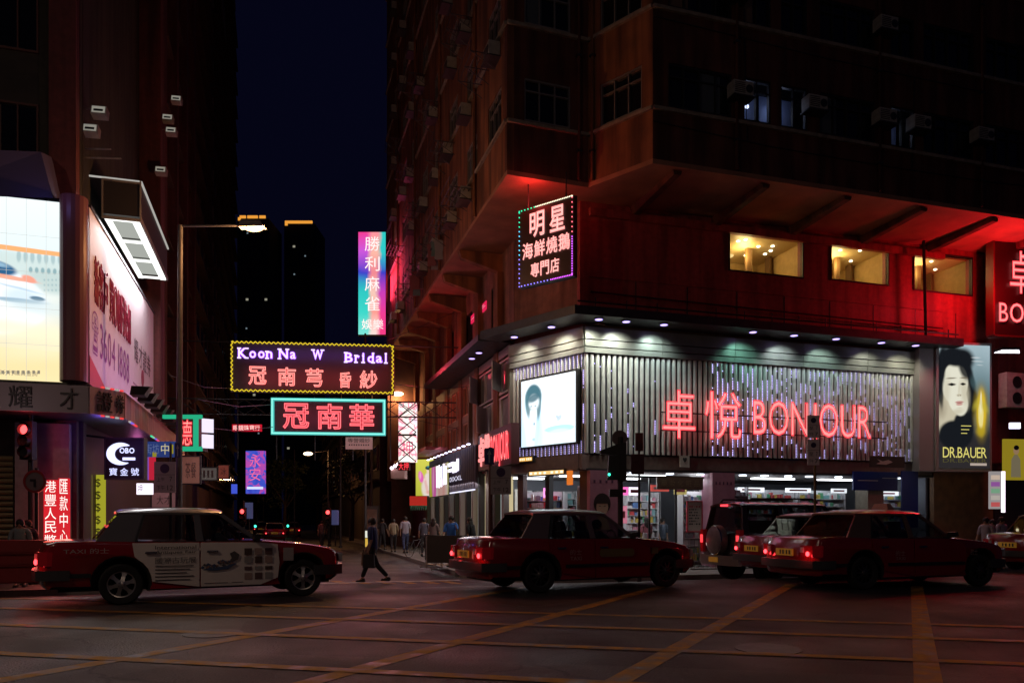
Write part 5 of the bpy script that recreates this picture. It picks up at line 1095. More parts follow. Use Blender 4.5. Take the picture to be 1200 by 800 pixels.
text(nb, F1.inverted() @ F2, '證', L3 * .18, L3 * .62, zf0 + .08, zf1 - .08, nameb, .07, 'letter', off=.012, depth=.03)
text(nb, F1.inverted() @ F2, '券', L3 * .72, L3 * .98, zf0 + .1, zf1 - .1, nameb, .07, 'letter', depth=.03)
cols_ = (('red', (.9, .06, .06)), ('white', (.7, .75, .9)), ('green', (.05, .8, .4)), ('blue', (.15, .12, .8)))
for k in range(9):
    x = .15 + rnd.random() * 7; part('edge_light', (MB().box(x, x + .5, zf0 - .04, zf0, .04, .09), [emat('edge_' + cols_[k % 4][0], cols_[k % 4][1], 1.0)]), lb, F3)
for k in range(5):
    part('edge_light', (MB().box(L3 * (.3 + .14 * k), L3 * (.38 + .14 * k), zf0 - .04, zf0, .04, .09).box(L3 * (.3 + .14 * k), L3 * (.38 + .14 * k), zf1, zf1 + .04, .04, .09), [emat('edge_' + cols_[(k) % 2][0], cols_[k % 2][1], 1.0)]), lb, F2)
for k in range(9):   # dark louvred spotlights over the receding fascia
    x = .3 + k * 1.15; thing('spotlight', '%s black louvred spotlight from the corner in the row on the red-lit fascia' % ORD[k], 'spotlight', LM @ F3 @ T(x, zf1, .1), 'black spotlights on the fascia edge', (MB().hexa([(0, 0, 0), (.5, 0, 0), (.5, 0, .35), (0, 0, .35), (-.05, .22, .05), (.5, .3, .05), (.55, .3, .5), (-.05, .22, .5)]), [black]))
# soffit glow
lamp('soffit_lamp', 'POINT', LM @ T(.6, -.6, 3.9), 7, (.25, .12, 1), .15)
lamp('soffit_lamp', 'POINT', LM @ T(.6, 5, 3.9), 6, (.9, .2, .6), .15)
lamp('fascia_fill', 'POINT', LM @ T(3.4, 5.0, 4.7), 16, (1, .22, .26), .2)  # unseen fills added to light the fascia, standing in for nearby neon
lamp('fascia_fill', 'POINT', LM @ T(-1.0, -3.6, 4.2), 5, (1, .75, .8), .2)
# ground floor of the left corner
part('wall', (MB().box(-30, 0, 0, 4.9, -.6, -.3), [mat('brown_wall', (.10, .07, .06), .7, noise=.3)]), lb, LFr)
part('wall', (MB().box(0, 26, 0, 4.9, -.6, -.1), [mat('brown_wall2', (.12, .08, .075), .7, noise=.3)]), lb, LS)
x0 = hit(LW(LFr), -30, 560)[0]; x1 = hit(LW(LFr), 17, 560)[0]
for k in range(22): part('shutter_slat', (MB().cyl((x0, .1 + k * .15, .06), (x1, .1 + k * .15, .06), .07, n=8), [mat('shutter_metal', (.28, .22, .12), .4, .5)]), lb, LFr)
x2 = hit(LW(LFr), 21, 560)[0]; x3 = hit(LW(LFr), 84, 560)[0]
part('pillar', (MB().box(x2, x3, 0, 4.2, -.3, .25), [mat('pale_pillar', (.34, .30, .29), .6, noise=.15)]), lb, LFr)
redl = emat('banner_red', (.72, .02, .03), .95); whl = emat('banner_white', (1, .85, .8), 1.3)
BFm = LM @ T(0, -.9, 0) @ STAND
for x0p, x1p, y0p, y1p, s_, lab in ((68.5, 81, 560, 639, '匯款中心', 'narrow red lit banner with four white characters nearer the corner'), (51, 67.5, 562, 641, '港豐人民幣', 'wider red lit banner with five white characters beside the pale pillar')):
    q = pxbox(BFm, x0p, x1p, y0p, y1p); n = len(s_); hh_ = (q[3] - q[2]); 
    s = flatsign('lit_banner', lab, 'sign', BFm @ T(q[0], q[2], 0), q[1] - q[0], hh_, redl, .12)
    for k, ch in enumerate(s_): text(s, Z0, ch, .03, q[1] - q[0] - .03, hh_ * (n - k - 1 + .08) / n, hh_ * (n - k - .06) / n, whl, .01, 'letter', off=.015)
lamp('banner_glow', 'AREA', BFm @ T(hit(BFm, 66, 600)[0], 1.6, .2) @ Matrix.Rotation(R(180), 4, 'X'), 14, (1, .12, .08), .7, 1.6)
# side street shops of the left row: yellow lit board, round purple sign, small boards
LSW = LM @ RZ(90) @ STAND
def ls_sign(name, lab, x0, x1, y0, y1, m, d=.1, frame=None):
    q = pxbox(LSW, x0, x1, y0, y1, d); yy = hit(LSW, x0, y1, d)[1]; yt = hit(LSW, x0, y0, d)[1]
    return flatsign(name, lab, 'sign', LSW @ T(q[0], yy, d), q[1] - q[0], yt - yy, m, .08, frame), q[1] - q[0], yt - yy
s, a, b = hang('lit_banner', 'tall yellow-green lit board with small dark money symbols', 108, 122, 556, 632, 23.2, emat('yellow_board', (.46, .44, .03), .75), .1)
for k in range(5): text(s, Z0, '$', a * .28, a * .72, b * (.80 - k * .19), b * (.94 - k * .19), mat('print_navy', (.03, .03, .12), .6), .01, 'letter')
s, a, b = hang('lit_banner', 'narrow dim yellow panel left of the money exchange board', 98, 106, 556, 640, 22.6, emat('yellow_dim_board', (.26, .24, .03), .7), .1)
s, a, b = hang('lit_banner', 'thin red light strip beside the exchange shop door', 96, 98, 580, 640, 22.4, emat('red_strip', (.8, .05, .05), .8), .08)
s, a, b = hang('projecting_sign', 'square black sign with a round white-blue swirl logo and three characters', 124, 166, 514, 560, 22.0, mat('cobo_board', (.008, .006, .02), .5), .22, 4, mat('cobo_frame', (.05, .05, .06), .5))
wbl = emat('cobo_white', (.62, .64, 1.0), 1.7); arc = MB(); n = 26; cx, cy = a * .42, b * .62
for i in range(n):
    t0, t1 = [R(52 + 250 * (i + k) / n) for k in (0, 1)]
    def rr_(t): f = (math.degrees(t) - 52) / 250; return .36 + .03 * math.sin(f * 3.1), .36 - .02 - .17 * math.sin(min(1, f * 1.02) * math.pi) ** .6
    (o0, i0), (o1, i1) = rr_(t0), rr_(t1)
    arc.prism([(cx + i0 * math.cos(t0) * 1.05, cy + i0 * math.sin(t0) * .86), (cx + o0 * math.cos(t0) * 1.05, cy + o0 * math.sin(t0) * .86), (cx + o1 * math.cos(t1) * 1.05, cy + o1 * math.sin(t1) * .86), (cx + i1 * math.cos(t1) * 1.05, cy + i1 * math.sin(t1) * .86)], .01, .02)
part('swirl_logo', (arc, [wbl]), s)
latin(s, Z0, 'OBO', a * .38, a * .78, b * .64, b * .13, wbl, .025, off=.02)
text(s, Z0, 'PAWN CO', a * .46, a * .80, b * .47, b * .54, wbl, .025, off=.02) if False else part('logo_bar', (MB().box(a * .46, a * .80, b * .46, b * .53, .015, .025), [wbl]), s)
chars(s, Z0, '寶金號', a * .10, a * .90, b * .07, b * .26, wbl, .02, .35)
part('bracket', (MB().tube([(a * .3, b, -.1), (-.6, b + .1, -.1)], .03), [metald]), s)
lamp('neon_glow', 'AREA', T(*at(145, 536, 21.7)) @ Matrix.Rotation(R(90), 4, 'X'), .7, (.4, .35, 1), 1, 1)
# street name style LED board and small hanging signs
s, a, b = hang('led_board', 'blue and yellow board with a pale 中 character over the left pavement', 167, 206, 517, 535, 24, mat('board_blue', (.02, .04, .16), .5, em=(.03, .06, .25), es=.6), .15)
text(s, Z0, '中', a * .56, a * .80, b * .15, b * .85, emat('board_cream', (.70, .62, .35), .8), .01); text(s, Z0, '街坊', a * .08, a * .5, b * .18, b * .85, emat('board_grey_text', (.12, .16, .32), .8), .01)
part('yellow_patch', (MB().box(a * .3, a * .42, 0, b * .3, .001, .006).box(a * .85, a * .93, b * .2, b * .8, .001, .006), [emat('board_yellow', (.45, .38, .03), .6)]), s)
s, a, b = hang('lit_banner', 'violet and pink lit strip sign behind the round logo sign', 166, 174, 535, 562, 25.5, emat('violet_strip', (.30, .10, .55), .7), .1)
for k in range(3): text(s, Z0, '典當行'[k], a * .15, a * .85, b * (.7 - k * .3), b * (.92 - k * .3), emat('strip_pale', (.9, .6, .9), 1.0), .01)
s, a, b = hang('lit_banner', 'red lit strip sign right of the violet strip', 174.5, 181, 535, 562, 25.3, emat('crimson_strip', (.60, .02, .05), .8), .1)
s, a, b = hang('lit_sign', 'small overexposed white sign low behind the first taxi roof', 160, 178, 566, 579, 25, emat('white_hot', (.95, .85, 1.0), 1.6), .1)
text(s, Z0, '押', a * .1, a * .4, b * .1, b * .9, mat('print_navy', (.03, .03, .12), .6), .01)
for lab, x0, x1, y0, y1, Y, c_ in (('pink board with faded strokes beside the lamp post', 178, 206, 577, 594, 26, (.28, .12, .12)), ('brown board with dim characters right of the lamp post', 213, 234, 535, 566, 28, (.26, .12, .09)), ('small red and brown board in a dark frame further down the left row', 256, 268, 545, 560, 36, (.30, .07, .05)), ('grey awning board beyond the brown one', 234, 254, 548, 562, 32, (.14, .13, .12))):
    s, a, b = hang('board', lab, x0, x1, y0, y1, Y, mat('faded_%d' % x0, c_, .7, em=c_, es=.28), .08, 0, frameb)
    text(s, Z0, '大才' if x0 == 178 else '茶餐' if x0 == 213 else '冰' if x0 == 256 else '▪▪▪', a * .2, a * .8, b * .2, b * .8, mat('print_brown', (.08, .05, .05), .7), .006)
# green framed neon sign, curved corner
s, a, b = hang('neon_sign', 'green framed sign with a blurred red-white character and white lit end panels', 207, 232, 487, 527, 24.5, mat('green_sign_board', (.05, .008, .012), .5), .8)
part('border_tube', (MB().box(-.4, a + .15, b - .10, b + .02, 0, .12).box(.0, a + .15, -.04, .10, 0, .12).box(a * .82, a + .02, .1, b - .1, 0, .08), [emat('green_tube', (.02, .42, .22), 1.0)]), s)
text(s, Z0, '德', a * .12, a * .74, b * .12, b * .88, emat('blur_white_red', (1, .52, .42), 1.3), .03, 'letter', off=.03)
text(s, Z0, '德', a * .11, a * .75, b * .11, b * .89, neonred, .04, 'neon_tube', 'line', bev=.02, off=.035)
for k in range(2): part('end_panel', (MB().box(0, .36, b * (.06 + .46 * k), b * (.46 + .46 * k), 0, .03), [emat('end_white', (.75, .68, .85), 1.3)]), s, T(a + .12, 0, 0) @ Matrix.Rotation(R(38), 4, 'Y'))
lamp('neon_glow', 'AREA', T(*at(220, 507, 24.1)) @ Matrix.Rotation(R(90), 4, 'X'), 2, (1, .3, .3), .8, .9)

# ================================================================== further buildings down the side street
def block(lab, u0, u1, w0, w1, H_, side, wallm, nfl, nw, wfm, group=None, lit=0.0):
    t = thing('apartment_building', lab, 'building', BM @ T(u0, w0, 0), group)
    L_ = w1 - w0; part('wall', (MB().box(min(0, u1 - u0), max(0, u1 - u0), 0, L_, 0, H_), [wallm]), t)
    part('roof', (MB().box(min(0, u1 - u0) - .2, max(0, u1 - u0) + .2, -.2, L_ + .2, H_, H_ + .5), [ledge]), t)
    M = (RZ(90) if side > 0 else T(0, L_, 0) @ RZ(-90)) @ STAND
    bw = L_ / nw; fm3 = MB().box(0, bw * .62, 0, 1.6, -.05, .12).mesh('window', [wfm]); pm3 = MB().box(.08, bw * .62 - .08, .08, 1.52, .12, .13).mesh('pane', [dglass])
    for f_ in range(nfl):
        part('balcony_slab', (MB().box(.2, L_ - .2, 4.1 + f_ * 3.0, 4.25 + f_ * 3.0, 0, .5), [wallm]), t, M)
        for k in range(nw):
            wn = part('window', fm3, t, M @ T(bw * (k + .2), 4.9 + f_ * 3.0, 0)); part('pane', pm3, wn)
    return t, M
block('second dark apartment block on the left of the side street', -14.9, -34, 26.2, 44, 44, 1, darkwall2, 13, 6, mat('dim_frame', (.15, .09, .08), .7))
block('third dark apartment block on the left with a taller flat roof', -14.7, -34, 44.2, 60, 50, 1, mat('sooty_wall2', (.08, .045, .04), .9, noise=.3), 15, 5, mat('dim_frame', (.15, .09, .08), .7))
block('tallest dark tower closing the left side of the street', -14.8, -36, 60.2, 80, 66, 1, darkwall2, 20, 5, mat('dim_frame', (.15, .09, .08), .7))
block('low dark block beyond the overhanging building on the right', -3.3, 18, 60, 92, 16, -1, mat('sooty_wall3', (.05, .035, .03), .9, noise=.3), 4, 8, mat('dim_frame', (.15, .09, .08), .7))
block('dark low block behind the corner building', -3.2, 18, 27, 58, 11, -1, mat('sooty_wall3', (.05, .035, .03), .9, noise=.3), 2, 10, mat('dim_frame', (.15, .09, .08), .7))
# slim towers on the skyline
for lab, x0, x1, ytop, Y, rx in (('distant dark tower with a short broken orange roof light', 278, 315, 256, 250, ((281, 288), (290, 302), (304, 311))), ('distant dark tower with a longer orange roof light, right of its twin', 333, 369, 262, 260, ((334, 366),))):
    p0 = at(x0, 608, Y); p1 = at(x1, ytop, Y); t = thing('residential_tower', lab, 'tower', T(p0.x, Y, -.4)); wdt = p1.x - p0.x; H_ = p1.z + .4
    part('wall', (MB().box(0, wdt, 0, 14, 0, H_), [mat('tower_wall', (.05, .045, .045), .9)]), t)
    for a, b in rx:
        q0 = (a - x0) / (x1 - x0) * wdt; q1 = (b - x0) / (x1 - x0) * wdt; part('roof_light', (MB().box(q0, q1, -.2, .3, H_, H_ + .9), [emat('sodium_roof', (1.0, .40, .05), .85)]), t)
    part('roof_light', (MB().box(.3, 1.2, -.2, .3, H_ - .7, H_ + .3), [emat('sodium_roof', (1.0, .40, .05), .8)]), t)
    wn = MB().box(0, .8, -.06, 0, 0, .7).mesh('window', [emat('far_window', (.75, .72, .55), .35, 'NONE')]); wd2 = MB().box(0, .9, -.06, 0, 0, 1.1).mesh('window', [dglass])
    rr = random.Random(int(x0)); wn2 = MB().box(0, .5, -.06, 0, 0, .5).mesh('window', [emat('far_window_cool', (.45, .60, .70), .3, 'NONE')])
    for f_ in range(28):
        for k in range(5): part('window', (wn if rr.random() < .5 else wn2) if rr.random() < .055 else wd2, t, T(1.0 + k * 2.0 + rr.uniform(-.3, .3), 0, H_ - 5 - f_ * 3.1))

# ================================================================== vehicles
tyrem = mat('tyre_rubber', (.012, .012, .012), .75); rimm = mat('rim_silver', (.55, .54, .52), .3, .85); rimd = mat('rim_dark', (.10, .10, .10), .4, .8)
chrome = mat('chrome', (.6, .6, .6), .15, 1.0); under = mat('underbody', (.008, .008, .008), .8); seatm = mat('car_seat', (.06, .06, .065), .8)
taxired = mat('taxi_red_paint', (.27, .011, .013), .2, coat=.6, noise=.06, nscale=2); silver = mat('taxi_silver_paint', (.13, .12, .12), .3, .3, coat=.5)
tail_on = emat('tail_lamp_red', (1, .05, .06), 4.5); tail_glass = mat('tail_lamp_glass', (.22, .01, .012), .12, em=(.5, .01, .02), es=.05)
amber = mat('amber_lens', (.5, .2, .02), .2); clearlens = mat('clear_lens', (.5, .5, .5), .15); platey = mat('yellow_plate', (.62, .34, .04), .5, em=(.6, .28, .03), es=.12)
WHEELS = {}
def wheel_meshes(r, wd, style):
    k = (r, wd, style)
    if k in WHEELS: return WHEELS[k]
    ty = MB().lathe([(r * .64, -wd / 2 + .01), (r * .70, -wd / 2), (r * .93, -wd / 2), (r, -wd / 2 + .03), (r, wd / 2 - .03), (r * .93, wd / 2), (r * .66, wd / 2), (r * .64, wd / 2 - .02)], 'y', 36).mesh('tyre', [tyrem], 40)
    f = -wd / 2 + .015; rm = MB()
    rm.lathe([(r * .66, f + .06), (r * .67, f - .005), (r * .60, f), (r * .58, f + .03)], 'y', 36)
    rm.cyl((0, f + .10, 0), (0, f + .12, 0), r * .62, n=30, m=1)
    rm.lathe([(0, f - .02), (r * .10, f - .018), (r * .20, f - .005), (r * .22, f + .03)], 'y', 20)
    n = 6 if style == 'spoke' else 10
    for i in range(n):
        t = 2 * math.pi * i / n; w0, w1 = (.17, .24) if style == 'spoke' else (.10, .07)
        pts = []
        for rr, ww in ((.18, w0 * .6), (.40, w0 * .45), (.62, w1 * .62)):
            for s_ in (-1, 1): pts.append((r * (rr * math.cos(t) - s_ * ww * math.sin(t)), r * (rr * math.sin(t) + s_ * ww * math.cos(t))))
        P = [(pts[j][0], f + (.0, .0, .012, .012, .02, .02)[j], pts[j][1]) for j in range(6)]
        P2 = [(x, y + .03, z) for x, y, z in P]
        rm.hexa([P[0], P[1], P[3], P[2], P2[0], P2[1], P2[3], P2[2]]); rm.hexa([P[2], P[3], P[5], P[4], P2[2], P2[3], P2[5], P2[4]])
    for i in range(5):
        t = 2 * math.pi * i / 5 + .3; rm.cyl((r * .13 * math.cos(t), f - .025, r * .13 * math.sin(t)), (r * .13 * math.cos(t), f, r * .13 * math.sin(t)), r * .02, n=6, m=1)
    me = rm.mesh('rim', [rimm if style == 'spoke' else rimd, under], 40)
    WHEELS[k] = (ty, me); return WHEELS[k]

def arch(cx, cz, r, z0, z1, n=12):       # arc from the rear foot to the front foot of a wheel opening
    a0 = math.asin(max(-1, min(1, (z0 - cz) / r))); a1 = math.asin(max(-1, min(1, (z1 - cz) / r)))
    s0, s1 = math.pi - a0, a1
    return [(cx + r * math.cos(s0 + (s1 - s0) * i / n), cz + r * math.sin(s0 + (s1 - s0) * i / n)) for i in range(n + 1)]
def loft_body(sil, hw, ends, k=.14, tilt=.06, zt=.62, c0=0.0):
    n = len(sil); cx = sum(p[0] for p in sil) / n
    def inset(d):
        out = []
        for i in range(n):
            a = Vector(sil[i - 1]); b = Vector(sil[i]); c = Vector(sil[(i + 1) % n])
            e1 = (b - a).normalized(); e2 = (c - b).normalized(); nn = Vector((-(e1.y + e2.y), e1.x + e2.x))
            if nn.length > 1e-6: nn.normalize()
            out.append(b + nn * d)
        return out
    secs = []
    for y, d in ((hw, .045), (hw - .012, .02), (hw - .04, .004), (hw - .13, 0), (hw * .55, 0), (0, 0)):
        secs.append((y, inset(d)))
    full = [(-y, p) for y, p in secs] + [(y, p) for y, p in reversed(secs[:-1])]
    mb = MB(); vs = []
    for y, p in full:
        for q in p:
            x, z = q.x, q.y; e = max(0, (abs(x - c0) - ends) / .45); yy = y * (1 - .045 * min(1, e) ** 2) * (1 - tilt * max(0, z - zt))
            x2 = x - math.copysign(k * abs(y / hw) ** 4 * min(1, e), x - c0); zz = z + (.025 * (1 - (y / hw) ** 2) if z > .75 else 0)
            vs.append((x2, yy, zz))
    m = len(full); fs = []
    for j in range(m - 1):
        for i in range(n): fs.append((j * n + i, (j + 1) * n + i, (j + 1) * n + (i + 1) % n, j * n + (i + 1) % n))
    mb.add(vs, fs); mb.add([vs[i] for i in range(n)], [tuple(range(n))]); mb.add([vs[(m - 1) * n + i] for i in range(n)], [tuple(range(n))[::-1]])
    for i, f in enumerate(mb.f[:(m - 1) * n]):
        pz = sum(mb.v[q][2] for q in f) / 4; a, b = mb.v[f[0]], mb.v[f[3]]
        if (i % n) in mb_dark: mb.mi[i] = 1
    return mb
mb_dark = set()
def sweep(path, hx, hz, m=0, mb=None):    # rectangular bar following a path in plan
    mb = mb or MB(); n = len(path); vs = []
    for i, p in enumerate(path):
        a = Vector(path[max(0, i - 1)][:2]); b = Vector(path[min(n - 1, i + 1)][:2]); d = (b - a).normalized(); nx, ny = d.y, -d.x
        for sx_, sz_ in ((-1, -1), (1, -.8), (1.15, 0), (1, .8), (-1, 1)): vs.append((p[0] + nx * hx * sx_, p[1] + ny * hx * sx_, p[2] + hz * sz_))
    fs = [(i * 5 + j, (i + 1) * 5 + j, (i + 1) * 5 + (j + 1) % 5, i * 5 + (j + 1) % 5) for i in range(n - 1) for j in range(5)] + [tuple(range(5)), tuple(range(5 * n - 5, 5 * n))[::-1]]
    mb.add(vs, fs, m); return mb
def bevel_edges(me, w_=.012):
    bm = bmesh.new(); bm.from_mesh(me); es = [e for e in bm.edges if len(e.link_faces) == 2 and e.calc_face_angle(0) > R(35)]
    bmesh.ops.bevel(bm, geom=es, offset=w_, segments=2, affect='EDGES', clamp_overlap=True); bm.to_mesh(me); bm.free()
    for p in me.polygons: p.use_smooth = True
    me.set_sharp_from_angle(angle=R(50)); return me

doorwhite = mat('white_ad_film', (.80, .74, .68), .45, noise=.04)
def make_sedan(label, M, roofm, doorm, wheelstyle, group, lights=True, roofsign=False):
    t = thing('taxi', label, 'taxi', M, group)
    XR, XF, ra, rz_ = -1.45, 1.335, .385, .33
    low = [(-2.50, .27)] + arch(XR, rz_, ra, .27, .20) + arch(XF, rz_, ra, .20, .26) + [(1.89, .26), (2.02, .34)]
    sil = low + [(2.05, .52), (2.03, .66), (1.98, .755), (1.86, .81), (1.5, .875), (1.1, .92), (.70, .955), (-1.2, .965), (-1.9, .985), (-2.36, .975), (-2.51, .94), (-2.57, .80), (-2.585, .52), (-2.56, .34)]
    mb_dark.clear(); mb_dark.update(range(0, len(low) - 1))
    part('body', loft_body(sil, .832, 1.9, c0=-.26).mesh('body', [taxired, under], 32), t)
    zb, zt, yb, yt = .955, 1.425, .775, .60
    side = lambda z: yb + (yt - yb) * (z - zb) / (zt - zb)
    # roof skin
    rf = MB(); xs = [(-1.50, -.010), (-1.44, .02), (-1.25, .045), (-.7, .062), (-.3, .058), (-.02, .035), (.05, .012)]; ysn = [-1, -.93, -.75, -.4, 0, .4, .75, .93, 1]
    vs = []
    for lay in (0, -.035):
        for x, h in xs:
            for q in ysn: vs.append((x + (.03 if x > -.2 else -.03 if x < -1.3 else 0) * (1 - q * q), q * (yt + .012), zt + h * (1 - abs(q) ** 4) + (.028 if abs(q) < 1 else 0) * (1 - abs(q) ** 6) + lay))
    nx_, ny_ = len(xs), len(ysn); fs = []
    for i in range(nx_ - 1):
        for j in range(ny_ - 1):
            p = i * ny_ + j; fs.append((p, p + 1, p + ny_ + 1, p + ny_)); q = p + nx_ * ny_; fs.append((q, q + ny_, q + ny_ + 1, q + 1))
    o = nx_ * ny_
    for i in range(nx_ - 1):
        for j in (0, ny_ - 1): p = i * ny_ + j; fs.append((p, p + ny_, p + ny_ + o, p + o))
    for j in range(ny_ - 1):
        for i in (0, nx_ - 1): p = i * ny_ + j; fs.append((p, p + 1, p + 1 + o, p + o))
    rf.add(vs, fs); roof = part('roof', rf.mesh('roof', [roofm], 45), t)
    def pil(xb0, xb1, xt0, xt1, th=.045, zb_=zb - .01):
        mb = MB()
        for s_ in (-1, 1):
            mb.hexa([(xb0, s_ * yb, zb_), (xb1, s_ * yb, zb_), (xb1, s_ * (yb - th), zb_), (xb0, s_ * (yb - th), zb_), (xt0, s_ * yt, zt + .005), (xt1, s_ * yt, zt + .005), (xt1, s_ * (yt - th), zt + .005), (xt0, s_ * (yt - th), zt + .005)])
        return mb
    a = pil(.56, .68, -.06, .04); b = pil(-.37, -.25, -.40, -.30); c = pil(-1.83, -1.27, -1.46, -1.12)
    for nm, mb in (('front_pillar', a), ('middle_pillar', b), ('rear_pillar', c)):
        for q in (0, 1):
            hb = MB(); hb.hexa(mb.v[8 * q:8 * q + 8]); part(nm, bevel_edges(hb.mesh(nm, [roofm]), .01), t)
    part('window_frame', (pil(-1.27, -1.24, -1.12, -1.09, .03).box(-1.27, .56, -yb - .004, -yb + .02, zb - .01, zb + .015).box(-1.27, .56, yb - .02, yb + .004, zb - .01, zb + .015), [frameb]), t)
    def sg(x0, x1, xt0, xt1, s_): return MB().quad((x0, s_ * (yb - .02), zb), (x1, s_ * (yb - .02), zb), (xt1, s_ * (yt - .02), zt), (xt0, s_ * (yt - .02), zt))
    # doors with window and handle
    for s_ in (-1, 1):
        fo = [(-.31, .235), (.62, .235), (.90, .34), (.93, .60), (.90, .90), (.62, .935), (-.31, .945)]
        ar = [(x, z) for x, z in arch(XR, rz_, ra + .045, .26, .235, 14) if x > XR + .12 and z > .24][::-1]
        ro = [(-.33, .235)] + [(-.33, .945), (-1.30, .950), (-1.27, .74)] + [p for p in ar][::-1]
        for nm, outl in (('front', fo), ('rear', ro)):
            y0 = .8485
            mbd = MB(); yy = lambda z: s_ * (y0 * (1 - .06 * max(0, z - .62)))
            n = len(outl); vs = [(x, yy(z) - s_ * .02, z) for x, z in outl] + [(x, yy(z) + s_ * .004, z) for x, z in outl]
            mbd.add(vs, [tuple(range(n)), tuple(range(n, 2 * n))[::-1]] + [(i, (i + 1) % n, n + (i + 1) % n, n + i) for i in range(n)])
            d = part('door', bevel_edges(mbd.mesh('door', [doorm]), .005), t)
            hx_ = -.22 if nm == 'front' else -1.12
            part('handle', (MB().box(hx_, hx_ + .17, min(s_ * .848, s_ * .872), max(s_ * .848, s_ * .872), .785, .815), [chrome if s_ < 0 else black]), d)
            if nm == 'front': part('window', (sg(-.25, .56, -.30, -.06, s_), [carglass]), d)
            else: part('window', (sg(-1.24, -.37, -1.09, -.40, s_), [carglass]), d)
    part('windscreen', (MB().quad((.66, -.70, zb), (.66, .70, zb), (.03, .57, zt), (.03, -.57, zt)), [carglass]), t)
    part('rear_window', (MB().quad((-1.86, -.68, zb + .02), (-1.46, -.56, zt), (-1.46, .56, zt), (-1.86, .68, zb + .02)), [carglass]), t)
    part('side_moulding', (MB().box(-.95, .88, .846, .862, .44, .50).box(1.74, 1.86, -.855, -.84, .44, .50).box(-2.35, -1.86, -.855, -.84, .44, .50), [black]), t)
    if doorm is not doorwhite: part('side_moulding', (MB().box(-.95, .88, -.864, -.846, .44, .50), [black]), t)
    part('underbody', (MB().box(-2.3, 1.85, -.56, .56, .21, .80), [under]), t)
    path = [(-2.140, -.84, .48), (-2.410, -.835, .48), (-2.550, -.76, .48), (-2.610, -.45, .48), (-2.625, 0, .48), (-2.610, .45, .48), (-2.550, .76, .48), (-2.410, .835, .48), (-2.140, .84, .48)]
    part('rear_bumper', (sweep(path, .035, .075), [mat('bumper_rubber', (.05, .05, .052), .35)], 40), t)
    path = [(1.510, -.84, .45), (1.850, -.835, .45), (2.000, -.74, .45), (2.100, -.4, .45), (2.120, 0, .45), (2.100, .4, .45), (2.000, .74, .45), (1.850, .835, .45), (1.510, .84, .45)][::-1]
    part('front_bumper', (sweep(path, .035, .085), [mat('bumper_rubber', (.05, .05, .052), .35)], 40), t)
    for s_ in (-1, 1):
        y0, y1 = (.44, .74)
        tl = part('tail_light', (MB().hexa([(-2.595, s_ * y0, .62), (-2.595, s_ * y0, .83), (-2.560, s_ * y0, .83), (-2.560, s_ * y0, .62), (-2.555, s_ * y1, .62), (-2.555, s_ * y1, .83), (-2.510, s_ * y1, .83), (-2.510, s_ * y1, .62)]), [tail_glass]), t)
        part('lens', (MB().hexa([(-2.557, s_ * y1, .62), (-2.557, s_ * y1, .83), (-2.510, s_ * y1, .83), (-2.510, s_ * y1, .62), (-2.430, s_ * .825, .62), (-2.430, s_ * .822, .83), (-2.360, s_ * .80, .83), (-2.360, s_ * .80, .62)]), [amber if not lights else tail_glass]), tl)
        part('lens', (MB().box(-2.602, -2.580, min(s_ * .45, s_ * .54), max(s_ * .45, s_ * .54), .70, .80), [clearlens]), tl)
        if lights:
            part('lit_bulb', (MB().ball((-2.585, s_ * .64, .68), .045, sq=(.5, 1, 1)), [tail_on]), tl)
            lamp('tail_lamp', 'POINT', T(-2.680, s_ * .66, .64), 1.1, (1, .03, .04), .03, parent=t)
        part('headlight', (MB().box(1.970, 2.040, min(s_ * .46, s_ * .74), max(s_ * .46, s_ * .74), .58, .73), [clearlens]), t)
    part('number_plate', (MB().box(-2.620, -2.595, -.25, .25, .63, .76), [platey]), t)
    for y_, w_ in ((-.19, .05), (-.10, .04), (.0, .05), (.09, .04)): part('plate_mark', (MB().box(-2.624, -2.619, y_, y_ + w_, .655, .735), [black]), t)
    part('grille', (MB().box(2.020, 2.060, -.42, .42, .58, .72), [black]), t)
    part('mirror', (MB().hexa([(.50, -.79, .96), (.62, -.80, .98), (.60, -.98, 1.0), (.50, -.97, .98), (.50, -.79, 1.06), (.60, -.80, 1.08), (.58, -.98, 1.08), (.50, -.97, 1.07)]), [black]), t)
    part('mirror', (MB().hexa([(.50, .79, .96), (.62, .80, .98), (.60, .98, 1.0), (.50, .97, .98), (.50, .79, 1.06), (.60, .80, 1.08), (.58, .98, 1.08), (.50, .97, 1.07)]), [black]), t)
    # cabin
    cb = MB()
    for x, ys_ in ((-.05, (-.38, .38)), (-1.05, (-.40, .40))):
        for y in ys_:
            cb.hexa([(x - .08, y - .24, .5), (x + .45, y - .24, .45), (x + .45, y + .24, .45), (x - .08, y + .24, .5), (x - .1, y - .22, .62), (x + .43, y - .22, .6), (x + .43, y + .22, .6), (x - .1, y + .22, .62)])
            cb.hexa([(x - .16, y - .23, .55), (x + .0, y - .23, .55), (x + .0, y + .23, .55), (x - .16, y + .23, .55), (x - .34, y - .2, 1.08), (x - .2, y - .2, 1.1), (x - .2, y + .2, 1.1), (x - .34, y + .2, 1.08)])
            cb.hexa([(x - .34, y - .12, 1.1), (x - .25, y - .12, 1.1), (x - .25, y + .12, 1.1), (x - .34, y + .12, 1.1), (x - .37, y - .11, 1.27), (x - .29, y - .11, 1.28), (x - .29, y + .11, 1.28), (x - .37, y + .11, 1.27)])
    part('seats', (cb, [seatm]), t)
    part('dashboard', (MB().hexa([(.42, -.7, .7), (.7, -.7, .7), (.7, .7, .7), (.42, .7, .7), (.48, -.68, .96), (.66, -.68, .95), (.66, .68, .95), (.48, .68, .96)]), [under]), t)
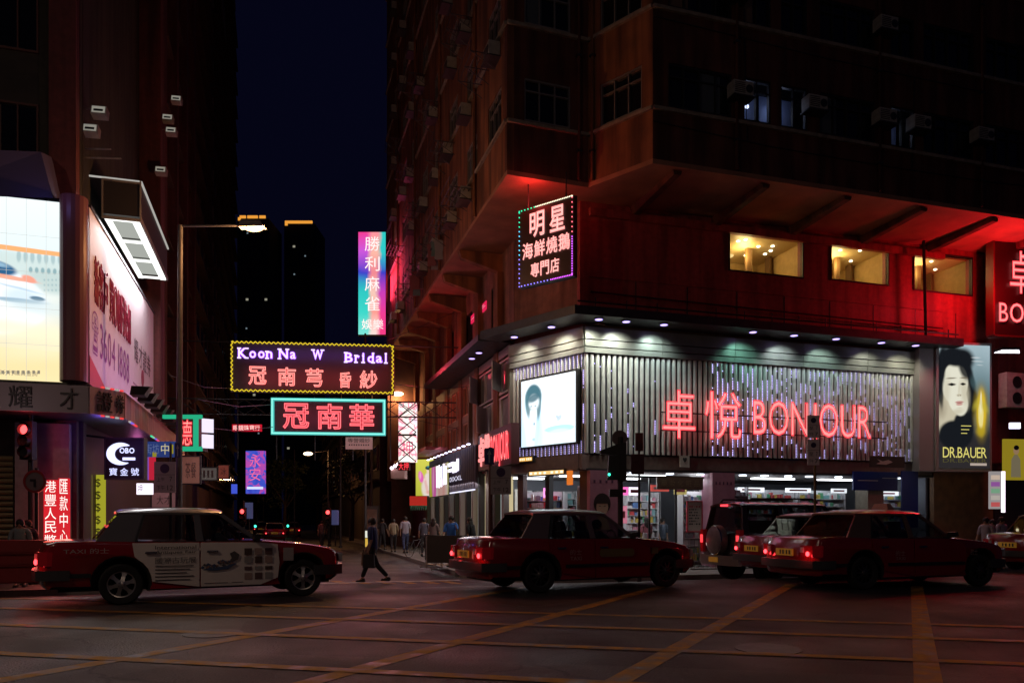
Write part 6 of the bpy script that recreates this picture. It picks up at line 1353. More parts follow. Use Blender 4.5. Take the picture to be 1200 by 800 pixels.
    part('steering_wheel', (MB().lathe([(.18, 0), (.19, .012), (.20, 0), (.19, -.012)], 'x', 18, c=(.33, -.38, .92)), [black]), t)
    ty, rm = wheel_meshes(.315, .185, wheelstyle)
    for x in (XR, XF):
        for s_ in (-1, 1):
            wl = bpy.data.objects.new('wheel', None); COL.objects.link(wl); wl.parent = t; KIDS.setdefault(t.name, []).append(wl)
            wl.matrix_basis = T(x, s_ * .735, .315) @ (RZ(180) if s_ > 0 else Matrix()) @ Matrix.Rotation(rnd.random() * 3, 4, 'Y'); WM[wl.name] = WM[t.name] @ wl.matrix_basis
            part('tyre', ty, wl); part('rim', rm, wl)
    if roofsign:
        part('roof_sign', (MB().hexa([(-.38, -.24, 1.50), (-.22, -.24, 1.50), (-.22, .24, 1.50), (-.38, .24, 1.50), (-.35, -.16, 1.63), (-.25, -.16, 1.63), (-.25, .16, 1.63), (-.35, .16, 1.63)]), [mat('roof_sign_plastic', (.45, .22, .18), .5)]), t)
    return t
# side lettering goes on the near (right-hand) flank: text frame with x along the car
NEAR = T(0, -.855, 0) @ STAND
doorwhite = mat('white_ad_film', (.80, .74, .68), .45, noise=.04)
def carM(px, pyS, a):                       # near rear wheel at photo column px, distance Y
    Y = pyS; X = (px - HX) * Y / F; d = Vector((math.cos(R(a)), math.sin(R(a)), 0)); v = Vector((-math.sin(R(a)), math.cos(R(a)), 0))
    p = Vector((X, Y, 0)) + d * 1.45 + v * .735; return T(p.x, p.y, 0) @ RZ(a)
ink = mat('ad_ink', (.10, .09, .09), .6); inkb = mat('ad_ink_blue', (.06, .10, .20), .6)
t1 = make_sedan('red taxi with white advertising film on both near doors, at the left of the crossing', carM(142, 11.9, 29), silver, doorwhite, 'spoke', 'red taxis', True)
td = [o for o in KIDS[t1.name] if o.name.startswith('door')]
fd, rd = td[0], td[1]
text(t1, NEAR, 'TAXI 的士', -2.22, -1.62, .80, .88, mat('taxi_letter', (.42, .40, .38), .5), .002, 'lettering', off=.01)
text(rd, NEAR, 'International', -.98, -.38, .85, .905, ink, .004, off=.006); text(rd, NEAR, 'Antiques Fair', -.98, -.38, .765, .825, ink, .004, off=.012)
text(rd, NEAR, '國際古玩展', -.98, -.38, .62, .72, ink, .004, off=.01)
for k in range(5): part('printed_line', (MB().box(-.98, -.42 - .05 * (k % 3), .575 - .055 * k, .59 - .055 * k, .002, .005), [ink]), rd, NEAR)
pt = MB()
for i in range(26):
    x = -.28 + .50 * i / 26 + rnd.uniform(-.02, .02); z = .54 + .10 * i / 26 + rnd.uniform(-.04, .04); q = rnd.uniform(.012, .035); pt.prism([(x, z - q), (x + q * 1.6, z), (x, z + q), (x - q, z)], .003, .006 + .0001 * i, i % 3)
pt.prism([(.14, .62), (.26, .66), (.28, .74), (.20, .80), (.13, .76), (.16, .69)], .007, .0095, 1)
pt.prism([(-.28, .50), (-.1, .49), (.1, .51), (.24, .59), (.2, .60), (.02, .55), (-.2, .53)], .010, .012, 0)
part('painting_print', (pt, [inkb, ink, mat('ad_brown', (.30, .16, .12), .6)]), fd, NEAR)
for r_ in range(4):
    for c_ in range(3):
        x = .36 + c_ * .165; z = .83 - r_ * .135
        part('printed_square', (MB().box(x, x + .12, z - .10 + (.0 if r_ != 2 else .02), z + .01 - (.0 if r_ != 2 else .03), .002, .0045), [mat('ad_sq%d' % ((r_ * 3 + c_) % 4), ((.09, .06, .05), (.42, .30, .26), (.14, .08, .08), (.34, .33, .32))[(r_ * 3 + c_) % 4], .6)]), fd, NEAR)
part('printed_line', (MB().box(-.26, .10, .285, .293, .002, .005).box(.16, .34, .285, .293, .002, .005), [ink]), fd, NEAR)
part('fender_notice', (MB().box(.99, 1.16, .62, .84, -.01, .002), [mat('notice_film', (.42, .38, .36), .5)]), t1, NEAR)
part('high_brake_light', (MB().box(-1.66, -1.60, .35, .5, 1.18, 1.23), [emat('brake_reflect', (1, .08, .08), .9)]), t1)
t2 = make_sedan('red taxi with a dark roof and amber-lit plate in mid crossing', carM(631, 13.8, 26), mat('taxi_dark_silver', (.20, .15, .15), .28, .3, coat=.5), taxired, 'holes', 'red taxis', True)
td = [o for o in KIDS[t2.name] if o.name.startswith('door')]
dimw = mat('taxi_letter_dim', (.50, .30, .28), .5)
text(td[1], NEAR, '的士', -.86, -.62, .67, .77, dimw, .004, off=.01); text(td[1], NEAR, 'TAXI', -.86, -.62, .57, .64, dimw, .004, off=.01)
part('advert_strip', (MB().prism([(-.20, .62), (.50, .62), (.54, .66), (.54, .74), (.50, .77), (-.20, .77), (-.23, .72), (-.23, .66)], .003, .006), [mat('advert_olive', (.20, .15, .06), .5)]), td[0], NEAR)
part('advert_strip', (MB().box(.95, 1.10, .66, .78, -.01, .002), [mat('advert_olive', (.20, .15, .06), .5)]), t2, NEAR)
t3 = make_sedan('red taxi with unlit roof sign on its orange-edged silver roof, third in the row', carM(1010, 14.4, 17), mat('taxi_brown_silver', (.20, .12, .08), .28, .3, coat=.5), taxired, 'holes', 'red taxis', True, True)
td = [o for o in KIDS[t3.name] if o.name.startswith('door')]
text(td[1], NEAR, '的士', -.78, -.56, .63, .73, dimw, .004, off=.01); text(td[1], NEAR, 'TAXI', -.78, -.56, .55, .61, dimw, .004, off=.01)
text(t3, NEAR, '的士', 1.03, 1.20, .62, .74, dimw, .002, off=.01)
FRB = FR
def lane(u, wv, a=17): p = FR @ Vector((u, wv, 0)); return T(p.x, p.y, gz(wv)) @ RZ(a)
copy_tree(t2, lane(3.35, -8.1), None, 'dark red taxi half hidden behind the third taxi in the next lane')
copy_tree(t3, lane(10.7, -8.3), None, 'red taxi at the right picture edge showing its lit tail beyond the third taxi')
# off-road car with spare wheel
def make_suv(label, M):
    t = thing('off_road_car', label, 'car', M)
    pt_ = mat('dark_car_paint', (.045, .035, .035), .2, coat=.7)
    XR, XF, ra, rz_ = -1.35, 1.35, .43, .40
    low = [(-2.1, .42)] + arch(XR, rz_, ra, .42, .34) + arch(XF, rz_, ra, .34, .40) + [(2.1, .40), (2.25, .5)]
    sil = low + [(2.28, .8), (2.2, 1.0), (1.9, 1.10), (1.0, 1.17), (.9, 1.2), (-2.05, 1.22), (-2.14, 1.1), (-2.18, .8), (-2.16, .5)]
    mb_dark.clear(); mb_dark.update(range(0, len(low) - 1))
    part('body', loft_body(sil, .90, 1.85, .08, .04).mesh('body', [pt_, under], 32), t)
    zb, zt, yb, yt = 1.2, 1.86, .84, .68
    rf = MB(); vs = []; xs = [-2.02, -1.9, -1.0, 0, .25, .32]; ysn = [-1, -.9, -.6, 0, .6, .9, 1]
    for lay in (0, -.05):
        for x in xs:
            for q in ysn: vs.append((x, q * yt, zt + .09 * (1 - abs(q) ** 4) * (.6 if x in (xs[0], xs[-1]) else 1) + lay))
    ny_ = len(ysn); o = len(xs) * ny_; fs = []
    for i in range(len(xs) - 1):
        for j in range(ny_ - 1): p = i * ny_ + j; fs.append((p, p + 1, p + ny_ + 1, p + ny_)); q = p + o; fs.append((q, q + ny_, q + ny_ + 1, q + 1))
        for j in (0, ny_ - 1): p = i * ny_ + j; fs.append((p, p + ny_, p + ny_ + o, p + o))
    for j in range(ny_ - 1):
        for i in (0, len(xs) - 1): p = i * ny_ + j; fs.append((p, p + 1, p + 1 + o, p + o))
    rf.add(vs, fs); part('roof', rf.mesh('roof', [pt_], 45), t)
    for nm, x0, x1, a0, a1 in (('pillar', .75, .9, .22, .32), ('pillar', -.15, -.05, -.15, -.05), ('pillar', -1.05, -.93, -1.03, -.92), ('pillar', -2.08, -1.92, -2.0, -1.88)):
        mb = MB()
        for s_ in (-1, 1): mb.hexa([(x0, s_ * yb, zb), (x1, s_ * yb, zb), (x1, s_ * (yb - .06), zb), (x0, s_ * (yb - .06), zb), (a0, s_ * yt, zt), (a1, s_ * yt, zt), (a1, s_ * (yt - .06), zt), (a0, s_ * (yt - .06), zt)])
        part(nm, (mb, [pt_]), t)
    for s_ in (-1, 1):
        for x0, x1, a0, a1 in ((-.05, .75, -.05, .22), (-.93, -.15, -.92, -.15), (-1.92, -1.05, -1.88, -1.03)):
            part('window', (MB().quad((x0, s_ * (yb - .02), zb), (x1, s_ * (yb - .02), zb), (a1, s_ * (yt - .02), zt), (a0, s_ * (yt - .02), zt)), [carglass]), t)
    part('windscreen', (MB().quad((.86, -.76, zb), (.86, .76, zb), (.30, .66, zt), (.30, -.66, zt)), [carglass]), t)
    part('rear_window', (MB().quad((-2.10, -.76, zb), (-2.01, -.64, zt), (-2.01, .64, zt), (-2.10, .76, zb)), [carglass]), t)
    part('high_brake_light', (MB().box(-2.08, -2.03, -.13, .13, 1.84, 1.89), [emat('high_brake', (1, .06, .08), 1.8)]), t)
    rr = MB()
    for s_ in (-1, 1): rr.tube([(-1.8, s_ * .6, 1.93), (-1.7, s_ * .6, 2.02), (.0, s_ * .6, 2.02), (.15, s_ * .6, 1.93)], .022)
    part('roof_rail', (rr, [metald]), t)
    sp_ = MB().lathe([(0, -.19), (.26, -.19), (.34, -.16), (.37, -.08), (.37, .0), (.3, .02)], 'x', 30, c=(-2.2, -.02, 1.02))
    sw_ = part('spare_wheel', sp_.mesh('spare_wheel', [mat('spare_cover', (.16, .14, .15), .45, noise=.25)], 40), t)
    part('rim', (MB().lathe([(.335, -.165), (.345, -.175), (.36, -.15)], 'x', 30, c=(-2.2, -.02, 1.02)), [chrome]), sw_)
    for s_ in (-1, 1):
        tl = part('tail_light', (MB().box(-2.20, -2.08, min(s_ * .72, s_ * .86), max(s_ * .72, s_ * .86), .72, 1.28), [tail_glass]), t)
        part('lit_bulb', (MB().box(-2.215, -2.2, min(s_ * .74, s_ * .84), max(s_ * .74, s_ * .84), .95, 1.15), [emat('tail_dim', (1, .05, .06), 1.5)]), tl)
    lamp('tail_lamp', 'POINT', T(-2.4, .8, 1.0), 1.2, (1, .03, .04), .03, parent=t)
    part('rear_bumper', (sweep([(-1.8, -.89, .55), (-2.15, -.87, .55), (-2.27, -.6, .55), (-2.3, 0, .55), (-2.27, .6, .55), (-2.15, .87, .55), (-1.8, .89, .55)], .05, .12), [mat('suv_bumper', (.22, .20, .19), .35, .3)], 40), t)
    part('number_plate', (MB().box(-2.365, -2.355, -.2, .2, .5, .62), [platey]), t)
    part('seats', (MB().box(-1.1, -.95, -.6, .6, .6, 1.5).box(-.1, .05, -.6, -.1, .6, 1.55).box(-.1, .05, .1, .6, .6, 1.55), [seatm]), t)
    ty, rm = wheel_meshes(.37, .24, 'holes')
    for x in (XR, XF):
        for s_ in (-1, 1):
            wl = bpy.data.objects.new('wheel', None); COL.objects.link(wl); wl.parent = t; KIDS.setdefault(t.name, []).append(wl)
            wl.matrix_basis = T(x, s_ * .77, .37) @ (RZ(180) if s_ > 0 else Matrix()); WM[wl.name] = WM[t.name] @ wl.matrix_basis
            part('tyre', ty, wl); part('rim', rm, wl)
    return t
make_suv('dark off-road car with a covered spare wheel and roof rails by the kerb', lane(4.0, -5.4) @ Matrix.Scale(1.09, 4))
# traffic far down the side street: reuse with their lights on
for (px, Y, lab) in ((322, 62, 'distant car with lit tail lights nearest in the far traffic'), (342, 78, 'distant car with lit tail lights right of the nearest far one'), (306, 88, 'farthest distant car between the left lamps')):
    X = (px - HX) * Y / F; c_ = copy_tree(t2, T(X, Y, -.45) @ RZ(107), None, lab); c_['group'] = 'distant traffic'
for px, py, Y in ((311, 613, 60), (322, 612, 61), (330, 619, 60), (341, 613, 77), (345, 619, 77), (302, 618, 86)):
    pass

# ================================================================== street furniture
def post(name, lab, cat, px, py, ztop, r, m, z0=PZ, Y=None, group=None):
    Y = Y or 20; p = at(px, HY, Y); t = thing(name, lab, cat, T(p.x, p.y, z0), group)
    part('pole', (MB().cyl((0, 0, 0), (0, 0, ztop - z0), r, r * .8, n=12), [m]), t); part('base', (MB().cyl((0, 0, 0), (0, 0, .12), r * 1.9, n=12), [m]), t)
    return t, p
# lamp post on the left pavement
Y = 21.5; p = at(209, HY, Y)
lp = thing('street_lamp', 'tall grey street lamp with a long straight arm and a glowing orange head', 'street lamp', T(p.x, p.y, PZ))
zt = at(209, 264, Y).z - PZ; AL = 76 / F * Y
part('pole', (MB().cyl((0, 0, 0), (.06, 0, zt), .10, .065, n=14), [polem]), lp); part('base', (MB().cyl((0, 0, 0), (0, 0, 1.1), .14, n=14), [polem]), lp)
part('arm', (MB().cyl((.06, 0, zt - .02), (AL, 0, zt + .0), .038, n=8), [polem]), lp)
hd = part('lamp_head', (MB().hexa([(AL - .1, -.12, zt - .08), (AL + .62, -.15, zt - .06), (AL + .62, .15, zt - .06), (AL - .1, .12, zt - .08), (AL - .05, -.1, zt + .12), (AL + .50, -.1, zt + .10), (AL + .50, .1, zt + .10), (AL - .05, .1, zt + .12)]), [mat('lamp_head_casing', (.26, .24, .22), .5)]), lp)
part('lamp_glass', (MB().ball((AL + .30, 0, zt - .08), .27, sq=(1, .5, .34)), [emat('sodium_glass', (1.0, .50, .18), 9)]), hd)
lamp('street_lamp_light', 'POINT', T(p.x + AL + .3, p.y, PZ + zt - .34), 430, (1, .44, .17), .12)
for x_, y_, ax, en, lab in ((-12.5, 4.0, 2.2, 460, 'assumed tall grey street lamp, unseen, near the viewer on the left'), (10.5, -5.0, -2.2, 240, 'assumed tall grey street lamp, unseen, behind the viewer on the right')):  # assumed lamps out of view, added to light the near taxi sides and road
    t = thing('street_lamp', lab, 'street lamp', T(x_, y_, 0), 'assumed lamps on the near side of the crossing')
    part('pole', (MB().cyl((0, 0, 0), (0, 0, 9.4), .10, .065, n=14), [polem]), t); part('arm', (MB().cyl((0, 0, 9.4), (ax, 0, 9.45), .038, n=8), [polem]), t)
    part('lamp_head', (MB().box(ax - .35, ax + .35, -.14, .14, 9.38, 9.55), [mat('lamp_head_casing', (.26, .24, .22), .5)]), t); part('lamp_glass', (MB().ball((ax, 0, 9.37), .27, sq=(1, .5, .34)), [emat('sodium_glass', (1.0, .50, .18), 9)]), t)
    lamp('street_lamp_light', 'POINT', T(x_ + ax, y_, 9.1), en, (1, .70, .52), .12)
# lamps further away
for k, (px, py, Y, lab) in enumerate(((361, 531, 60, 'lit street lamp hanging over the road below the teal sign'), (466, 461, 47, 'lit street lamp head right of the yellow bordered sign'), (296, 560, 110, 'farthest lit street lamp, a speck above the road'))):
    q = at(px, py, Y); s_ = 1 if k != 1 else -1; t = thing('street_lamp', lab, 'street lamp', T(q.x + s_ * 1.6, q.y, -.3), 'street lamps down the side street')
    part('pole', (MB().cyl((0, 0, 0), (0, 0, q.z + .6), .09, .06, n=8), [poled]), t); part('arm', (MB().cyl((0, 0, q.z + .5), (-s_ * 1.6, 0, q.z + .35), .04, n=6), [poled]), t)
    part('lamp_glass', (MB().ball((-s_ * 1.6, 0, q.z + .28), .28, sq=(1.3, .6, .5)), [emat('sodium_far', (1.0, .62, .36), 7)]), t)
    lamp('street_lamp_light', 'POINT', T(q.x, q.y, q.z - .25), (400, 220, 300)[k], (1, .45, .16), .12)
for k, (px, Y, zt_, lab) in enumerate(((399, 44, 9.5, 'thin dark unlit post left of the walking man'), (428, 38, 10.5, 'thin dark unlit post right above the walking man'), (345, 52, 6.0, 'short dark post near the far traffic lights'))):
    post('post', lab, 'post', px, 600, zt_, .06, poled, Y=Y)
# traffic signals
def signal(lab, px, Y, py, col, back=False, group=None, posth=None):
    p = at(px, py, Y); t = thing('traffic_light', lab, 'traffic light', T(p.x, p.y, PZ), group); zc = p.z - PZ
    part('pole', (MB().cyl((0, .1, 0), (0, .1, zc + .6), .06, n=10), [black]), t)
    part('housing', (MB().box(-.16, .16, -.10, .10, zc - .75, zc + .22), [black]), t)
    for k in range(3):
        lit = (k == (0 if col == 'red' else 2)); zz = zc - .28 * k
        part('visor', (MB().lathe([(.14, -.24), (.145, -.08), (.13, -.08), (.127, -.24)], 'y', 14, c=(0, 0, zz)), [black]), t)
        part('lens', (MB().cyl((0, -.125, zz), (0, -.10, zz), .125, n=20), [(emat('signal_red', (1, .055, .055), 4.5) if col == 'red' else emat('signal_green', (.05, .9, .55), 3)) if lit else mat('dark_lens', (.02, .02, .02), .2)]), t)
    return t
signal('red-lit traffic light glowing over the left pavement', 33, 19.6, 504, 'red')
lamp('signal_glow', 'POINT', T(*at(33, 504, 19.2)), 9, (1, .05, .06), .08)
for px, py, Y, lab, c_ in ((285, 599, 42, 'small red-lit signal beyond the bonnet of the first taxi', 'red'), (385, 600, 46, 'small red-lit signal left of the walking man', 'red'), (300, 609, 70, 'tiny green signal far down the road, left one', 'green'), (338, 609, 74, 'tiny green signal far down the road, right one', 'green')):
    signal(lab, px, Y, py, c_, group='far signals')
    if c_ == 'red': lamp('signal_glow', 'POINT', T(*at(px, py, Y - .4)), 8, (1, .05, .05), .08)
# black signal head turned away, in front of the shop, and its companions
Y = 19.6; p = at(727, HY, Y); t = thing('traffic_light', 'black traffic signal seen from behind with a bare green glint', 'traffic light', T(p.x, p.y, gz(-5)))
z = lambda py: at(727, py, Y).z - gz(-5); k_ = Y / F
part('pole', (MB().cyl((0, 0, 0), (0, 0, z(512)), .07, n=12), [black]), t)
part('housing', (MB().box(-.02, .14, -.12, .12, z(563), z(519)), [black]), t)
part('housing', (MB().hexa([(-.5, -.1, z(532)), (0, -.1, z(534)), (0, .1, z(534)), (-.5, .1, z(532)), (-.52, -.1, z(528)), (0, -.1, z(519)), (0, .1, z(519)), (-.52, .1, z(528))]), [black]), t)
part('housing', (MB().hexa([(-.34, -.1, z(562)), (0, -.1, z(562)), (0, .1, z(562)), (-.34, .1, z(562)), (-.3, -.1, z(534)), (0, -.1, z(534)), (0, .1, z(534)), (-.3, .1, z(534))]), [black]), t)
part('round_plate', (MB().cyl((-.02, -.02, z(513)), (-.02, .02, z(513)), .2, n=20), [mat('plate_back', (.14, .11, .11), .6)]), t)
part('lens', (MB().ball((-.30, -.12, z(556)), .035), [emat('signal_green', (.05, .9, .55), 3)]), t)
part('control_box', (MB().box(-.28, .0, -.1, .1, z(582), z(573)), [black]), t)
Y = 20.2; t, p = post('sign_post', 'slim dark post with a red square and a plain box on top, beside the signal', 'post', 749, 600, at(749, 508, Y).z, .035, poled, Y=Y)
zz = lambda py: at(749, py, Y).z - PZ
part('plate', (MB().box(-.1, .1, -.03, .03, zz(528), zz(507)), [mat('plate_brown', (.16, .03, .03), .6)]), t); part('plate', (MB().box(-.22, .12, -.06, -.03, zz(556), zz(532)), [mat('plate_dark_red', (.14, .03, .035), .5, noise=.3)]), t)
# parking plates
def plates(lab, px, Y, boards, ztop, r=.04, polem_=poled):
    t, p = post('parking_sign', lab, 'sign', px, 600, at(px, ztop, Y).z, r, polem_, Y=Y)
    for x0, x1, y0, y1, kind_ in boards:
        a = at(x0, y1, Y); b = at(x1, y0, Y); w_, h = b.x - a.x, b.z - a.z
        Mb = T(a.x - p.x, -.07, a.z - PZ) @ STAND
        bp_ = part('plate', (MB().box(0, w_, 0, h, -.02, 0), [(mat('plate_dim_lit', (.42, .38, .38), .5) if kind_ == 'a' else mat('plate_bright_lit', (.95, .80, .78), .45)) if kind_ != 'arrow' else mat('plate_blue', (.03, .03, .16), .5)]), t, Mb)
        if kind_ == 'arrow':
            part('arrow', (MB().prism([(w_ * .42, h * .1), (w_ * .58, h * .1), (w_ * .58, h * .6), (w_ * .74, h * .6), (w_ * .5, h * .9), (w_ * .26, h * .6), (w_ * .42, h * .6)], .002, .006), [mat('arrow_white', (.40, .38, .42), .5)]), bp_)
            continue
        part('round_mark', (MB().cyl((w_ * .5, h * .78, .002), (w_ * .5, h * .78, .008), min(w_ * .22, h * .16), n=20), [mat('mark_navy', (.05, .02, .09), .5)]), bp_)
        text(bp_, Z0, '7', w_ * .72, w_ * .84, h * .36, h * .52, mat('plate_ink', (.03, .03, .03), .5), .004)
        text(bp_, Z0, '至' if kind_ == 'b' else '上午', w_ * .12, w_ * .5, h * .36, h * .50, mat('plate_ink', (.03, .03, .03), .5), .004)
        text(bp_, Z0, '下午', w_ * .12, w_ * .5, h * .08, h * .24, mat('plate_ink', (.03, .03, .03), .5), .004)
        text(bp_, Z0, '12' if kind_ == 'a' else '7', w_ * .62, w_ * .88, h * .08, h * .24, mat('plate_ink', (.03, .03, .03), .5), .004)
        part('rule', (MB().box(0, w_, h * .575, h * .585, .001, .004), [mat('plate_ink', (.03, .03, .03), .5)]), bp_)
    return t
plates('dim-lit plate with 12 under a blue arrow on a brown post by the red box', 575, 20.8, [(568, 579, 525, 544, 'arrow'), (575, 599, 546, 579, 'a')], 524, .07, mat('brown_post', (.10, .035, .03), .6))
plates('two stacked bright-lit restriction plates before the letters of the large red name', 955, 19.8, [(945, 959, 487, 513, 'b'), (945, 959, 515, 545, 'b')], 487, .035, mat('yellow_post', (.22, .14, .05), .6))
plates('dim-lit restriction plate with 12 hanging on the lamp post above the first taxi', 200, 21.1, [(182, 207, 541, 577, 'a'), (206, 213, 519, 536, 'arrow')], 519)
# round no-turn sign at the left
Y = 19.4; t, p = post('road_sign', 'round no-turn sign seen dimly on a dark pole at the left edge', 'sign', 43, 600, at(43, 548, Y).z, .05, black, Y=Y)
zc = at(43, 564, Y).z - PZ
part('disc', (MB().cyl((0, -.07, zc), (0, -.05, zc), .28, n=28), [mat('sign_dull_white', (.16, .12, .12), .5)]), t); part('ring', (MB().lathe([(.23, -.09), (.29, -.09), (.29, -.06), (.23, -.06)], 'y', 28, c=(0, 0, zc)), [mat('sign_dull_red', (.22, .02, .02), .5)]), t)
part('symbol', (MB().prismy([(-.03, zc - .14), (.03, zc - .14), (.03, zc + .06), (-.12, zc + .06), (-.12, zc), (-.03, zc)], -.085, -.075), [black]), t)
# red water barrier, dark crowd barriers, bicycle
q = ground_pt(4, 690, -.1)
rbm = MB().prismy([(-.95, 0), (.95, 0), (.95, .12), (.86, .22), (.80, .95), (-.80, .95), (-.86, .22), (-.95, .12)], -.25, .25)
rbm.box(-.8, .8, -.30, -.25, .35, .42).box(-.8, .8, -.30, -.25, .62, .69)
thing('plastic_barrier', 'red plastic road barrier cut by the left picture edge', 'barrier', T(-11.35, 17.2, -.1) @ RZ(17), me=bevel_edges(rbm.mesh('plastic_barrier', [mat('barrier_red', (.26, .02, .02), .5, noise=.1)]), .03))
def barrier(px, Y, lab, rz=100):
    p = at(px, HY, Y); t = thing('crowd_barrier', lab, 'barrier', T(p.x, p.y, -.32) @ RZ(rz), 'crowd barriers on the corner pavement')
    part('frame', (MB().tube([(-.95, 0, .05), (-.95, 0, 1.08), (.95, 0, 1.08), (.95, 0, .05)], .022, 8).tube([(-.95, 0, .18), (.95, 0, .18)], .02, 6), [mat('barrier_steel', (.45, .43, .42), .4, .6)]), t)
    for k in range(9): part('bar', (MB().cyl((-.8 + k * .2, 0, .18), (-.8 + k * .2, 0, 1.08), .009, n=5), [mat('barrier_steel', (.45, .43, .42), .4, .6)]), t)
    part('cloth_cover', (MB().box(-.93, .93, -.035, .035, .24, 1.12), [mat('barrier_cloth', (.045, .04, .038), .8, noise=.2)]), t)
    part('foot', (MB().box(-.72, -.66, -.28, .28, 0, .04).box(.66, .72, -.28, .28, 0, .04), [mat('barrier_steel', (.45, .43, .42), .4, .6)]), t)
barrier(508, 25.6, 'dark covered crowd barrier nearest the kerb corner', 112); barrier(533, 24.6, 'dark covered crowd barrier hidden partly by the second taxi boot', 166)
def railing(u0, u1, wv, lab):
    t = thing('railing', lab, 'railing', BM @ T(u0, wv, 0), 'kerb railings'); L_ = u1 - u0; rm_ = mat('railing_steel', (.30, .28, .26), .4, .7)
    part('rail', (MB().cyl((0, 0, 1.05), (L_, 0, 1.05), .025, n=8).cyl((0, 0, .15), (L_, 0, .15), .02, n=6), [rm_]), t)
    n = int(L_ / .14)
    for k in range(n + 1): part('bar', (MB().cyl((L_ * k / n, 0, .15), (L_ * k / n, 0, 1.05), .009, n=5), [rm_]), t)
railing(2.2, 5.2, -2.9, 'grey kerb railing between the second taxi and the off-road car')
def bicycle(px, py_, Y, lab):
    p = at(px, HY, Y); t = thing('bicycle', lab, 'bicycle', T(p.x, p.y, -.32) @ RZ(60))
    for x in (-.5, .5):
        wl = part('wheel', (MB().lathe([(.30, 0), (.315, .015), (.33, 0), (.315, -.015)], 'y', 24, c=(x, 0, .33)), [tyrem]), t)
        sp2 = MB()
        for k in range(8): sp2.cyl((x, 0, .33), (x + .31 * math.cos(k * .785), 0, .33 + .31 * math.sin(k * .785)), .004, n=3)
        part('spokes', (sp2, [chrome]), wl)
    part('frame', (MB().tube([(-.5, 0, .33), (-.1, 0, .33), (.33, 0, .78), (-.2, 0, .72), (-.1, 0, .33)], .016).tube([(-.5, 0, .33), (-.2, 0, .72), (-.23, 0, .88)], .014).tube([(.5, 0, .33), (.33, 0, .78), (.30, 0, .98)], .014), [metald]), t)
    part('handlebar', (MB().tube([(.42, -.25, .98), (.30, -.15, 1.0), (.30, .15, 1.0), (.42, .25, .98)], .012), [chrome]), t); part('saddle', (MB().hexa([(-.35, -.08, .88), (-.1, -.03, .88), (-.1, .03, .88), (-.35, .08, .88), (-.35, -.07, .93), (-.1, -.02, .92), (-.1, .02, .92), (-.35, .07, .93)]), [black]), t)
bicycle(488, 640, 33, 'bicycle leaning by the side street shopfront')
# poster kiosk in the side street, right of centre
p = at(437, HY, 44); t = thing('poster_column', 'tall dull poster column behind the walking man', 'column', T(p.x, p.y, PZ))
part('body', (MB().box(-.35, .35, -.3, .3, 0, 2.4), [mat('column_grey', (.12, .10, .10), .6)]), t); part('poster', (MB().box(-.28, .28, -.32, -.30, .5, 2.2), [mat('column_poster', (.32, .20, .16), .6, noise=.3, nscale=3)]), t)
p = at(431, HY, 36); t = thing('lit_box', 'small white and yellow lit box at the kerb beside the walking man', 'light box', T(p.x, p.y, PZ))
part('body', (MB().box(-.12, .12, -.1, .1, 0, 1.2), [metald]), t); part('panel', (MB().box(-.1, .1, -.12, -.1, .35, .75), [emat('kiosk_yellow', (.8, .5, .08), .8)]), t); part('panel', (MB().box(-.1, .1, -.12, -.1, .78, 1.1), [emat('kiosk_white', (.8, .8, .7), 1.0)]), t)
# bus-stop style flags far off
for px, py, Y, lab in ((292, 598, 43, 'small pale hanging street plate beside the left red signal'), (393, 606, 47, 'small blue plate beside the right red signal')):
    p = at(px, HY, Y); t = thing('street_plate', lab, 'sign', T(p.x, p.y, PZ)); zc = at(px, py, Y).z - PZ
    part('pole', (MB().cyl((0, 0, 0), (0, 0, zc + .5), .035, n=6), [poled]), t); part('plate', (MB().box(-.22, .22, -.05, -.02, zc - .45, zc + .45), [mat('plate_dim_blue', (.12, .14, .28), .5, em=(.1, .12, .3), es=.3)]), t)
# right edge beyond the poster: air conditioning unit, yellow advert, strip lights, shop mass
rm2 = thing('shop_building', 'red-washed neighbouring building at the right picture edge', 'building', BM @ T(17.4, 0, 0))
part('wall', (MB().box(0, 12, .2, 12, 0, SO), [wallred]), rm2); part('pilaster', (MB().box(-.5, .0, -.5, .5, PB, SO), [mat('red_pillar', (.22, .03, .03), .5)]), rm2)
part('wall', (MB().box(0, 12, .1, .2, 0, 3.4), [mat('shop_dark', (.05, .04, .05), .5)]), rm2)
acb = MB().box(0, .9, -.35, 0, 0, 1.3, 0)
for k in (0, 1):
    acb.lathe([(.16, -.37), (.22, -.37), (.22, -.34), (.16, -.34)], 'y', 20, 1, (.5, 0, .35 + .6 * k)); acb.cyl((.5, -.355, .35 + .6 * k), (.5, -.35, .35 + .6 * k), .17, n=18, m=1)
p = at(1170, 478, 29.0); t = thing('air_conditioner', 'outdoor air conditioning unit with two round fans at the right edge', 'air conditioner', T(p.x, p.y, p.z) @ RZ(17), me=acb.mesh('air_conditioner', [acw, black]))
s, a, b = hang('poster', 'yellow poster with a figure at the far right edge', 1177, 1206, 514, 562, 27.0, emat('poster_mustard', (.40, .30, .02), .6), .1, 10)
part('print', (MB().prism([(a * .3, .1), (a * .75, .1), (a * .72, b * .5), (a * .6, b * .62), (a * .45, b * .62), (a * .32, b * .5)], .002, .005, 0).ball((a * .53, b * .72, .01), .12, 1, sq=(1, 1.2, .1)).ball((a * .53, b * .79, .02), .11, 2, sq=(1, .8, .1)), [emat('print_grey', (.24, .20, .12), .6), emat('print_skin2', (.42, .26, .14), .6), mat('print_black', (.05, .05, .05), .6)]), s)
